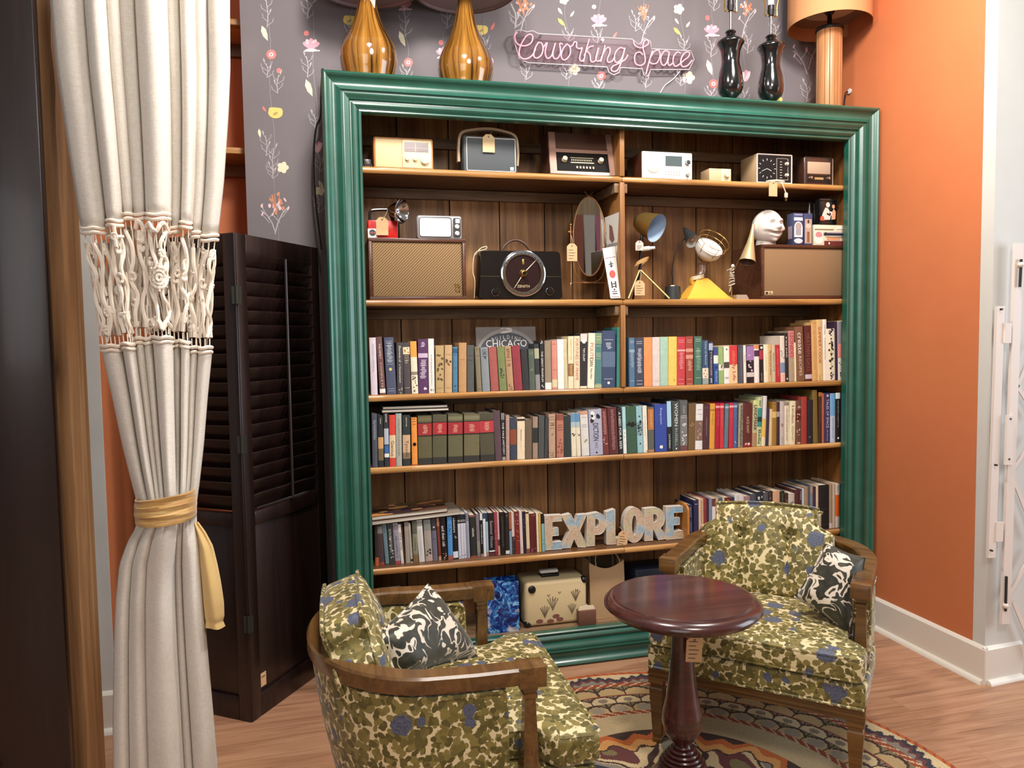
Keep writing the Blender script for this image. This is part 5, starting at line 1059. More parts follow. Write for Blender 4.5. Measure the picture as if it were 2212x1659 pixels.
books(1065, 690, 7.628, Z3, ys3, [
 (112, 232, 65, 455, 'olive green cloth book with dark figure', '768050', [('p', '3c4430', .28, .56, 9)]),
 (242, 347, 190, 445, 'tan brown cloth book with faded lettering', 'b08c68', [('v', '70543a', .76, .95, .6), ('l', '70543a', [.74, .68]), ('o', '8a6a4c', .58, .25), ('p', '8a6a4c', .03, .15, 5)]),
 (357, 490, 305, 440, 'plain crimson cloth book', '8e343e', []),
 (496, 602, 455, 500, 'plain black cloth book', '2c2c2e', []),
 (606, 700, 580, 490, 'dark sage green cloth book', '505c4e', [('l', '8a947c', [.92, .88]), ('p', '7c8a78', .46, .5, 2)]),
 (706, 782, 676, 405, 'black book with pale patches at top and foot', '2e3234', [('b', .68, .90, 'a8a88c'), ('b', .0, .33, '8c8888')]),
 (790, 852, 770, 350, 'black book with bold white title', '222022', [('t', 'THE GREAT FRANKLIN', W_, .16, .78, .5), ('p', W_, .9, 1.0, 4), ('p', W_, .03, .1, 3)]),
 (860, 970, 850, 350, 'taupe book with white edges and white foot', '94826e', [('b', .0, .14, W_)]),
 (976, 1062, 965, 350, 'salmon pink book with cream label at foot', 'd08878', [('b', .04, .20, 'd6c8a0'), ('l', 'a86458', [.93, .4])]),
 (1070, 1176, 1055, 330, 'plain bright white paperback', 'efece6', []),
 (1180, 1236, 1160, 325, 'slim beige cloth book', 'ccc09a', [('p', '9a9068', .7, .8, 3)]),
 (1240, 1330, 1238, 280, 'cream book with brown picture label', 'e6d8b4', [('b', .24, .48, '8c6440'), ('v', 'd8b070', .26, .44, .6), ('v', 'd8b874', .55, .95, .4)]),
 (1335, 1432, 1335, 275, 'cream book with orange vertical title', 'e4d2b2', [('t', 'FORTUNES OF FRAME', 'cc8058', .16, .95, .5)]),
 (1436, 1548, 1440, 240, 'black jacketed book with white title and picture', '2a2426', [('b', .86, 1.0, 'd8ccc4'), ('o', W_, .86, .3), ('t', 'TIM DUFF', W_, .5, .74, .3), ('b', .0, .04, CR)]),
 (1556, 1670, 1575, 228, 'cream book with red and black title', 'eee2ca', [('t', 'POLITI', 'cc7058', .55, .82, .5), ('t', 'CIAN', '3a3634', .40, .55, .5), ('t', 'Mark Miller', '50483e', .16, .36, .24)]),
 (1676, 1790, 1680, 225, 'grey green book with gold lines', '4e7c78', [('b', .8, 1.0, '7c9474'), ('l', 'd8d0a4', [.93, .88, .76, .63, .6, .57, .53, .07]), ('b', .0, .06, 'a8ae84')]),
 (1792, 2012, 1800, 190, 'thick navy hardback with silver label', '3a4866', [('t', 'x', '3a4866', .5, .51, .1), ('b', .36, .63, '5a6c86'), ('l', 'c8ccd4', [.15, .84]), ('v', 'c8ccd4', .68, .80, .5), ('o', W_, .08, .10)]),
 (2042, 2132, 2050, 130, 'tall teal cloth book beside the divider', '4a9288', [('l', '2c645e', [.92, .84, .77])])], UP_, G1, 17)
books(1350, 680, 8.848, Z3, ys3, [
 (86, 195, 76, 440, 'slate blue hardback right of the divider', '50708e', [('b', .70, .76, '86a0b4'), ('v', '9cb0c0', .4, .72, .7), ('l', 'b8c4cc', [.93, .9, .12])]),
 (197, 360, 190, 440, 'navy hardback with silver ornaments', '3c4054', [('v', 'c8ccd4', .28, .78, .6), ('l', 'd4d8de', [.92, .88, .12, .05])]),
 (366, 526, 360, 435, 'plain orange cloth book', 'ee9258', []),
 (530, 670, 525, 430, 'plain pale grey cloth book', 'd8c8c2', [('l', 'b8a8a2', [.1])]),
 (675, 828, 670, 425, 'plain sage green cloth book', 'a4c4b2', []),
 (832, 992, 833, 420, 'plain yellow cloth book', 'eec460', [('p', 'c89a40', .1, .13, 1)]),
 (994, 1148, 1000, 425, 'red hardback with pink panels', 'c03c44', [('b', .70, .74, 'e0a49c'), ('v', 'e49c98', .34, .68, .6), ('l', 'eab0a8', [.93, .89, .12, .03])]),
 (1166, 1306, 1160, 415, 'rust red hardback with cream panels', '9e4434', [('b', .54, .62, 'd0907c'), ('b', .68, .75, 'd0907c'), ('v', 'e0ae96', .3, .52, .7), ('l', 'e4b49c', [.92, .88, .12, .02])]),
 (1322, 1470, 1322, 412, 'dark green hardback with pale lines', '456a58', [('v', '8cae98', .3, .76, .7), ('l', 'c4d4c0', [.94, .9, .7, .58, .14])]),
 (1482, 1600, 1470, 490, 'blue paperback with bright picture at its foot', '3a5270', [('t', 'Lines of Beauty', 'b8c4d0', .44, .96, .34), ('b', .0, .37, 'dcd8c0'), ('p', 'd07844', .18, .34, 4), ('b', .0, .14, 'b8d4dc')]),
 (1606, 1686, 1600, 515, 'dark blue paperback with silver head', '323a54', [('b', .8, .96, 'a8b0c4'), ('t', 'STRANGER', 'c8a898', .2, .76, .4), ('v', W_, .04, .14, .5)]),
 (1700, 1790, 1690, 625, 'blue paperback with white square', '34589a', [('b', .56, .78, W_), ('b', .78, 1., '3a4a80'), ('t', 'Blue Book', 'a8c0e0', .06, .34, .4), ('o', '223c70', .46, .3)]),
 (1797, 1890, 1782, 615, 'green paperback with small animal picture', '96b070', [('b', .36, .52, 'dcd8c4'), ('p', '504438', .38, .5, 4)]),
 (1896, 2000, 1886, 605, 'white paperback with small dark picture', 'ece8dc', [('b', .42, .58, '4c443e'), ('l', '3a6458', [.17, .14]), ('o', '6a5a50', .92, .15)]),
 (2004, 2156, 1992, 590, 'red and peach paperback with script title', 'e8c498', [('b', .5, 1., 'cc3a3c'), ('t', 'My Life', 'c05040', .08, .58, .5), ('v', 'e4785c', .5, .85, .5)])], UP_, G1, 35)
books(1590, 680, 8.848, Z3, ys3, [
 (42, 142, 36, 580, 'grey paperback', '54525a', [('v', '84828a', .1, .9, .2)]),
 (148, 202, 132, 585, 'slim white paperback', 'ece4d8', [('t', 'Twists', '8a7c74', .55, .75, .3)]),
 (206, 346, 196, 585, 'black and violet paperback with white statue', '2e2228', [('b', .6, .98, 'a078ac'), ('p', 'dccce0', .3, .84, 7), ('b', .16, .28, 'd0c4c0')]),
 (352, 446, 342, 580, 'white paperback with orange head', 'ece4e0', [('b', .9, 1., 'd88a58'), ('b', .7, .86, '4a2c44')]),
 (450, 528, 440, 580, 'black paperback with red square', '2a2426', [('b', .62, .86, 'a83448'), ('o', W_, .93, .3), ('v', 'a8a09c', .04, .26, .3)]),
 (534, 622, 522, 570, 'plain cream paperback', 'ece2c4', [('v', 'c8bc98', .3, .7, .2)]),
 (626, 690, 612, 570, 'tan paperback with black title', 'd2b07c', [('t', 'My Uncle your Uncle', '3a3028', .2, .84, .5)]),
 (692, 758, 680, 572, 'grey beige paperback', 'c8bca0', [('t', 'Selected', '5a544a', .3, .78, .3)]),
 (762, 852, 740, 582, 'bright red paperback', 'b8343a', [('t', 'FROM OLD COAST', 'e08478', .14, .9, .34)]),
 (856, 942, 836, 405, 'tall cream book with blue picture and pink foot', 'dcd0c4', [('b', .2, .42, '7890b0'), ('b', .0, .17, 'e0b4a4'), ('p', '8a9ab0', .42, .7, 5)]),
 (946, 1006, 922, 350, 'black book with white lettering', '2a2224', [('t', 'If the DAD', W_, .5, .92, .4), ('o', W_, .06, .25)]),
 (1014, 1122, 998, 310, 'taupe book with pink title panel', 'a8947c', [('b', .47, 1., 'c88080'), ('t', 'LEONIDES', 'a03848', .48, .96, .6)]),
 (1126, 1156, 1112, 535, 'very thin cream booklet', 'e8dcb8', []),
 (1160, 1316, 1116, 232, 'thick brown book with white recipe title', '7c563e', [('t', 'create', W_, .50, .89, .42), ('t', 'RECIPES', 'd8c4b0', .1, .46, .32)]),
 (1322, 1452, 1300, 212, 'dark maroon book with faded title', '56201c', [('t', 'HEATHEN DAYS', '8c544a', .18, .86, .5), ('b', .04, .12, 'c4b8c4')]),
 (1456, 1556, 1432, 145, 'tall tan cream book', 'd0a468', [('v', 'b88850', .2, .85, .2), ('l', '9a7040', [.98])]),
 (1558, 1664, 1532, 95, 'tallest tan book with orange red title', 'd8b47c', [('t', 'SUMMER COOK', 'b85838', .28, .88, .5), ('p', '8a9a50', .03, .08, 2)]),
 (1668, 1742, 1652, 90, 'tall white book with black lettering', 'ece2d4', [('t', 'Contemporary', '3c3832', .34, .7, .3), ('v', '8a7a6c', .76, .92, .3)]),
 (1748, 1892, 1736, 270, 'book with black and white branching pattern', 'e8d8c8', [('p', '2c2426', .0, 1., 30), ('b', .12, .88, 'e8dcc0'), ('v', '3a302c', .2, .8, .14)]),
 (1896, 1946, 1880, 130, 'slim dark purple book', '34203a', []),
 (1950, 2036, 1946, 130, 'book with pink and grey patches', 'd8d2c4', [('b', .62, 1., '8a8088'), ('b', .38, .62, 'd88480'), ('p', '2c2826', .04, .3, 8)]),
 (2042, 2112, 2036, 112, 'cream yellow book at right end', 'e4dcb0', [('b', .93, 1., 'a8a48c'), ('p', '6c7c58', .05, .3, 4)])], UP_, G1, 50)
# face-out Chicago book
fo = [atY(*q_, .16) for q_ in ((1033, 845), (1163, 840), (1163, 706), (1032, 706))]
bk = MB(); w = fo[1].x-fo[0].x; h = fo[3].z-Z3
bk.rbox(-w/2, w/2, 0, .018, 0, h, .001, 1)
CHM = [mat('grey_photo_cover', (112, 104, 102), .35, var=.25, vscale=14, coat=.2), pal('d8d4d0'), pal('3e424c'), pal('8a8684')]
bk.prism([(w*.499*math.cos(t), h*.55+h*.42*math.sin(t)) for t in [i*PI/20 for i in range(21)]], -.0004, 0, 3, 'y')
bk.prism([(w*.46*math.cos(t), h*.55+h*.36*math.sin(t)) for t in [i*PI/20 for i in range(21)]], -.0008, 0, 2, 'y')
bk.box(-w*.46, w*.46, -.0008, 0, h*.05, h*.552, 2)
put_text(bk, 'CHICAGO', (0, -.0013, h*.735), (1, 0, 0), (0, 0, 1), w*.68, h*.115, 1)
for i, ch in enumerate('BUILDING'): a = PI*.5+.50-i*1.0/7; put_text(bk, ch, (w*.46*math.cos(a), -.0013, h*.55+h*.285*math.sin(a)), (math.sin(a), 0, -math.cos(a)*.5), (math.cos(a)*.5, 0, math.sin(a)), w*.040 if ch != 'I' else w*.008, h*.06, 1)
for k in range(3): bk.tube([(w*(.0+.1*math.sin(t*1.7+k)), -.0012, h*(.94+.04*math.cos(t+k))) for t in [i*.5 for i in range(12)]], .0012, 4, 1)
ob = bk.build('book', CHM, None, ((fo[0].x+fo[1].x)/2, .165, Z3+.0005)); ob.rotation_euler.x = -R(6); tag(ob, 'grey face-out book titled BUILDING CHICAGO standing behind upper book row', 'book', G1)
pg = MB(); pg.box(-w/2+.002, w/2-.001, .003, .016, .002, h+.0005); pg.build('pages', PAGES, ob)
ys4 = lambda px: .090
books(795, 850, 7.9, Z4, ys4, [
 (78, 170, 62, 350, 'slate blue book', '484e5c', [('v', '9a9ea8', .52, .88, .6)]),
 (180, 272, 165, 380, 'black book with tan label', '22282a', [('b', .13, .58, 'c89c68'), ('b', .13, .36, '8a8264'), ('v', W_, .84, .96, .2)]),
 (286, 366, 266, 345, 'black, white and blue book', '2c2e34', [('b', .42, .72, 'b0b8c4'), ('b', .26, .4, '3a68a0'), ('b', .18, .25, W_), ('v', W_, .84, .98, .3)]),
 (372, 478, 360, 370, 'red book with cream label', 'd04034', [('b', .17, .61, 'dcc4a0'), ('t', 'Genius', '40382e', .2, .5, .5)]),
 (482, 582, 472, 345, 'pale blue and grey book', '86aab2', [('b', .0, .98, 'a8a89c'), ('v', '6e6e64', .2, .9, .4)]),
 (596, 726, 588, 375, 'green black book with tan label', '28302e', [('b', .15, .61, 'cca884'), ('t', 'Tycoon', '40342a', .18, .5, .5), ('v', W_, .78, .96, .16), ('b', .14, .26, '8e8068')]),
 (752, 850, 736, 415, 'orange yellow book with black ring', 'e69240', [('l', '6a4018', [.97, .92, .86]), ('o', '4a3018', .44, .34), ('o', 'f0c070', .44, .2), ('b', .0, .02, 'c85a20')])]
 + [(xb, xr, xt, yt, '%s of five olive volumes with red labels' % nm, cl, [('b', .89, .965, cb), ('b', .60, .84, rd), ('b', .84, .86, '28241e'), ('b', .575, .60, '28241e'), ('b', .0, .135, '34322e'), ('v', 'd8a890', .64, .8, .4)]) for (xb, xr, xt, yt, nm, cl, cb, rd) in (
   (862, 1100, 850, 385, 'first', '5e583a', '6e684a', '9e2e30'), (1106, 1345, 1106, 368, 'second', '58543c', '55513f', 'ac2c32'), (1372, 1620, 1367, 368, 'third', '625e42', '7a755a', 'a42e34'), (1640, 1905, 1640, 358, 'fourth', '6a6446', '7e795e', 'a83238'), (1922, 2165, 1897, 342, 'fifth', '4e4a36', '4c4838', 'b23a40'))], MID, G2, 1)
books(1065, 850, 7.628, Z4, ys4, [
 (42, 150, 4, 290, 'tall plum cloth book', '584048', []),
 (156, 212, 128, 325, 'slim black book with white lettering', '2a2a28', [('t', 'THE YALE HISTORY', W_, .12, .8, .5), ('b', .86, 1., '7a7c74'), ('b', .0, .07, '9a9890')]),
 (218, 277, 212, 360, 'slim dusty pink booklet', 'b08c84', [('l', 'e0ccc0', [.9, .7, .5, .3])]),
 (287, 392, 276, 400, 'navy book with rust brown band', '363e50', [('b', .36, .72, '8a482e')]),
 (401, 526, 400, 400, 'cream book with black head', 'e6d2b4', [('b', .92, .97, '2c2826'), ('t', 'Alexandria', '3a342c', .45, .72, .16), ('v', '9a8870', .2, .42, .08)]),
 (530, 642, 530, 430, 'taupe cloth book', '6e5c4a', []),
 (656, 741, 655, 390, 'tan book with black band', '9c8470', [('b', .38, .74, '2c2e2a')]),
 (747, 840, 756, 370, 'dark grey cloth book', '4a4c4c', []),
 (844, 906, 862, 400, 'slim charcoal book', '3a3c3c', []),
 (922, 1032, 916, 345, 'beige pink cloth book', 'b8967e', [('l', '7a5c4a', [.94, .88, .8, .74, .68]), ('v', '7a5c4a', .75, .8, .7), ('p', '9c7c68', .52, .6, 2), ('p', '9c7c68', .02, .14, 5)]),
 (1052, 1167, 1046, 345, 'salmon brown cloth book', 'b47660', [('b', .86, 1., '8a5240'), ('l', '6a3c30', [.75, .7, .64]), ('p', '8a5040', .02, .42, 12)]),
 (1172, 1290, 1162, 370, 'black green cloth book', '2e3432', []),
 (1297, 1378, 1276, 330, 'cream book with blue sky head and bird', 'e2d6bc', [('b', .80, 1., '6a92b4'), ('b', .68, .8, 'a8bcc0'), ('p', '2c2826', .48, .54, 4)]),
 (1383, 1450, 1357, 330, 'twin cream book with blue sky head and bird', 'e2d6bc', [('b', .80, 1., '5e8ab0'), ('b', .68, .8, 'a8bcc0'), ('p', '2c2826', .48, .54, 3)]),
 (1467, 1592, 1432, 300, 'white grey book with peach head', 'd6d2cc', [('b', .93, 1., 'cc9478'), ('l', '9a9894', [.87, .7, .66]), ('p', '9a8c50', .3, .38, 3)]),
 (1604, 1815, 1572, 270, 'thick lavender grey book with script title and portrait', 'a8a8bc', [('t', 'DICTION', '2a2a30', .32, .70, .42), ('p', '24242a', .74, .92, 6), ('p', W_, .80, .94, 5), ('o', '24242a', .06, .07), ('v', '8a8a98', .16, .28, .3)]),
 (1818, 1917, 1772, 260, 'maroon book with pink lettering', '6c3230', [('v', 'c08c84', .45, .95, .6), ('p', 'c0847c', .16, .4, 6)]),
 (1922, 2070, 1882, 235, 'dark maroon book with script lettering', '58282a', [('v', 'b08078', .1, .95, .45)]),
 (2078, 2142, 2045, 232, 'black book with bold white seer title', '281e1e', [('t', 'A NEED FOR A SEER', W_, .1, .9, .6)]),
 (2150, 2206, 2126, 226, 'slim aqua and white book', 'a4d0d4', [('b', .0, .52, 'dce4e0'), ('p', '3a4a4c', .2, .5, 4)])], MID, G2, 13)
books(1330, 840, 8.508, Z4, ys4, [
 (217, 400, 184, 332, 'thick dark green book with black knot', '3a5844', [('p', '161a16', .56, .66, 8), ('b', .59, .63, '1c221e')]),
 (406, 510, 372, 320, 'aqua book with dark figures', '92bcc4', [('p', '1e2c34', .35, .7, 8), ('b', .38, .66, '7e9aa0'), ('p', '1e2c34', .36, .68, 9), ('o', '22303a', .78, .14), ('o', '22303a', .2, .14)]),
 (515, 592, 492, 315, 'plain cream white book', 'e6dece', [('v', 'b0a898', .35, .8, .2), ('p', '9a5a40', .02, .05, 1)]),
 (600, 710, 588, 338, 'grey book with orange label', '5c5c54', [('b', .5, .96, 'b8743c'), ('v', 'd8a878', .56, .92, .4), ('b', .0, .06, 'a87c5c')]),
 (726, 946, 712, 290, 'thick royal blue book with white title', '32489a', [('t', 'Requiem', 'b4c0e4', .58, .92, .24), ('o', W_, .1, .14)]),
 (956, 1036, 936, 230, 'book with pale blue top and black foot', '1e2226', [('b', .49, 1., 'a8cce0'), ('t', 'Lord Anthem', W_, .06, .34, .4)]),
 (1042, 1182, 1036, 230, 'dark grey green book with big white title', '3e4644', [('t', 'WOMEN', W_, .5, .96, .42), ('t', 'RUSSELL', 'b8bcb4', .1, .46, .3), ('o', W_, .05, .1)]),
 (1188, 1322, 1182, 215, 'book with grey cloudy photo spine', '787676', [('b', .7, 1., '5a5c5a'), ('l', 'd8d8d4', [.66, .7]), ('p', 'c8c4c0', .1, .55, 14), ('b', .0, .1, '6c4444'), ('v', '9a9a98', .74, .9, .5)]),
 (1330, 1458, 1342, 275, 'olive brown cloth book', '6e5432', [('p', '98784c', .5, .68, 5)]),
 (1462, 1592, 1478, 285, 'white book with brown photo band', 'e0dcda', [('b', .2, .64, '7c6258'), ('p', 'b48c70', .24, .6, 10), ('l', '9a9aa8', [.88, .78])]),
 (1600, 1718, 1612, 285, 'dark maroon book with thin script', '4c2a2e', [('v', 'a88880', .3, .72, .16), ('l', '8a6c68', [.92])]),
 (1722, 1816, 1737, 275, 'mustard yellow book', 'd69a3e', [('b', .84, .88, 'a8742c'), ('v', '8e6020', .54, .78, .16)]),
 (1818, 1916, 1838, 272, 'crimson book', 'a81a32', [('b', .9, .95, 'e09aa4'), ('v', 'c84c60', .5, .82, .5)]),
 (1918, 1988, 1922, 270, 'bright red book', 'c83440', [('b', .9, .95, 'e8a0a0'), ('v', 'e07078', .5, .82, .3)]),
 (1992, 2064, 2012, 280, 'slate blue book', '5c7884', [('b', .9, .95, '9ab4bc'), ('v', '7c98a4', .5, .82, .3)]),
 (2078, 2162, 2092, 265, 'scarlet book', 'bc2c3e', [('b', .9, .95, 'e4a0a8'), ('v', 'd05c68', .5, .82, .3)]),
 (2166, 2228, 2176, 262, 'cornflower blue book', '4a6698', [('b', .9, .95, '9cb0d0'), ('p', 'c8d4e4', .1, .14, 2)])], MID, G2, 33)
books(1580, 830, 8.508, Z4, ys4, [
 (122, 210, 140, 355, 'grey beige book with black speckled title', 'a89c88', [('v', '2e2822', .02, .96, .6)]),
 (216, 372, 222, 350, 'maroon brown book with cream title', '5c2824', [('t', 'ALICE HUNT', 'd8b094', .32, .7, .3), ('b', .0, .1, '8a2428'), ('p', 'e0d0c8', .03, .1, 2)]),
 (378, 460, 402, 300, 'cream and green book with black title', 'c8b890', [('t', 'LANDMARK', '30342c', .35, .9, .7), ('b', .0, .3, 'b08868'), ('b', .9, 1., 'd0d890')]),
 (463, 546, 486, 240, 'pale green book with teal square', 'c0cc98', [('b', .4, .78, '3c8c84'), ('b', .5, .6, '24302e'), ('t', 'Bella', '3a463c', .05, .34, .6), ('v', '3a463c', .82, .94, .6)]),
 (548, 618, 586, 220, 'white book with yellow glow', 'd8d6d8', [('b', .18, .55, 'e2bc5c'), ('b', .0, .18, 'e4dcb4')]),
 (622, 680, 642, 440, 'slim violet navy book', '3a3048', []),
 (684, 744, 706, 460, 'slim cream book', 'd8c29a', []),
 (748, 830, 752, 330, 'mustard brown cloth book', '9c7430', [('b', .64, .78, 'd8b870'), ('l', '6c5020', [.95])]),
 (836, 886, 836, 330, 'slim dark violet book', '342a3c', [('b', .66, .78, 'a49aa8')]),
 (890, 968, 892, 320, 'pale lilac book', 'c4b8b4', [('p', '8a4a4c', .42, .5, 4), ('v', 'a09490', .05, .2, .4)]),
 (972, 1056, 972, 330, 'cream book with small print', 'e0d4bc', [('b', .92, 1., '8c8678'), ('v', '7a7064', .1, .85, .3)]),
 (1062, 1168, 1076, 315, 'cream yellow book with thin italic title', 'e4dab8', [('t', 'Linden', '6a6450', .5, .9, .4), ('v', 'b8ae8c', .1, .44, .4)]),
 (1174, 1276, 1184, 300, 'book with brown photograph spine', '6a4638', [('p', 'c8a890', .0, 1., 16), ('b', .55, .78, '5a2422')]),
 (1282, 1386, 1282, 235, 'brick red cloth book', '9e3a34', []),
 (1392, 1496, 1396, 290, 'black cloth book', '201c26', [('p', '6a6470', .1, .16, 2)]),
 (1502, 1592, 1482, 110, 'tall olive book with cream board', '70602e', [('b', .0, 1., '74622f')]),
 (1597, 1664, 1600, 150, 'dark brown book with amber head', '3c2418', [('b', .92, 1., '9c6a30'), ('v', '6a4c3c', .4, .8, .4)]),
 (1667, 1704, 1666, 170, 'very slim coral book', 'b06048', []),
 (1708, 1812, 1710, 168, 'violet navy book with white title', '383058', [('t', 'TALES OF SPACE', 'd0cce0', .3, .88, .4), ('v', 'a8a0c4', .04, .26, .3), ('o', 'c8b8d8', .95, .2)]),
 (1816, 1906, 1816, 175, 'sky blue and white book', 'bcc4d8', [('b', .55, 1., '6ea4d4'), ('v', '8c98ac', .1, .5, .3)]),
 (1911, 2000, 1911, 160, 'black book with white head', '1c1a1a', [('b', .88, 1., 'd8e4e0'), ('v', 'c4c0bc', .3, .84, .2), ('o', W_, .08, .2)]),
 (2006, 2096, 2006, 180, 'black book with white capital title at right end', '181818', [('t', 'FIRST NIGHT', 'd4d0cc', .3, .96, .5)])], MID, G2, 50)
ys5 = lambda px: .125
books(795, 1070, 9.219, Z5, ys5, [
 (146, 222, 130, 585, 'dark paperback with orange flames at foot', '34302e', [('b', .0, .2, 'b05838'), ('p', 'd88a60', .0, .24, 5)]),
 (228, 335, 172, 590, 'maroon grey paperback', '4c3c40', [('b', .78, .95, '7a726c'), ('b', .0, .08, '8a4438')]),
 (350, 430, 282, 580, 'blue grey paperback', '66808a', [('v', '3a4a50', .8, .95, .5), ('b', .0, .03, '3c4448')]),
 (436, 540, 372, 560, 'black and white patterned paperback', '383a38', [('v', 'a8aaa4', .3, .85, .5), ('p', 'b8bab4', .1, .7, 10)]),
 (546, 652, 486, 560, 'lilac grey paperback with red foot', '94909c', [('b', .0, .08, 'a04448'), ('t', 'ARCHITECT', '5c586a', .15, .7, .4), ('b', .84, .96, '7c7080')]),
 (660, 722, 592, 585, 'slim white paperback with black lettering', 'd8d2cc', [('t', 'FITZ OTIS', '3a3230', .35, .78, .5), ('p', '2c2826', .04, .06, 1)]),
 (725, 752, 660, 570, 'very slim dark brown paperback', '40281e', [('p', 'b8a08c', .4, .95, 5)]),
 (756, 852, 716, 540, 'pale taupe paperback', 'a09488', [('b', .9, 1., '8c7c74')]),
 (856, 898, 802, 560, 'slim grey cream paperback', 'b4b0a4', [('b', .04, .1, '2c2420'), ('v', '84847c', .3, .9, .3)]),
 (906, 1006, 872, 520, 'olive grey paperback with brown foot', '86826c', [('b', .0, .2, '7c6040'), ('b', .7, 1., '5a584c'), ('v', '5a5844', .3, .6, .3)]),
 (1020, 1138, 958, 500, 'white paperback with grey head', 'd0ccc8', [('b', .86, .98, '8c8c88'), ('v', 'a8a8b0', .2, .8, .2)]),
 (1150, 1294, 1098, 490, 'beige grey paperback with dark smudge', 'a49a90', [('b', .74, 1., '84847e'), ('p', '3c3230', .14, .3, 5), ('b', .0, .16, 'b09c90')]),
 (1300, 1396, 1252, 470, 'slate violet paperback', '6c6a7c', [('b', .72, 1., '3a343c'), ('o', 'c8c0c8', .8, .2), ('l', '3c3a48', [.52])]),
 (1410, 1466, 1357, 450, 'slim rust brown paperback', '7c3c30', [('b', .8, 1., '9c7058'), ('b', .0, .1, 'c08c68')]),
 (1478, 1592, 1417, 440, 'black paperback with bold white title', '201a1c', [('t', 'and then cab', W_, .32, .8, .5), ('p', 'b08c78', .02, .16, 6)]),
 (1600, 1696, 1572, 430, 'bright blue paperback', '5490cc', [('t', 'G-N', '24406c', .66, .84, .4), ('b', .0, .1, '9c5c50'), ('l', '2c5890', [.6])]),
 (1702, 1802, 1655, 420, 'black paperback with white sticker at foot', '1e1c1e', [('t', 'adventure', W_, .62, .96, .4), ('b', .03, .18, 'd4dce8'), ('p', 'c8c4c0', .5, .58, 2)])], LOW, G3, 1, .115)
books(985, 1070, 10.055, Z5, ys5, [
 (66, 124, 26, 420, 'slim silver white paperback, first of three alike', 'ccccd8', [('b', .8, 1., '1e1c22'), ('b', .83, .88, W_), ('p', '2c2a30', .05, .09, 2)]),
 (126, 184, 90, 415, 'slim silver white paperback, second of three alike', 'ccccd8', [('b', .8, 1., '1e1c22'), ('b', .83, .88, W_), ('p', '2c2a30', .05, .09, 2)]),
 (186, 242, 148, 410, 'slim silver white paperback, third of three alike', 'ccccd8', [('b', .8, 1., '1e1c22'), ('b', .83, .88, W_), ('p', '2c2a30', .05, .09, 2)]),
 (246, 312, 205, 385, 'lilac grey paperback', '9898ac', [('b', .82, 1., '7c7886')]),
 (328, 458, 286, 440, 'black green paperback with red foot', '2c302c', [('b', .0, .04, 'a04c3c'), ('b', .96, 1., '8c5048'), ('v', 'd8d8d0', .5, .7, .4)]),
 (466, 542, 426, 410, 'grey taupe paperback', '7c747c', [('b', .1, .36, '8c847a')]),
 (546, 602, 512, 390, 'slim black and white paperback', '1e1c20', [('b', .84, 1., 'd8d8d8'), ('v', 'e0e0e0', .3, .74, .4), ('b', .0, .07, 'b07460')]),
 (606, 664, 576, 385, 'slim white paperback with blue head', 'd8e0e2', [('b', .87, 1., '3c4458')]),
 (668, 718, 640, 385, 'very slim pale blue paperback', 'a8bcd0', [('b', .0, .1, 'b08470'), ('b', .8, 1., '223040')]),
 (726, 852, 694, 390, 'black paperback with grey script title and white line', '262024', [('t', 'Summer House', 'a8a4a4', .2, .82, .5), ('b', .10, .13, W_), ('b', .0, .08, '5c2c34')]),
 (856, 922, 818, 370, 'dusty red paperback', '96424c', [('p', 'd8a898', .4, .6, 5), ('b', .0, .1, '7a2c34')]),
 (924, 968, 887, 365, 'slim pink and cream paperback', 'd4acac', [('b', .0, .22, 'cc9c80'), ('b', .22, .36, '5c3c34')]),
 (976, 1082, 946, 372, 'black paperback with faded title', '201c1a', [('v', '54504c', .2, .9, .4)]),
 (1084, 1168, 1062, 385, 'black brown paperback with white mark at foot', '2c2424', [('b', .02, .1, 'd8d8d4'), ('p', '9c7c74', .92, .99, 3)]),
 (1172, 1224, 1145, 365, 'slim paperback with orange top and blue grey foot', '7c94a8', [('b', .6, 1., 'a05c3c'), ('b', .56, .6, '4a2c28')]),
 (1228, 1290, 1200, 375, 'slim white paperback with dark foot', 'd8c4bc', [('b', .0, .42, '3a2c30'), ('p', 'd4a49c', .1, .38, 4)]),
 (1294, 1400, 1258, 358, 'red brown paperback with lantern lights', '7c2c2a', [('p', 'b85c44', .3, .8, 8), ('b', .66, 1., '6c2a28'), ('p', 'd09a64', .7, .95, 3)]),
 (1404, 1468, 1368, 350, 'slim pinkish white paperback', 'd8c4c0', [('v', '6c605c', .04, .14, .2)]),
 (1472, 1534, 1442, 355, 'slim dark navy paperback', '2a2430', [('p', '8c8c9c', .5, .85, 3)]),
 (1538, 1612, 1506, 365, 'cream paperback with maroon ends', 'dcc49c', [('b', .96, 1., '54241e'), ('b', .0, .1, '8c4c44')]),
 (1618, 1762, 1590, 405, 'thick maroon paperback', '5e2628', [('p', '804a4c', .02, .12, 4), ('p', '7c4444', .88, .97, 4)]),
 (1765, 1810, 1738, 392, 'slim cream white paperback', 'e4d8b8', []),
 (1813, 1862, 1786, 392, 'slim yellow paperback', 'd4a450', []),
 (1872, 1936, 1846, 405, 'black and teal paperback beside EXPLORE letters', '1a2428', [('b', .0, .74, '7cb0b0'), ('l', '1e3c40', [.3, .2])])], LOW, G3, 18, .115)
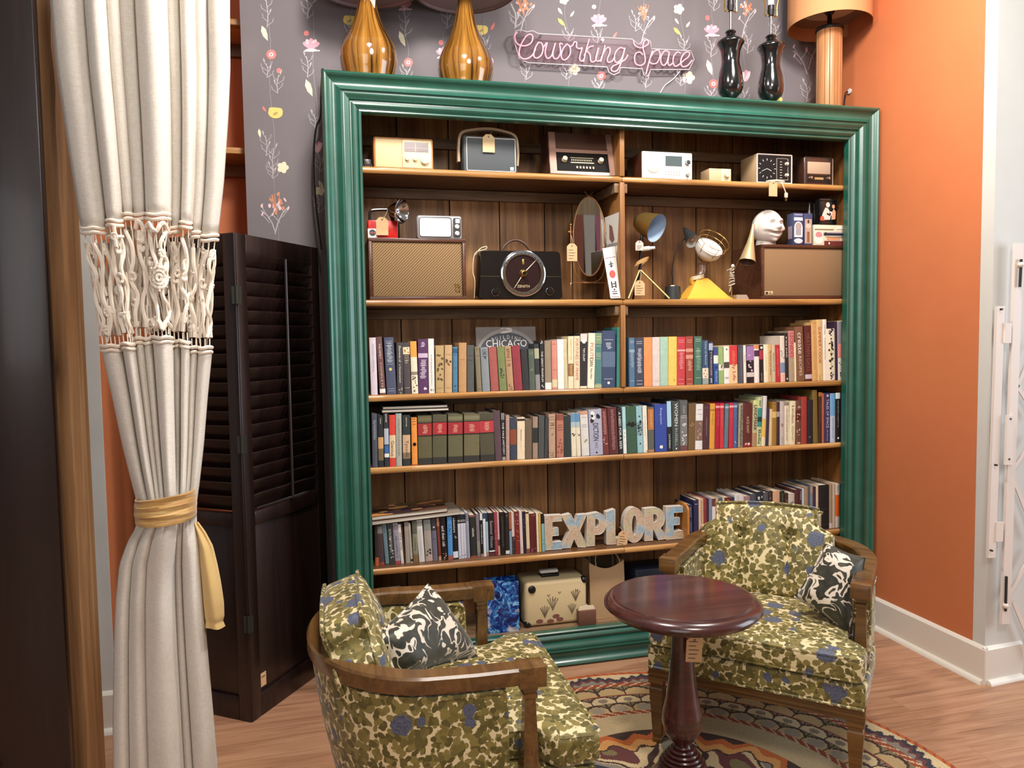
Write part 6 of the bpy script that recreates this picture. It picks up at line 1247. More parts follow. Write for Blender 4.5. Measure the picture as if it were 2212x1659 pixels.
books(1440, 1020, 10.367, Z5, lambda px: .115, [
 (506, 588, 492, 735, 'navy book with red cover beside wooden bookend', '2c2c50', [('t', 'Barrel B', 'b8b4cc', .66, .92, .3), ('v', '9c98b8', .24, .5, .3)]),
 (612, 722, 606, 632, 'navy book with red board and white mark at foot', '28284c', [('l', 'c8c8d8', [.9]), ('b', .02, .05, W_)]),
 (724, 838, 716, 605, 'peach cream book with black picture', 'd8b494', [('p', '241c1c', .18, .3, 7), ('v', '7c6050', .4, .95, .3)])], LOW, G3, 42, .135)
LR = [(842, 905, 832, 590, 'red and black book', '8c3034', []), (908, 945, 900, 592, 'slim dark slate book', '2c3038', []), (948, 1015, 948, 590, 'lilac grey book', '84849c', []), (1018, 1100, 1018, 592, 'white book with brown head', 'e0dcd8', [('b', .8, 1., '6c3c34')]),
 (1104, 1158, 1104, 585, 'cream and red book', 'd0aa8c', [('b', .4, .78, 'a84440')]), (1164, 1248, 1164, 580, 'teal grey book', '4c6870', []), (1252, 1298, 1252, 572, 'slim cream book', 'd8cca8', []), (1306, 1436, 1306, 574, 'maroon book with orange lettering', '6c2420', [('v', 'c07848', .7, .95, .4)]),
 (1440, 1514, 1440, 572, 'deep navy book', '2c2c50', []), (1524, 1610, 1524, 516, 'white book with grey pattern', 'dcd8d8', [('p', '9a9aa4', .6, .95, 5)]), (1614, 1732, 1614, 512, 'white book with faint portrait', 'dad6d8', [('p', 'a8a4b0', .6, .95, 5)]), (1740, 1872, 1740, 545, 'mauve pink book', 'a08084', []),
 (1880, 1998, 1880, 490, 'blue grey book', '4c5460', []), (2004, 2164, 2004, 446, 'dark blue book with white figure', '262a38', [('p', 'd0d4dc', .75, .95, 4)])]
books(1440, 1020, 10.367, Z5, lambda px: .11, LR, LOW, G3, 45, .16)
books(1630, 1010, 9.759, Z5, lambda px: .105, [
 (190, 288, 190, 530, 'charcoal grey book', '54565a', []), (296, 378, 296, 502, 'book with dark photo spine', '3a2c30', [('p', 'a89a98', .8, .98, 4)]), (386, 530, 386, 500, 'thick peach book', 'd2a888', []), (540, 632, 540, 502, 'black green book with pale lettering', '24281e', [('v', '7c8068', .7, .95, .3)]), (636, 708, 636, 545, 'brown and black photo book', '40281e', [('p', 'a87c60', .75, .95, 4)]), (712, 842, 712, 552, 'pale grey cream book', 'c8c0b4', [('p', '6a7c8c', .74, .8, 2)]),
 (848, 938, 848, 472, 'maroon brown book', '50282a', []), (942, 998, 942, 462, 'slim plum book with white lettering', '44303c', [('v', 'd0c4cc', .75, .95, .4)]), (1002, 1046, 1002, 450, 'slim white blue book', 'c4ccd8', []), (1052, 1130, 1052, 412, 'tan book', 'a08468', []), (1136, 1170, 1136, 365, 'slim blue grey book', '4c5c6c', []), (1174, 1228, 1174, 400, 'slim silver blue book', '7c8898', [('b', .85, 1., 'a8947c')]), (1232, 1290, 1232, 412, 'slim violet book', '402c40', []), (1294, 1345, 1294, 385, 'slim cream book', 'd8c4ac', []),
 (1350, 1568, 1350, 378, 'thick black book', '1e1a1a', [('l', '4c4844', [.45, .1])]), (1574, 1640, 1574, 364, 'slim tan book', 'a88c74', [('b', .0, .12, 'd8c8c4')]), (1644, 1696, 1644, 335, 'very slim cream book', 'd0b498', []), (1700, 1796, 1700, 350, 'white book with bright orange band', 'd4c8bc', [('b', .26, .75, 'e06424'), ('v', '8a807c', .86, .96, .3)]), (1802, 1905, 1802, 345, 'black green book with pale lettering at right end', '1e2620', [('v', '808c80', .25, .6, .3)]), (1912, 1990, 1912, 200, 'tall maroon book at the right end', '50181e', [])], LOW, G3, 59, .16)
# wooden bookend holding the right-hand books
p0 = atY(1441+425/10.367, 1020+1520/10.367, .11); p1 = atY(1440+500/10.367, 1160, .11)
e = empty('bookend', (p0.x+.002, .10, Z5), 'orange brown wooden bookend between EXPLORE letters and books', 'bookend')
BEW = wood('bookend_wood', (150, 92, 36), (190, 126, 60), (206, 146, 80), 2, 1.0, .35); hbk = atY(1485, 1086, .12).z-Z5
b = MB(); b.prism([(0, 0)]+[(.12, 0), (.12, hbk*.82)]+[(.06+.06*math.cos(t), hbk*.82+hbk*.16*math.sin(t)) for t in [i*PI/10 for i in range(1, 10)]]+[(0, hbk*.82)], 0, p1.x-p0.x-.004, axis='x'); b.build('upright', BEW, e)
b = MB(); b.box(-.035, 0, .045, .12, 0, .006); b.build('foot', BEW, e)
# flat stacks lying on top of rows
def flat(name, x0, x1, y0, y1, z0, z1, label, col, edge='d8d2c4', rz=0.0, tilt=0.0, deco=None):
    b = MB(); w = x1-x0; b.box(0, w, 0, y1-y0, z1-z0-.002, z1-z0, 0); b.box(0, w, 0, y1-y0, 0, .0015, 0)
    ms = [BOOKP]
    if deco: ms += [pal(c) for c in deco]
    q = random.Random(int(x0*999))
    if deco:
        for k in range(26):
            cx, cy, r_ = q.uniform(.06, .94)*w, q.uniform(.08, .92)*(y1-y0), q.uniform(.008, .03)
            b.add([(min(max(cx+r_*2*math.cos(t), 0), w), min(max(cy+r_*math.sin(t), 0), y1-y0), z1-z0+.0003+k*.00001) for t in [j*PI/5 for j in range(10)]], [tuple(range(10))], 1+k % len(deco), False)
    o = b.build(name, ms, None, (x0, y0, z0), rz, col); o.rotation_euler = (0, tilt, rz); tag(o, label, 'book', 'books lying flat on the rows')
    m, nt, bb = (MATS['flat_pages'], None, None) if 'flat_pages' in MATS else newmat('flat_pages')
    if nt:
        w_ = noiset(nt, coords(nt, (3, 3, 420)), 1.0, 3); L(nt, ramp(nt, w_.outputs[0], [(.35, (120, 112, 102)), (.6, (222, 214, 198))]), bb.inputs['Base Color']); bb.inputs['Roughness'].default_value = .85
    p = MB(); p.box(.002, w-.004, .001, y1-y0-.002, .0016, z1-z0-.0021); p.build('pages', m, o)
    return o
qa = atY(795+235/7.9, 850+335/7.9, .095); qb = atY(795+1390/7.9, 850+335/7.9, .095); qt = atY(795+800/7.9, 850+228/7.9, .095)
zb_ = qa.z; th = (qt.z-(qa.z+qb.z)/2)/2
flat('magazine', qa.x, qb.x, .095, .30, zb_+.0005, zb_+th, 'lower magazine lying flat on left end of middle book row', '3a3436'); flat('magazine', qa.x+.004, qb.x-.004, .098, .30, zb_+th+.0005, zb_+2*th, 'upper black magazine lying flat on left end of middle book row', '1c1a1c')
qa = atY(808, 1130, .115); qb = atY(795+1850/9.219, 1070+370/9.219, .115); q1 = atY(795+1590/9.219, 1070+270/9.219, .12)
zl = max(atY(808, 1070+600/9.219, .115).z, atY(795+1850/9.219, 1070+385/9.219, .115).z)
tl_ = -math.atan2(atY(795+1850/9.219, 1070+375/9.219, .115).z-atY(810, 1070+585/9.219, .115).z, qb.x-qa.x)
zl = atY(810, 1070+585/9.219, .115).z
flat('magazine', qa.x-.008, qb.x, .112, .30, zl, zl+.012, 'beige grey book lying flat on left end of lower book row', 'a89a8c', tilt=tl_); zq = zl+.0125
flat('magazine', qa.x-.008, q1.x, .116, .30, zq+.004, zq+.020, 'fiery orange brown art book lying flat on lower book row', '6a4a38', tilt=tl_, deco=['c88a4c', '3a2c24', '6a5a34', '40283a', 'd8a468'])
# ------------------------------------------------------------------ upholstery
def brocade(name, base, leaf1, leaf2, flower, scale, rough=0.55):
    m, nt, b = newmat(name); v0 = coords(nt)
    nz = noiset(nt, v0, scale*.5, 2, .5)
    va = N(nt, 'ShaderNodeVectorMath', operation='MULTIPLY_ADD'); L(nt, nz.outputs['Color'], va.inputs[0]); va.inputs[1].default_value = (.9/scale,)*3; L(nt, v0, va.inputs[2])
    def vm(op, a, c=None, out=0):
        n = N(nt, 'ShaderNodeVectorMath', operation=op); L(nt, a, n.inputs[0])
        if c is not None:
            if hasattr(c, 'is_linked'): L(nt, c, n.inputs[1])
            else: n.inputs[1].default_value = c
        return n.outputs[out]
    def leaves(sc, off, ln, wd):
        p = vm('ADD', va.outputs[0], off); n = N(nt, 'ShaderNodeTexVoronoi', feature='F1'); n.inputs['Scale'].default_value = sc; L(nt, p, n.inputs['Vector'])
        v = vm('SUBTRACT', p, n.outputs['Position']); d = vm('NORMALIZE', vm('SUBTRACT', n.outputs['Color'], (.5, .5, .5)))
        t = vm('DOT_PRODUCT', v, d, 'Value'); sc_ = N(nt, 'ShaderNodeVectorMath', operation='SCALE'); L(nt, d, sc_.inputs[0]); L(nt, t, sc_.inputs['Scale'])
        rr = math_(nt, 'MULTIPLY', vm('LENGTH', vm('SUBTRACT', v, sc_.outputs[0]), None, 'Value'), sc); tt = math_(nt, 'MULTIPLY', t, sc/ln)
        m_ = math_(nt, 'SUBTRACT', math_(nt, 'MULTIPLY', math_(nt, 'SUBTRACT', 1.0, math_(nt, 'MULTIPLY', tt, tt)), wd), rr)
        sp = N(nt, 'ShaderNodeSeparateColor'); L(nt, n.outputs['Color'], sp.inputs[0])
        return ramp(nt, m_, [(.0, 0.0), (.035, 1.0)]), ramp(nt, rr, [(.015, 1.0), (.05, 0.0)]), sp.outputs[0]
    col = mixc(nt, 0.0, base, base)
    for sc, off, ln, wd, c1, c2 in ((scale*1.05, (3, 1, 2), .80, .46, leaf1, leaf2), (scale*.92, (.37, 5, .11), .78, .40, leaf2, leaf1), (scale, (7.7, .2, 4.4), .74, .36, leaf1, leaf2), (scale*1.1, (1.3, 9.2, 2.9), .74, .34, leaf2, leaf1)):
        mk, vn, rn = leaves(sc, off, ln, wd); lc = ramp(nt, rn, [(.2, c1), (.8, c2)])
        lc = mixc(nt, math_(nt, 'MULTIPLY', vn, .35), lc, tuple(int(x*.72) for x in leaf1)); col = mixc(nt, mk, col, lc)
    n2 = noiset(nt, v0, scale*1.5, 2)
    for k, rad, selp, am in ((.22, .245, .55, .28), (.42, .26, .34, .22)):
        f_ = N(nt, 'ShaderNodeTexVoronoi', feature='F1'); f_.inputs['Scale'].default_value = scale*k; L(nt, va.outputs[0], f_.inputs['Vector'])
        d_ = math_(nt, 'ADD', f_.outputs['Distance'], math_(nt, 'MULTIPLY', math_(nt, 'SUBTRACT', n2.outputs[0], .5), am))
        sp2 = N(nt, 'ShaderNodeSeparateColor'); L(nt, f_.outputs['Color'], sp2.inputs[0])
        fm = math_(nt, 'MULTIPLY', ramp(nt, d_, [(rad, 1.0), (rad+.03, 0.0)]), ramp(nt, sp2.outputs[0], [(selp, 1.0), (selp+.01, 0.0)], 'CONSTANT'))
        fc = ramp(nt, math_(nt, 'FRACT', math_(nt, 'MULTIPLY', d_, 13.0)), [(.0, flower), (.7, tuple(int(x*.9) for x in flower)), (.9, tuple(int(x*.68) for x in flower))]); col = mixc(nt, fm, col, fc)
    L(nt, col, b.inputs['Base Color']); b.inputs['Roughness'].default_value = rough; b.inputs['Sheen Weight'].default_value = .25; b.inputs['Sheen Roughness'].default_value = .4
    bump(nt, b, noiset(nt, v0, 160, 2).outputs[0], .25, .0015)
    return m
BROC = brocade('olive_brocade', (222, 204, 160), (88, 80, 34), (134, 120, 62), (92, 98, 120), 42)
def pillow_mat():
    m, nt, b = newmat('black_floral_velvet'); v = coords(nt)
    n1 = noiset(nt, v, 17, 1.5, .5, 1.6); n2 = noiset(nt, coords(nt, (1, 1, 1), loc=(4, 2, 7)), 9, 2, .5, .8); n3 = noiset(nt, v, 60, 3)
    f = math_(nt, 'ADD', math_(nt, 'ABSOLUTE', math_(nt, 'SUBTRACT', n1.outputs[0], .52)), math_(nt, 'MULTIPLY', math_(nt, 'SUBTRACT', n2.outputs[0], .5), .35))
    dk = ramp(nt, n3.outputs[0], [(.35, (24, 23, 12)), (.65, (52, 49, 28))])
    L(nt, mixc(nt, ramp(nt, f, [(.030, 1.0), (.040, 0.0)]), dk, (222, 208, 190)), b.inputs['Base Color']); b.inputs['Roughness'].default_value = .5; b.inputs['Sheen Weight'].default_value = .3
    bump(nt, b, f, .2, .002); return m
PILF = pillow_mat()
def softbox(b, sx, sy, sz, r, n=16, mi=0, M=None, fn=None):
    bm = bmesh.new(); bmesh.ops.create_cube(bm, size=2.0); bmesh.ops.subdivide_edges(bm, edges=bm.edges[:], cuts=n, use_grid_fill=True)
    bm.verts.index_update(); vs = []
    for v in bm.verts:
        t = [math.copysign(abs(c)**.8, c) for c in v.co]
        p = Vector((t[0]*sx, t[1]*sy, t[2]*sz)); i = Vector((max(-sx+r, min(sx-r, p.x)), max(-sy+r, min(sy-r, p.y)), max(-sz+r, min(sz-r, p.z))))
        d = p-i; p = i+(d.normalized()*r if d.length > 1e-6 else d)
        if fn: p = fn(p, v.co)
        vs.append(M @ p if M else p)
    b.add(vs, [[v.index for v in f.verts] for f in bm.faces], mi, True); bm.free()
def sstep(a, c, x): t = max(0, min(1, (x-a)/(c-a))); return t*t*(3-2*t)
AH, AD, AY0, HW = .592, .645, .124, .302
lift = lambda y: .018*sstep(.30, .64, y)
def upath(hw, d, y0, ya, n=26, e=.95):
    out = [(-hw, y0), (-hw, (y0*.5+ya*.5)), (-hw, ya)]
    for i in range(1, n):
        t = PI*i/n; c, s_ = math.cos(t), math.sin(t); out.append((-hw*math.copysign(abs(c)**e, c), ya+(d-ya)*abs(s_)**e))
    return out+[(hw, ya), (hw, (y0+ya)/2), (hw, y0)]
def sweep(b, path, sect, mi=0, smooth=True, lf=None):        # sect(t01) -> list of (outward offset, z); path in plan
    n = len(path); m_ = len(sect(0)); vs = []
    for i, (x, y) in enumerate(path):
        a = Vector(path[max(0, i-1)]); c = Vector(path[min(n-1, i+1)]); t = (c-a).normalized(); nn = Vector((-t.y, t.x))
        for o, z in sect(i/(n-1)): vs.append((x+nn.x*o, y+nn.y*o, z+(lf(y) if lf else 0)))
    fs = [(i*m_+k, i*m_+(k+1) % m_, (i+1)*m_+(k+1) % m_, (i+1)*m_+k) for i in range(n-1) for k in range(m_)]+[list(range(m_)), list(range((n-1)*m_, n*m_))]
    b.add(vs, fs, mi, smooth)
def armchair(loc, rz, label, back_roll=0.0, btop=0.70, bx_=0.0):
    e = empty('armchair', loc, label, 'chair', rz, 'pair of olive floral armchairs')
    # wooden arm and back rail
    b = MB(); P = upath(HW, AD, AY0+.055, .40)
    sec = lambda t: [(.025, AH-.040), (.028, AH-.034), (.028, AH-.006), (.023, AH), (-.022, AH), (-.027, AH-.006), (-.027, AH-.034), (-.023, AH-.040)]
    sweep(b, P, sec, lf=lift)
    for s_ in (-1, 1): b.rbox(s_*HW-.029, s_*HW+.029, AY0, AY0+.066, AH-.048, AH+.001, .003); b.rbox(s_*HW-.022, s_*HW+.022, AY0-.002, AY0, AH-.044, AH-.008, .001)
    b.build('arm_rail', ARMW, e)
    for s_ in (-1, 1):
        b = MB(); x = s_*HW; y = AY0+.037
        def sq(b, z0, z1, r0, r1): b.add([(x-r0, y-r0, z0), (x+r0, y-r0, z0), (x+r0, y+r0, z0), (x-r0, y+r0, z0), (x-r1, y-r1, z1), (x+r1, y-r1, z1), (x+r1, y+r1, z1), (x-r1, y+r1, z1)], [(3, 2, 1, 0), (4, 5, 6, 7), (0, 1, 5, 4), (1, 2, 6, 5), (2, 3, 7, 6), (3, 0, 4, 7)], 0, False)
        sq(b, .25, .345, .024, .024); sq(b, .345, .36, .024, .018); sq(b, .36, .37, .018, .018); sq(b, .37, .515, .018, .013); sq(b, .515, .525, .017, .017); sq(b, .525, AH-.045, .014, .021)
        b.build('arm_post', ARMW, e)
    # upholstered shell under the rail
    b = MB(); y0 = AY0+.095; PT = upath(HW-.002, AD-.006, y0, .40); PB_ = upath(HW-.010, AD-.065, y0, .38); n = len(PT)
    def shell(k, v): x = PT[k][0]*v+PB_[k][0]*(1-v); y = PT[k][1]*v+PB_[k][1]*(1-v); return x, y
    nz = 8; zb, zt = .235, AH-.046; vs = []; 
    for side in (0, 1):
        for j in range(nz+1):
            v = j/nz
            for k in range(n):
                x, y = shell(k, v); a = Vector(PT[max(0, k-1)]); c = Vector(PT[min(n-1, k+1)]); t = (c-a).normalized(); nn = Vector((-t.y, t.x)); o = (.024 if side == 0 else -.022)+(.006*math.sin(PI*v)*(1 if side == 0 else -1))
                vs.append((x+nn.x*o, y+nn.y*o, zb+(zt+lift(y)-zb)*v))
    g = lambda s_, j, k: s_*(nz+1)*n+j*n+k
    fs = [(g(s_, j, k), g(s_, j, k+1), g(s_, j+1, k+1), g(s_, j+1, k)) for s_ in (0, 1) for j in range(nz) for k in range(n-1)]
    fs += [(g(0, j, k), g(0, j+1, k), g(1, j+1, k), g(1, j, k)) for k in (0, n-1) for j in range(nz)]+[(g(0, j, k), g(0, j, k+1), g(1, j, k+1), g(1, j, k)) for j in (0, nz) for k in range(n-1)]
    b.add(vs, fs, 0, True)
    for s_ in (-1, 1):
        for o in (-.024, .026): b.tube(cat_rom([(s_*(HW-.012)+o*1.0, y0-.001, zb+.01), (s_*(HW-.006)+o, y0-.001, .42), (s_*(HW-.004)+o, y0+.002, zt-.02), (s_*(HW-.003)+o, y0+.02, zt-.006), (s_*(HW-.002)+o, .30, zt-.004), (s_*(HW-.002)+o, .40, zt-.004)], 4), .0045, 6)
    b.build('shell_upholstery', BROC, e)
    # seat deck, apron, legs
    b = MB(); softbox(b, .332, .290, .040, .016, 10, 0, Matrix.Translation((0, .288, .296)), lambda p, c: Vector((p.x*(1-.25*sstep(.1, 1, c.y)), p.y, p.z)))
    b.tube([(-.325, -.002, .262), (.325, -.002, .262)], .005, 6); b.build('seat_deck', BROC, e)
    b = MB(); AP = [(-.325, 0), (.325, 0), (.315, .40), (.24, .57), (-.24, .57), (-.315, .40)]
    b.prism(AP, .222, .258, axis='z'); b.prism([(x*1.008, y-.003 if y < .1 else y) for x, y in AP], .236, .244, axis='z'); b.build('apron', ARMW, e)
    for (x, y) in ((-.302, .026), (.302, .026), (-.215, .535), (.215, .535)):
        b = MB(); dx, dy = (0, 0) if y < .1 else (math.copysign(.02, x), .05)
        def q4(z, r, k): return [(x+dx*k-r, y+dy*k-r, z), (x+dx*k+r, y+dy*k-r, z), (x+dx*k+r, y+dy*k+r, z), (x+dx*k-r, y+dy*k+r, z)]
        lv = q4(0, .014, 1)+q4(.012, .016, 1)+q4(.016, .0135, .95)+q4(.185, .0225, .15)+q4(.19, .019, .13)+q4(.2, .019, .1)+q4(.205, .025, .08)+q4(.224, .025, 0)
        b.add(lv, [(3, 2, 1, 0), (28, 29, 30, 31)]+[(k*4+i, k*4+(i+1) % 4, k*4+4+(i+1) % 4, k*4+4+i) for k in range(7) for i in range(4)], 0, False); b.build('leg', ARMW, e)
    # seat cushion (T shaped) with piping
    def tf(p, c):
        wy = sstep(.42, .36, (p.y+.235)); x = p.x*(.262+(.325-.262)*sstep(-.075, -.14, p.y))/.325
        z = p.z+(.012*(1-c.x**2)*(1-c.y**2) if c.z > 0 else 0)
        return Vector((x, p.y, z))
    b = MB(); softbox(b, .325, .245, .039, .020, 20, 0, Matrix.Translation((0, .232, .376)), tf)
    for z in (.409, .345): b.tube([(-.245, .47, z), (-.256, .30, z), (-.256, .17, z), (-.262, .145, z), (-.318, .085, z), (-.319, .01, z), (-.305, -.009, z), (.305, -.009, z), (.319, .01, z), (.318, .085, z), (.262, .145, z), (.256, .17, z), (.256, .30, z), (.245, .47, z)], .0048, 6)
    b.build('seat_cushion', BROC, e)
    # notched, buttoned back cushion
    hz, hx, hy = .165, .232, .058
    lean = R(19); M = Matrix.Translation((bx_, .53, btop-hz*.97)) @ Matrix.Rotation(back_roll, 4, 'Y') @ Matrix.Rotation(-lean, 4, 'X')
    def wz(t): return 1-.22*sstep(.42, .66, t)
    def bf(p, c):
        t = p.z/hz; x = p.x*wz(t); f = max(0, -p.y/hy)
        y = p.y-.028*(1-c.x**2)*(1-c.z**2)*(1 if p.y < 0 else -.3)
        if p.y < 0:
            for bx in (-.085, .085):
                y += .030*math.exp(-((x-bx)/.022)**2-((p.z-.055)/.022)**2)+.014*math.exp(-((x-bx)/.010)**2)*sstep(1, .2, abs(t))
        z = p.z+.010*(1-c.x**2)*(1 if t > 0 else 0)
        return Vector((x, y, z))
    b = MB(); softbox(b, hx, hy, hz, .03, 30, 0, M, bf)
    for sy in (-1, 1):
        ol = []
        for x, z in [(-hx+.012, -hz+.02), (-hx+.004, 0), (-hx+.004, hz*.42)]: ol.append((x, z))
        for t in (.5, .56, .62, .68, .8, .93): ol.append((-hx*wz(t)+.004, hz*t))
        ol += [(-hx*.74, hz+.002), (0, hz+.012)]
        ol = ol+[(-x, z) for x, z in ol[-2::-1]]
        b.tube([M @ Vector((p.x, sy*(hy-.010), p.y)) for p in cat_rom([(x, z, 0) for x, z in ol], 3)], .0048, 6)
    for bx in (-.085, .085):
        b.ball(M @ Vector((bx, -hy-.002, .055)), .009, 8)
    b.build('back_cushion', BROC, e)
    return e
TR = -43.42; OR_ = Vector((1.230, -.8585, .0045)); OL_ = Vector((.588, -.937, .0045)); TL_ = 88.95
armchair(OR_, R(TR), 'olive floral armchair facing left, beside the terracotta wall, behind round table', R(-2), .705, -.05)
armchair(OL_, R(TL_), 'olive floral armchair in the foreground, facing right, seen over its near arm', 0, .69, -.01)
# ------------------------------------------------------------------ scatter cushions
def atP(px, py, p0, n): d = ray(px, py); n = Vector(n); return CAM+d*((Vector(p0)-CAM).dot(n)/d.dot(n))
def pillow(quad, p0, n, th, label, ear=.10):
    n = Vector(n).normalized(); Q = [atP(x, y, p0, n) for x, y in quad]; c = (Q[0]+Q[1]+Q[2]+Q[3])/4
    e = empty('scatter_cushion', c, label, 'cushion', group='black and white floral cushions')
    def pt(u, v, s_):
        a, bb = u*2-1, v*2-1; k = 1-.075*(1-bb*bb)*abs(a)**3 ; k2 = 1-.075*(1-a*a)*abs(bb)**3
        u2, v2 = .5+a*k/2, .5+bb*k2/2
        p = Q[0]*(1-u2)*(1-v2)+Q[1]*u2*(1-v2)+Q[2]*u2*v2+Q[3]*(1-u2)*v2
        t = (max(0, (1-a**4)*(1-bb**4)))**.62*th/2
        t *= 1+.12*math.sin(u*9+v*4)*(abs(a)+abs(bb))*.5
        return p-c+n*t*s_
    b = MB(); b.grid(lambda u, v: pt(u, v, 1), 32, 32); b.grid(lambda u, v: pt(u, v, -1), 32, 32)
    ed = [pt(i/14, 0, 0) for i in range(14)]+[pt(1, i/14, 0) for i in range(14)]+[pt(1-i/14, 1, 0) for i in range(14)]+[pt(0, 1-i/14, 0) for i in range(14)]
    b.tube(ed, .0035, 6, closed=True); b.build('cushion_cover', PILF, e); return e
Lp = lambda x, y, z: Matrix.Translation(OL_) @ Matrix.Rotation(R(TL_), 4, 'Z') @ Vector((x, y, z))
Rp = lambda x, y, z: Matrix.Translation(OR_) @ Matrix.Rotation(R(TR), 4, 'Z') @ Vector((x, y, z))
pillow([(842, 1468), (1030, 1418), (925, 1262), (800, 1385)], Lp(-.02, .34, .55), (.66, -.62, .42), .13, 'black and white floral cushion with pointed corner on foreground armchair')
pillow([(1716, 1290), (1846, 1384), (1868, 1205), (1786, 1172)], Rp(.17, .26, .52), (-.62, -.72, .30), .12, 'black and white floral cushion against right arm of the far armchair')
# ------------------------------------------------------------------ pedestal table
MAHO = wood('mahogany', (46, 19, 17), (68, 31, 28), (84, 43, 38), 0, .8, .26, coat=.6, bumpv=.03)
tc = Vector((.938, -.989)); e = empty('pedestal_table', (tc.x, tc.y, .0045), 'round dark mahogany pedestal table between the two olive armchairs', 'table')
b = MB(); b.lathe([(0, .621), (.190, .621), (.193, .618), (.197, .618), (.203, .617), (.212, .611), (.218, .604), (.219, .598), (.216, .594), (.208, .593), (.205, .589), (.201, .580), (.192, .576), (.05, .576), (0, .576)], 72); b.build('tabletop', MAHO, e)
b = MB(); b.lathe([(0, .576), (.075, .576), (.075, .565), (.035, .560), (.029, .553), (.029, .51), (.030, .47), (.036, .40), (.045, .33), (.055, .285), (.058, .262), (.053, .236), (.040, .212), (.026, .198), (.021, .190)], 36); b.build('column', MAHO, e)
b = MB(); pr = [(.021, .192)]
zz = .190; import itertools
rs = [.026, .036, .045, .053, .060, .066, .069, .070, .068, .064, .058]
for i, r_ in enumerate(rs):
    z0 = .186-i*.0095
    pr += [(r_-.003, z0+.004), (r_, z0+.001), (r_, z0-.002), (r_-.003, z0-.005)]
pr += [(.05, .075), (.045, .05), (0, .05)]
b.lathe(pr, 40); b.build('ringed_base', MAHO, e)
for k in range(3):
    b = MB(); a = k*2*PI/3+PI/2; P = cat_rom([(.04, 0, .085), (.09, 0, .075), (.14, 0, .045), (.18, 0, .015), (.205, 0, .011)], 4); b.T = Matrix.Rotation(a, 4, 'Z'); b.tube(P, [.022-.010*i/(len(P)-1) for i in range(len(P))], 10); b.build('foot', MAHO, e)
q = proj((tc.x, tc.y-.03, .55)); c_ = Vector((tc.x-.005, tc.y-.062, .488)); tt = price_tag((tc.x+.0, tc.y-.068, .462), 'kraft tag hanging from the round table column under the top', w=.044, h=.072, rot=(0, R(3), R(-14)), lines=5, string_to=(tc.x, tc.y-.03, .576))
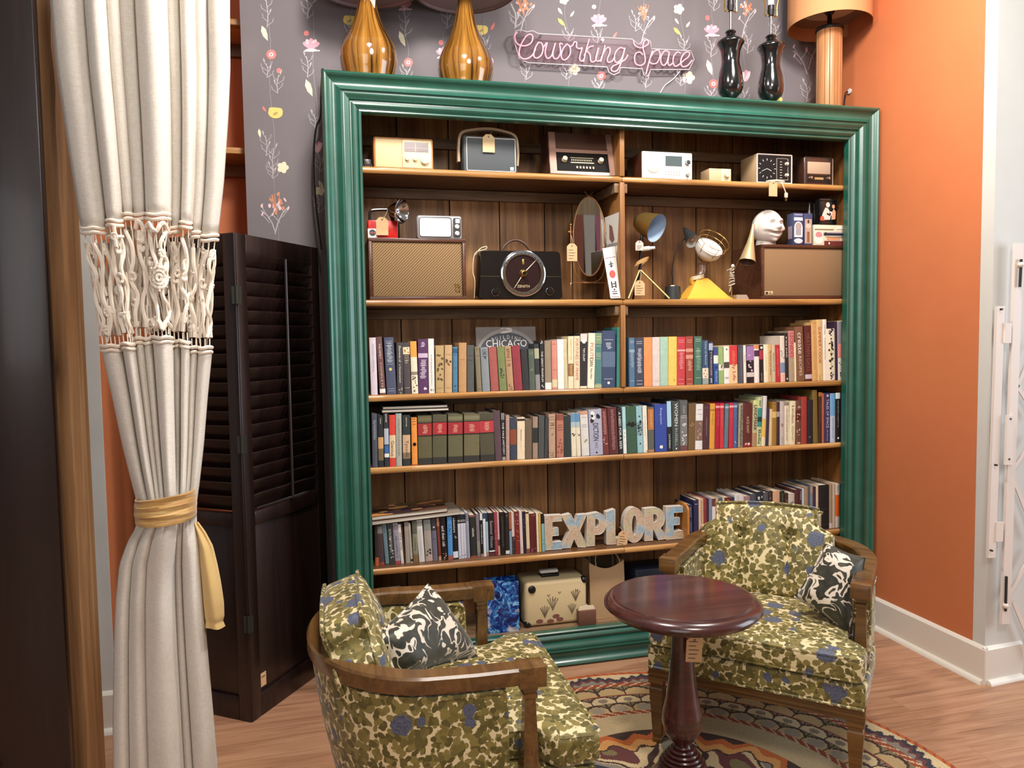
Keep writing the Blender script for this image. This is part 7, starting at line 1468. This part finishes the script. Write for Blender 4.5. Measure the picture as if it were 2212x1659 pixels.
# ------------------------------------------------------------------ round rug
def rug():
    nr, na = 150, 840; RR = .90; vs = [(0, 0, .004)]; cols = []
    def lerp(a, c, t): return tuple(x+(y-x)*t for x, y in zip(a, c))
    CRM, TAU, ORG, RST, BRN_, NAV, GRY, OLV, MAR = (196, 172, 132), (128, 110, 92), (176, 92, 44), (140, 66, 42), (62, 44, 36), (46, 48, 58), (128, 119, 106), (118, 106, 70), (96, 52, 50)
    def colr(r, a):
        d = 1-r                                            # 0 at the rim
        if d < .022: return ORG if (math.sin(a*160+d*200) > -.6) else RST
        if d < .10:
            k = 22; w = (a*k/(2*PI)) % 1; t = abs(2*w-1); s_ = (d-.022)/.078
            lim = .25+.5*t+.12*math.sin(w*40)
            if s_ < lim-.22: return CRM if s_ < .55 else GRY
            return NAV if s_ < lim+.05 else (MAR if s_ < lim+.3 else GRY)
        if d < .135: return CRM if math.sin(a*110-(d-.1)*190) > .72 else RST
        if d < .345:                                       # overlapping scallops
            s_ = (d-.135)/.21; row = int(s_*2.999); k = 44; w = (a*k/(2*PI)+.5*(row % 2)) % 1; f = s_*3-row
            for rr_, off in ((row, 0), (row-1, .5)):
                pass
            x = (w-.5)*2; yy = f
            arc_ = 1-math.sqrt(max(0, 1-x*x*.96))*.9
            if row == 1 and abs(f-.08) < .06: return RST
            if abs(yy-arc_*.85) < .10 or abs(x) > .94: return BRN_
            if yy < arc_*.85: return TAU if row % 2 else OLV
            core = (x/.5)**2+((yy-.62)/.32)**2
            if row == 1: return lerp(TAU, GRY, .3) if core < .55 else CRM
            return (146, 132, 112) if (row == 2 and core < 1.6) else (176, 148, 104)
        if d < .375: return CRM if math.sin(a*90+d*190) > .72 else RST
        if d < .50: return (178, 156, 118)
        w = a*9/(2*PI); lim = .50+.03*math.sin(w*2*PI)+.018*math.sin(w*6*PI+1)
        if d < lim+.012: return BRN_
        if d < lim+.05: return ORG
        if d < lim+.09: return (196, 140, 80)
        if d < lim+.10: return BRN_
        n_ = noise.noise(Vector((math.cos(a)*r*7, math.sin(a)*r*7, 1.7)))
        if abs(n_) < .05: return BRN_
        return NAV if n_ > .32 else (GRY if n_ > .1 else (CRM if n_ > -.2 else (MAR if n_ > -.4 else OLV)))
    rr = [(i+1)/nr for i in range(nr)]
    for r in rr:
        for k in range(na): a = 2*PI*k/na; vs.append((RR*r*math.cos(a), RR*r*math.sin(a), .004))
    fs = [(0, 1+k, 1+(k+1) % na) for k in range(na)]; fcol = [colr(.004, 2*PI*k/na) for k in range(na)]
    for i in range(nr-1):
        for k in range(na):
            fs.append((1+i*na+k, 1+(i+1)*na+k, 1+(i+1)*na+(k+1) % na, 1+i*na+(k+1) % na)); fcol.append(colr((rr[i]+rr[i+1])/2, 2*PI*(k+.5)/na))
    o0 = len(vs)
    for k in range(na): a = 2*PI*k/na; vs.append(((RR+.003)*math.cos(a), (RR+.003)*math.sin(a), .0005))
    for k in range(na): fs.append((1+(nr-1)*na+k, o0+k, o0+(k+1) % na, 1+(nr-1)*na+(k+1) % na)); fcol.append(ORG)
    me = bpy.data.meshes.new('rug'); me.from_pydata(vs, [], fs); at_ = me.color_attributes.new('yarn', 'FLOAT_COLOR', 'CORNER')
    buf = []
    cache = {}
    for p, c in zip(me.polygons, fcol):
        if c not in cache: cache[c] = C3(c)
        buf += list(cache[c])*p.loop_total
    at_.data.foreach_set('color', buf)
    m, nt, bb = newmat('wool_rug'); an = N(nt, 'ShaderNodeVertexColor', layer_name='yarn'); n_ = noiset(nt, coords(nt), 160, 3)
    hs = N(nt, 'ShaderNodeHueSaturation'); mr = N(nt, 'ShaderNodeMapRange'); mr.inputs['To Min'].default_value = .75; mr.inputs['To Max'].default_value = 1.2; L(nt, n_.outputs[0], mr.inputs[0]); L(nt, mr.outputs[0], hs.inputs['Value']); L(nt, an.outputs[0], hs.inputs['Color']); L(nt, hs.outputs[0], bb.inputs['Base Color'])
    bb.inputs['Roughness'].default_value = .95; bump(nt, bb, n_.outputs[0], .5, .002); me.materials.append(m)
    o = bpy.data.objects.new('rug', me); COL.objects.link(o); o.location = (.95, -1.0, 0); return tag(o, 'round wool rug with scalloped rings in rust, cream and navy under the table', 'rug')
rug()
# ------------------------------------------------------------------ folding screen
def screen(F, dirv, w, name, label, H=1.735, sticker=False, lz0=.745, lz1=1.665):
    d = Vector(dirv).normalized(); rz = math.atan2(d.y, d.x); return rz
FS = Vector((-.306, -.128, 0)); se = empty('folding_screen', FS, 'dark brown louvered folding screen standing between curtain and green bookcase', 'folding screen')
def panel(ang, w, flip, sticker):
    H = 1.735; t = .030; st = .052
    M = Matrix.Rotation(ang, 4, 'Z')
    if flip: M = M @ Matrix.Diagonal((1, 1, 1, 1))
    b = MB(); b.T = M; x0, x1 = (.004, w) if w > 0 else (w, -.004); y0, y1 = -t/2, t/2
    if w > 0: y0, y1 = 0, t
    else: y0, y1 = 0, t
    b.rbox(x0, x0+st, y0, y1, 0, H, .003); b.rbox(x1-st, x1, y0, y1, 0, H, .003); b.rbox(x0+st, x1-st, y0, y1, H-.066, H, .003); b.rbox(x0+st, x1-st, y0, y1, .70, .752, .003); b.rbox(x0+st, x1-st, y0, y1, .0, .085, .003); b.rbox(x0+st, x1-st, y0+.010, y1-.008, .085, .70, .002)
    p = b.build('panel_frame', DARKW, se)
    for i in range(18):
        z = .785+i*.0505; s_ = MB(); s_.T = M @ Matrix.Translation((0, t/2, z)) @ Matrix.Rotation(R(-64), 4, 'X'); s_.rbox(x0+st-.002, x1-st+.002, -.030, .030, -.0035, .0035, .002); s_.build('louver', DARKW, p)
    if not flip:
        c = MB(); c.T = M; xm = (x0+x1)/2; c.cyl((xm, y0-.020, .77), (xm, y0-.020, 1.665), .006, seg=8); c.build('tilt_rod', DARKW, p)
    if sticker:
        c = MB(); c.T = M; c.box(x0+.062, x0+.092, y0+.0085, y0+.0095, .10, .15, 0); c.box(x0+.066, x0+.086, y0+.0080, y0+.0085, .134, .137, 1); c.build('paper_sticker', [KRAFT, INK], p)
angB = math.atan2(.418, .278); panel(angB, .50, False, True)
angA = math.atan2(.097, -.136); panel(angA+PI, -.40, True, False)
for z in (.36, 1.0, 1.52):
    b = MB(); b.cyl((0, -.004, z-.03), (0, -.004, z+.03), .006, seg=8); b.box(-.016, .016, -.003, .001, z-.03, z+.03); b.build('hinge', mat('dull_hinge', (70, 72, 66), .4, .7), se)
# ------------------------------------------------------------------ timber post and dark shutter at far left
YPO = -.60
xa = atY(112, 800, YPO).x; xb = atY(153, 800, YPO).x; ys_ = atX(187, 800, xb).y
b = MB(); nz = 60; q = []
for j in range(nz+1):
    z = 3.4*j/nz; e1 = .006*noise.noise(Vector((0, 0, z*3)))+.004*noise.noise(Vector((5, 0, z*9))); q += [(xa, YPO+.001, z), (xb-.006+e1, YPO, z), (xb, YPO+.010+e1*.6, z), (xb, ys_, z), (xa, ys_, z)]
b.add(q, [(j*5+k, j*5+(k+1) % 5, j*5+5+(k+1) % 5, j*5+5+k) for j in range(nz) for k in range(5)]+[(0, 1, 2, 3, 4), tuple(range(nz*5, nz*5+5))], 0, True)
o = b.build('timber_post', wood('rough_timber', (100, 70, 44), (148, 108, 70), (174, 134, 92), 2, .55, .6, knots=True)); tag(o, 'rough sawn timber post left of the tied cream curtain', 'post')
YSH = -.68; xr = atY(110.5, 800, YSH).x
e = empty('louvered_shutter', (xr, YSH, 0), 'tall dark brown glossy shutter panel at far left edge of the photo', 'shutter')
b = MB(); b.rbox(-.185, 0, 0, .035, 0, 2.6, .004); b.rbox(-.75, -.57, 0, .035, 0, 2.6, .004); b.rbox(-.57, -.185, 0, .035, 2.4, 2.6, .004); b.rbox(-.57, -.185, 0, .035, 0, .12, .004); b.build('panel_frame', DARKW, e)
for i in range(15):
    s_ = MB(); s_.T = Matrix.Translation((0, .018, .20+i*.15)) @ Matrix.Rotation(R(-38), 4, 'X'); s_.rbox(-.572, -.183, -.048, .048, -.005, .005, .003); s_.build('louver', DARKW, e)
# ------------------------------------------------------------------ curtain
YC = -.70
LINEN = None
def linen():
    m, nt, b = newmat('cream_linen'); v = coords(nt)
    w1 = noiset(nt, coords(nt, (900, 900, 60)), 1, 2); w2 = noiset(nt, coords(nt, (60, 60, 900)), 1, 2); n3 = noiset(nt, coords(nt, (9, 9, 5)), 1, 4)
    h = math_(nt, 'ADD', math_(nt, 'MULTIPLY', w1.outputs[0], .4), math_(nt, 'ADD', math_(nt, 'MULTIPLY', w2.outputs[0], .4), math_(nt, 'MULTIPLY', n3.outputs[0], .2)))
    L(nt, ramp(nt, h, [(.32, (200, 192, 180)), (.68, (234, 228, 218))]), b.inputs['Base Color']); b.inputs['Roughness'].default_value = .9; b.inputs['Sheen Weight'].default_value = .2
    bump(nt, b, h, .25, .001); return m
LINEN = linen(); COTTON = mat('cotton_rope', (240, 228, 212), .9, var=.05, vscale=80)
ED = [(-220, 95, 500), (0, 108, 496), (150, 122, 497), (250, 137, 493), (400, 160, 483), (480, 173, 474), (600, 196, 462), (700, 212, 458), (760, 220, 458), (860, 243, 448), (960, 264, 440), (1040, 284, 431), (1090, 297, 424), (1112, 300, 424), (1140, 294, 426), (1170, 276, 430), (1220, 258, 434), (1300, 250, 440), (1400, 246, 448), (1560, 244, 462), (1680, 245, 472), (1905, 246, 490)]
def edge(py):
    for (p0, a0, b0), (p1, a1, b1) in zip(ED, ED[1:]):
        if py <= p1: t = (py-p0)/(p1-p0); t2 = t; return a0+(a1-a0)*t2, b0+(b1-b0)*t2
    return ED[-1][1:]
F1 = [0, .19, .305, .385, .47, .645, .72, .80, .875, 1.0]; F2 = [0, .16, .34, .67, .77, 1.0]
AM1 = [.030, .030, .020, .018, .040, .012, .026, .020, .032]; AM2 = [.030, .034, .040, .016, .036]
OF1 = [.010, -.012, .006, .010, -.016, .02, -.004, .008, .0]; OF2 = [.012, 0, -.012, .016, -.006]
def foldy(u, F, A, O):
    for i in range(len(F)-1):
        if u <= F[i+1] or i == len(F)-2:
            s_ = (u-F[i])/(F[i+1]-F[i]); return O[i]-A[i]*abs(math.sin(PI*min(1, max(0, s_))))**.62
def csurf(u, py, back=0.0):
    a, c = edge(py); x = a+(c-a)*u
    k = sstep(1085, 1165, py); amp = 1-.55*math.exp(-((py-1112)/55)**2)
    y = (foldy(u, F1, AM1, OF1)*(1-k)+foldy(u, F2, AM2, OF2)*k)*amp-.045*math.sin(PI*u)*(.4+1.0*math.exp(-((py-1112)/90)**2))
    y += .004*noise.noise(Vector((u*5, py*.006, 3)))
    return atY(x, py, YC+y*(1 if back == 0 else -.5)+back)
TOPS = [496, 480, 466, 466, 466, 494, 484, 506, 512]; BOTS = [752, 748, 736, 736, 734, 742, 744, 756, 756]
def fidx(u):
    for i in range(len(F1)-1):
        if u <= F1[i+1]: return i
    return len(F1)-2
ce = empty('curtain', (atY(360, 1905, YC).x, YC, 0), 'cream linen curtain with macrame lace band tied back with gold sash', 'curtain')
def C_(p): return p-ce.location
us = []
for i in range(len(F1)-1): us += [F1[i]+(F1[i+1]-F1[i])*k/9 for k in range(9)]
us.append(1.0); us2 = [i/90 for i in range(91)]
def cpanel(name, U, rows):
    b = MB(); n = len(U); vs = []
    for r in rows:
        for u in U: vs.append(C_(csurf(u, r(u))))
    m_ = len(rows); b.add(vs, [(j*n+i, j*n+i+1, (j+1)*n+i+1, (j+1)*n+i) for j in range(m_-1) for i in range(n-1)], 0, True)
    o = b.build(name, LINEN, ce); md = o.modifiers.new('thick', 'SOLIDIFY'); md.thickness = .0018; md.offset = 0; return o
topf = lambda u: TOPS[fidx(min(1, u+1e-6))]; botf = lambda u: BOTS[fidx(min(1, u+1e-6))]
cpanel('upper_panel', us, [(lambda u, t=t: -220+(topf(u)+220)*t) for t in [i/24 for i in range(25)]])
cpanel('lower_panel', sorted(set(us+us2)), [(lambda u, t=t: botf(u)+(1905-botf(u))*t) for t in [i/70 for i in range(71)]])
for hs_, nm in ((((TOPS, -3, .0048), (TOPS, 7, .0052))), 'upper_hem'), ((((BOTS, -5, .0052), (BOTS, 5, .0046))), 'lower_hem'):
    b = MB()
    for i in range(len(F1)-1):
        ul = [F1[i]+(F1[i+1]-F1[i])*k/8 for k in range(9)]
        for lst, dv, r_ in hs_: b.tube([C_(csurf(min(1, max(0, u)), lst[i]+dv+1.5*math.sin(u*50)))+Vector((0, -.003, 0)) for u in ul], r_, 7)
    b.build(nm, COTTON, ce)
b = MB(); q = random.Random(11)
def strand(pts, r_, back=0.0, sm=4, fw=0.0): b.tube([C_(csurf(min(1, max(0, p.x)), p.y, back))+Vector((0, -.002-fw+.003*q.random(), 0)) for p in cat_rom([(u, v, 0) for u, v in pts], sm)], r_, 6)
for lay, back in ((0, 0.0), (1, .026), (2, .045)):
    for i in range(len(F1)-1):
        u0, u1 = F1[i], F1[i+1]; w = u1-u0; t0, t1 = TOPS[i]+8, BOTS[i]-6; uu = lambda k: u0+w*k; vv = lambda k: t0+(t1-t0)*k
        nz_ = max(1, int(round(w/.075)))+(2 if lay else 0)
        for k in range(nz_):                              # thick zigzag ropes
            c0 = (k+.5)/nz_; am = .36/nz_; ph = q.uniform(0, 6.3); m_ = q.choice([4, 5, 6])
            strand([(uu(c0+am*math.sin(ph+j*2.3)), vv(.09+.82*j/m_)) for j in range(m_+1)], .0054-.0008*lay, back)
        for k in range(int(5+w*36)):                      # thin straight strands
            a = q.uniform(.05, .95); v0 = q.uniform(.0, .8); strand([(uu(a), vv(v0)), (uu(min(.97, max(.03, a+q.uniform(-.25, .25)))), vv(min(1, v0+q.uniform(.14, .3))))], .0017, back, 2)
        for k in range(int(2+w*20)):                      # little loops and knots
            cu, cv = q.uniform(.15, .85), q.uniform(.08, .92); ru, rv = min(.4, .022/w*q.uniform(.6, 1.1)), .035*q.uniform(.7, 1.4)
            strand([(uu(cu+ru*math.cos(t)), vv(cv+rv*math.sin(t))) for t in [j*PI/3 for j in range(q.choice([5, 6, 7]))]], .0042, back, 3)
        for k in range(max(2, int(w*30))):
            for vv_ in (.0, .93): a = (k+.5)/max(2, int(w*30)); strand([(uu(a), vv(vv_-.01)), (uu(a), vv(vv_+.09))], .0016, back, 1)
# rosette and scallops on the wide central fold, cross flower on the second fold
for r_ in (.020, .045, .068): strand([(.56+r_*math.cos(t), 600+r_*330*math.sin(t)) for t in [j*PI/6 for j in range(13)]], .0042, 0, 4, .008)
for k in range(8): t = k*PI/4; strand([(.56+.05*math.cos(t), 600+17*math.sin(t)), (.56+.085*math.cos(t), 600+30*math.sin(t))], .003, 0, 1, .008)
strand([(.48, 492), (.50, 482), (.52, 494), (.55, 500), (.58, 486), (.61, 484), (.635, 500)], .006, 0, 4, .007); strand([(.48, 690), (.51, 706), (.54, 694), (.57, 712), (.6, 696), (.64, 706)], .006, 0, 4, .007)
for t in (0, PI/2): strand([(.245+.055*math.cos(t), 512+22*math.sin(t)), (.245, 512), (.245-.055*math.cos(t), 512-22*math.sin(t))], .005, 0, 2, .007)
strand([(.24+.02*math.cos(t), 512+7*math.sin(t)) for t in [j*PI/4 for j in range(9)]], .0036, 0, 4, .009); strand([(.40, 494), (.42, 478), (.455, 494), (.44, 520), (.41, 520)], .006, 0, 4, .007)
b.build('lace_band', COTTON, ce)
# gold sash
se_ = empty('tieback_sash', (0, 0, 0), 'shiny gold fabric sash tied round the cream curtain', 'tieback')
def gold_fab():
    m, nt, b = newmat('gold_satin'); n1 = noiset(nt, coords(nt, (8, 8, 160)), 1, 4, .6); n2 = noiset(nt, coords(nt, (12, 12, 12)), 1, 4)
    h = math_(nt, 'ADD', math_(nt, 'MULTIPLY', n1.outputs[0], .6), math_(nt, 'MULTIPLY', n2.outputs[0], .4)); L(nt, ramp(nt, h, [(.35, (150, 104, 46)), (.5, (192, 148, 78)), (.65, (222, 188, 124))]), b.inputs['Base Color']); b.inputs['Roughness'].default_value = .5; b.inputs['Sheen Weight'].default_value = .5; bump(nt, b, h, .3, .002); return m
GF = gold_fab()
a0 = atY(294, 1107, YC-.02); a1 = atY(428, 1107, YC-.02); cx = (a0.x+a1.x)/2; rx = (a1.x-a0.x)/2-.003
def sash(u, v):
    t = 2*PI*u; py = 1070+ (8*math.cos(t)*-1)+v*(58+4*math.cos(t)); x = cx+rx*math.cos(t)*(1+.04*math.sin(v*PI)); y = YC-.035-.072*math.sin(t)*(1 if math.sin(t) > 0 else .9)
    z = atY(360, py, YC-.06).z; return Vector((x, y-.004*math.sin(v*19+u*7), z))
b = MB(); b.grid(sash, 56, 12, closeu=True); o = b.build('band', GF, se_); md = o.modifiers.new('thick', 'SOLIDIFY'); md.thickness = .003
SL = [(1128, 418, 428), (1150, 424, 444), (1180, 430, 460), (1220, 433, 470), (1260, 437, 478), (1300, 440, 484), (1330, 443, 485), (1340, 445, 482), (1352, 444, 487)]
def slv(u, v):
    i = min(len(SL)-2, int(v*(len(SL)-1))); t = v*(len(SL)-1)-i; py = SL[i][0]*(1-t)+SL[i+1][0]*t; l = SL[i][1]*(1-t)+SL[i+1][1]*t; r_ = SL[i][2]*(1-t)+SL[i+1][2]*t
    c = (l+r_)/2; h = (r_-l)/2; p = atY(c+h*math.cos(2*PI*u), py, YC-.02); p.y += -.03*math.sin(2*PI*u)*(h/24)-.004*math.sin(u*25+v*3); return p
b = MB(); b.grid(slv, 40, 34, closeu=True); b.build('hanging_end', mat('pale_gold_cloth', (214, 180, 116), .75, var=.12, vscale=14, sheen=.3), se_)
# ------------------------------------------------------------------ folding security gate on the right jamb
GM = mat('white_gate_paint', (222, 208, 198), .45, var=.03, vscale=10); YG = -.612
ge = empty('security_gate', (atY(2150, 1300, YG).x, YG, 0), 'white painted folding metal gate bars at the right edge', 'gate')
def strap(name, pa, pb, wpx, y=YG, t=.012, mi=GM, par=None):
    A = atY(*pa, y); B = atY(*pb, y); w = wpx/FPX*(A-CAM).dot(FW)/2; d = (B-A).normalized(); n = Vector((d.z, 0, -d.x)); b = MB()
    v = [A+n*w, B+n*w, B-n*w, A-n*w]; v = [p-ge.location for p in v]
    b.add(v+[p+Vector((0, t, 0)) for p in v], [(0, 1, 2, 3), (7, 6, 5, 4), (0, 4, 5, 1), (1, 5, 6, 2), (2, 6, 7, 3), (3, 7, 4, 0)], 0, False); return b.build(name, mi, par or ge)
strap('upright_bar', (2163, 661), (2143, 1205), 20); strap('upright_bar', (2203, 525), (2173, 1348), 22, YG-.004)
strap('hinge_plate', (2179, 698), (2177, 741), 18, YG-.006, .006); strap('hinge_plate', (2162, 1128), (2160, 1170), 16, YG-.006, .006)
strap('latch_plate', (2184, 897), (2180, 1004), 18, YG-.016, .010)
for p0, p1 in (((2206, 560), (2203, 620)), ((2174, 1245), (2172, 1320))):
    A, B = atY(*p0, YG-.012)-ge.location, atY(*p1, YG-.012)-ge.location; b = MB(); b.cyl(A, B, .005, seg=8, mi=1); b.ball(A.lerp(B, .85 if p0[1] > 900 else .2), .011, 10, 0); b.build('bolt', [GM, mat('dull_hinge', 0)], ge)
for pa, pb in (((2196, 840), (2240, 740)), ((2192, 1010), (2240, 940)), ((2192, 1040), (2240, 1160)), ((2178, 1290), (2240, 1180)), ((2190, 1300), (2240, 1420)), ((2196, 830), (2240, 900))): strap('lattice_strap', pa, pb, 9, YG+.006, .005)
b = MB()
for p_ in ((2166, 668), (2154, 1005), (2144, 1190), (2184, 905), (2181, 992)): A = atY(*p_, YG-.018)-ge.location; b.cyl(A, A+Vector((0, .01, 0)), .004, seg=8)
b.build('screw', mat('dull_hinge', 0), ge)
# ------------------------------------------------------------------ light
w = bpy.data.worlds.new('world'); S.world = w; w.use_nodes = True; bg = w.node_tree.nodes['Background']; bg.inputs[0].default_value = (.96, .93, .92, 1); bg.inputs[1].default_value = .26
def area(name, loc, target, size, power, col, sy=None, shape=None):
    ld = bpy.data.lights.new(name, 'AREA'); ld.energy = power; ld.color = col; ld.size = size
    if sy: ld.shape = 'RECTANGLE'; ld.size_y = sy
    elif shape: ld.shape = shape
    o = bpy.data.objects.new(name, ld); COL.objects.link(o); o.location = loc; o.rotation_euler = (Vector(target)-Vector(loc)).to_track_quat('-Z', 'Y').to_euler(); return o
WARM = (1.0, .925, .85)
area('ceiling_lamp', (.2, -1.15, 3.15), (.5, .1, .6), .35, 42, WARM, shape='DISK'); area('ceiling_lamp', (1.7, -.85, 3.1), (1.8, .0, .4), .3, 38, WARM, shape='DISK'); area('ceiling_lamp', (.7, -3.2, 3.2), (.9, 0, 1.0), .8, 42, WARM, shape='DISK')
area('window_daylight', (4.6, -2.2, 1.7), (.8, -.8, .3), 1.8, 60, (.80, .90, 1.0), 2.0)
area('rear_area_light', (-1.6, -5.6, 2.2), (.8, 0, 1.2), 2.4, 38, (.95, .97, 1.0), 2.0)  # broad cool area light, unseen, behind and left of the camera
S.view_settings.view_transform = 'Standard'; S.view_settings.look = 'None'; S.view_settings.gamma = 1.0; S.view_settings.use_curve_mapping = False; S.view_settings.exposure = 0.1
cy = S.cycles; cy.use_denoising = True; cy.max_bounces = 6; cy.diffuse_bounces = 3; cy.glossy_bounces = 3; cy.transmission_bounces = 3; cy.transparent_max_bounces = 6; cy.caustics_reflective = False; cy.caustics_refractive = False; cy.sample_clamp_indirect = 4.0; cy.use_adaptive_sampling = True; cy.adaptive_threshold = 0.03
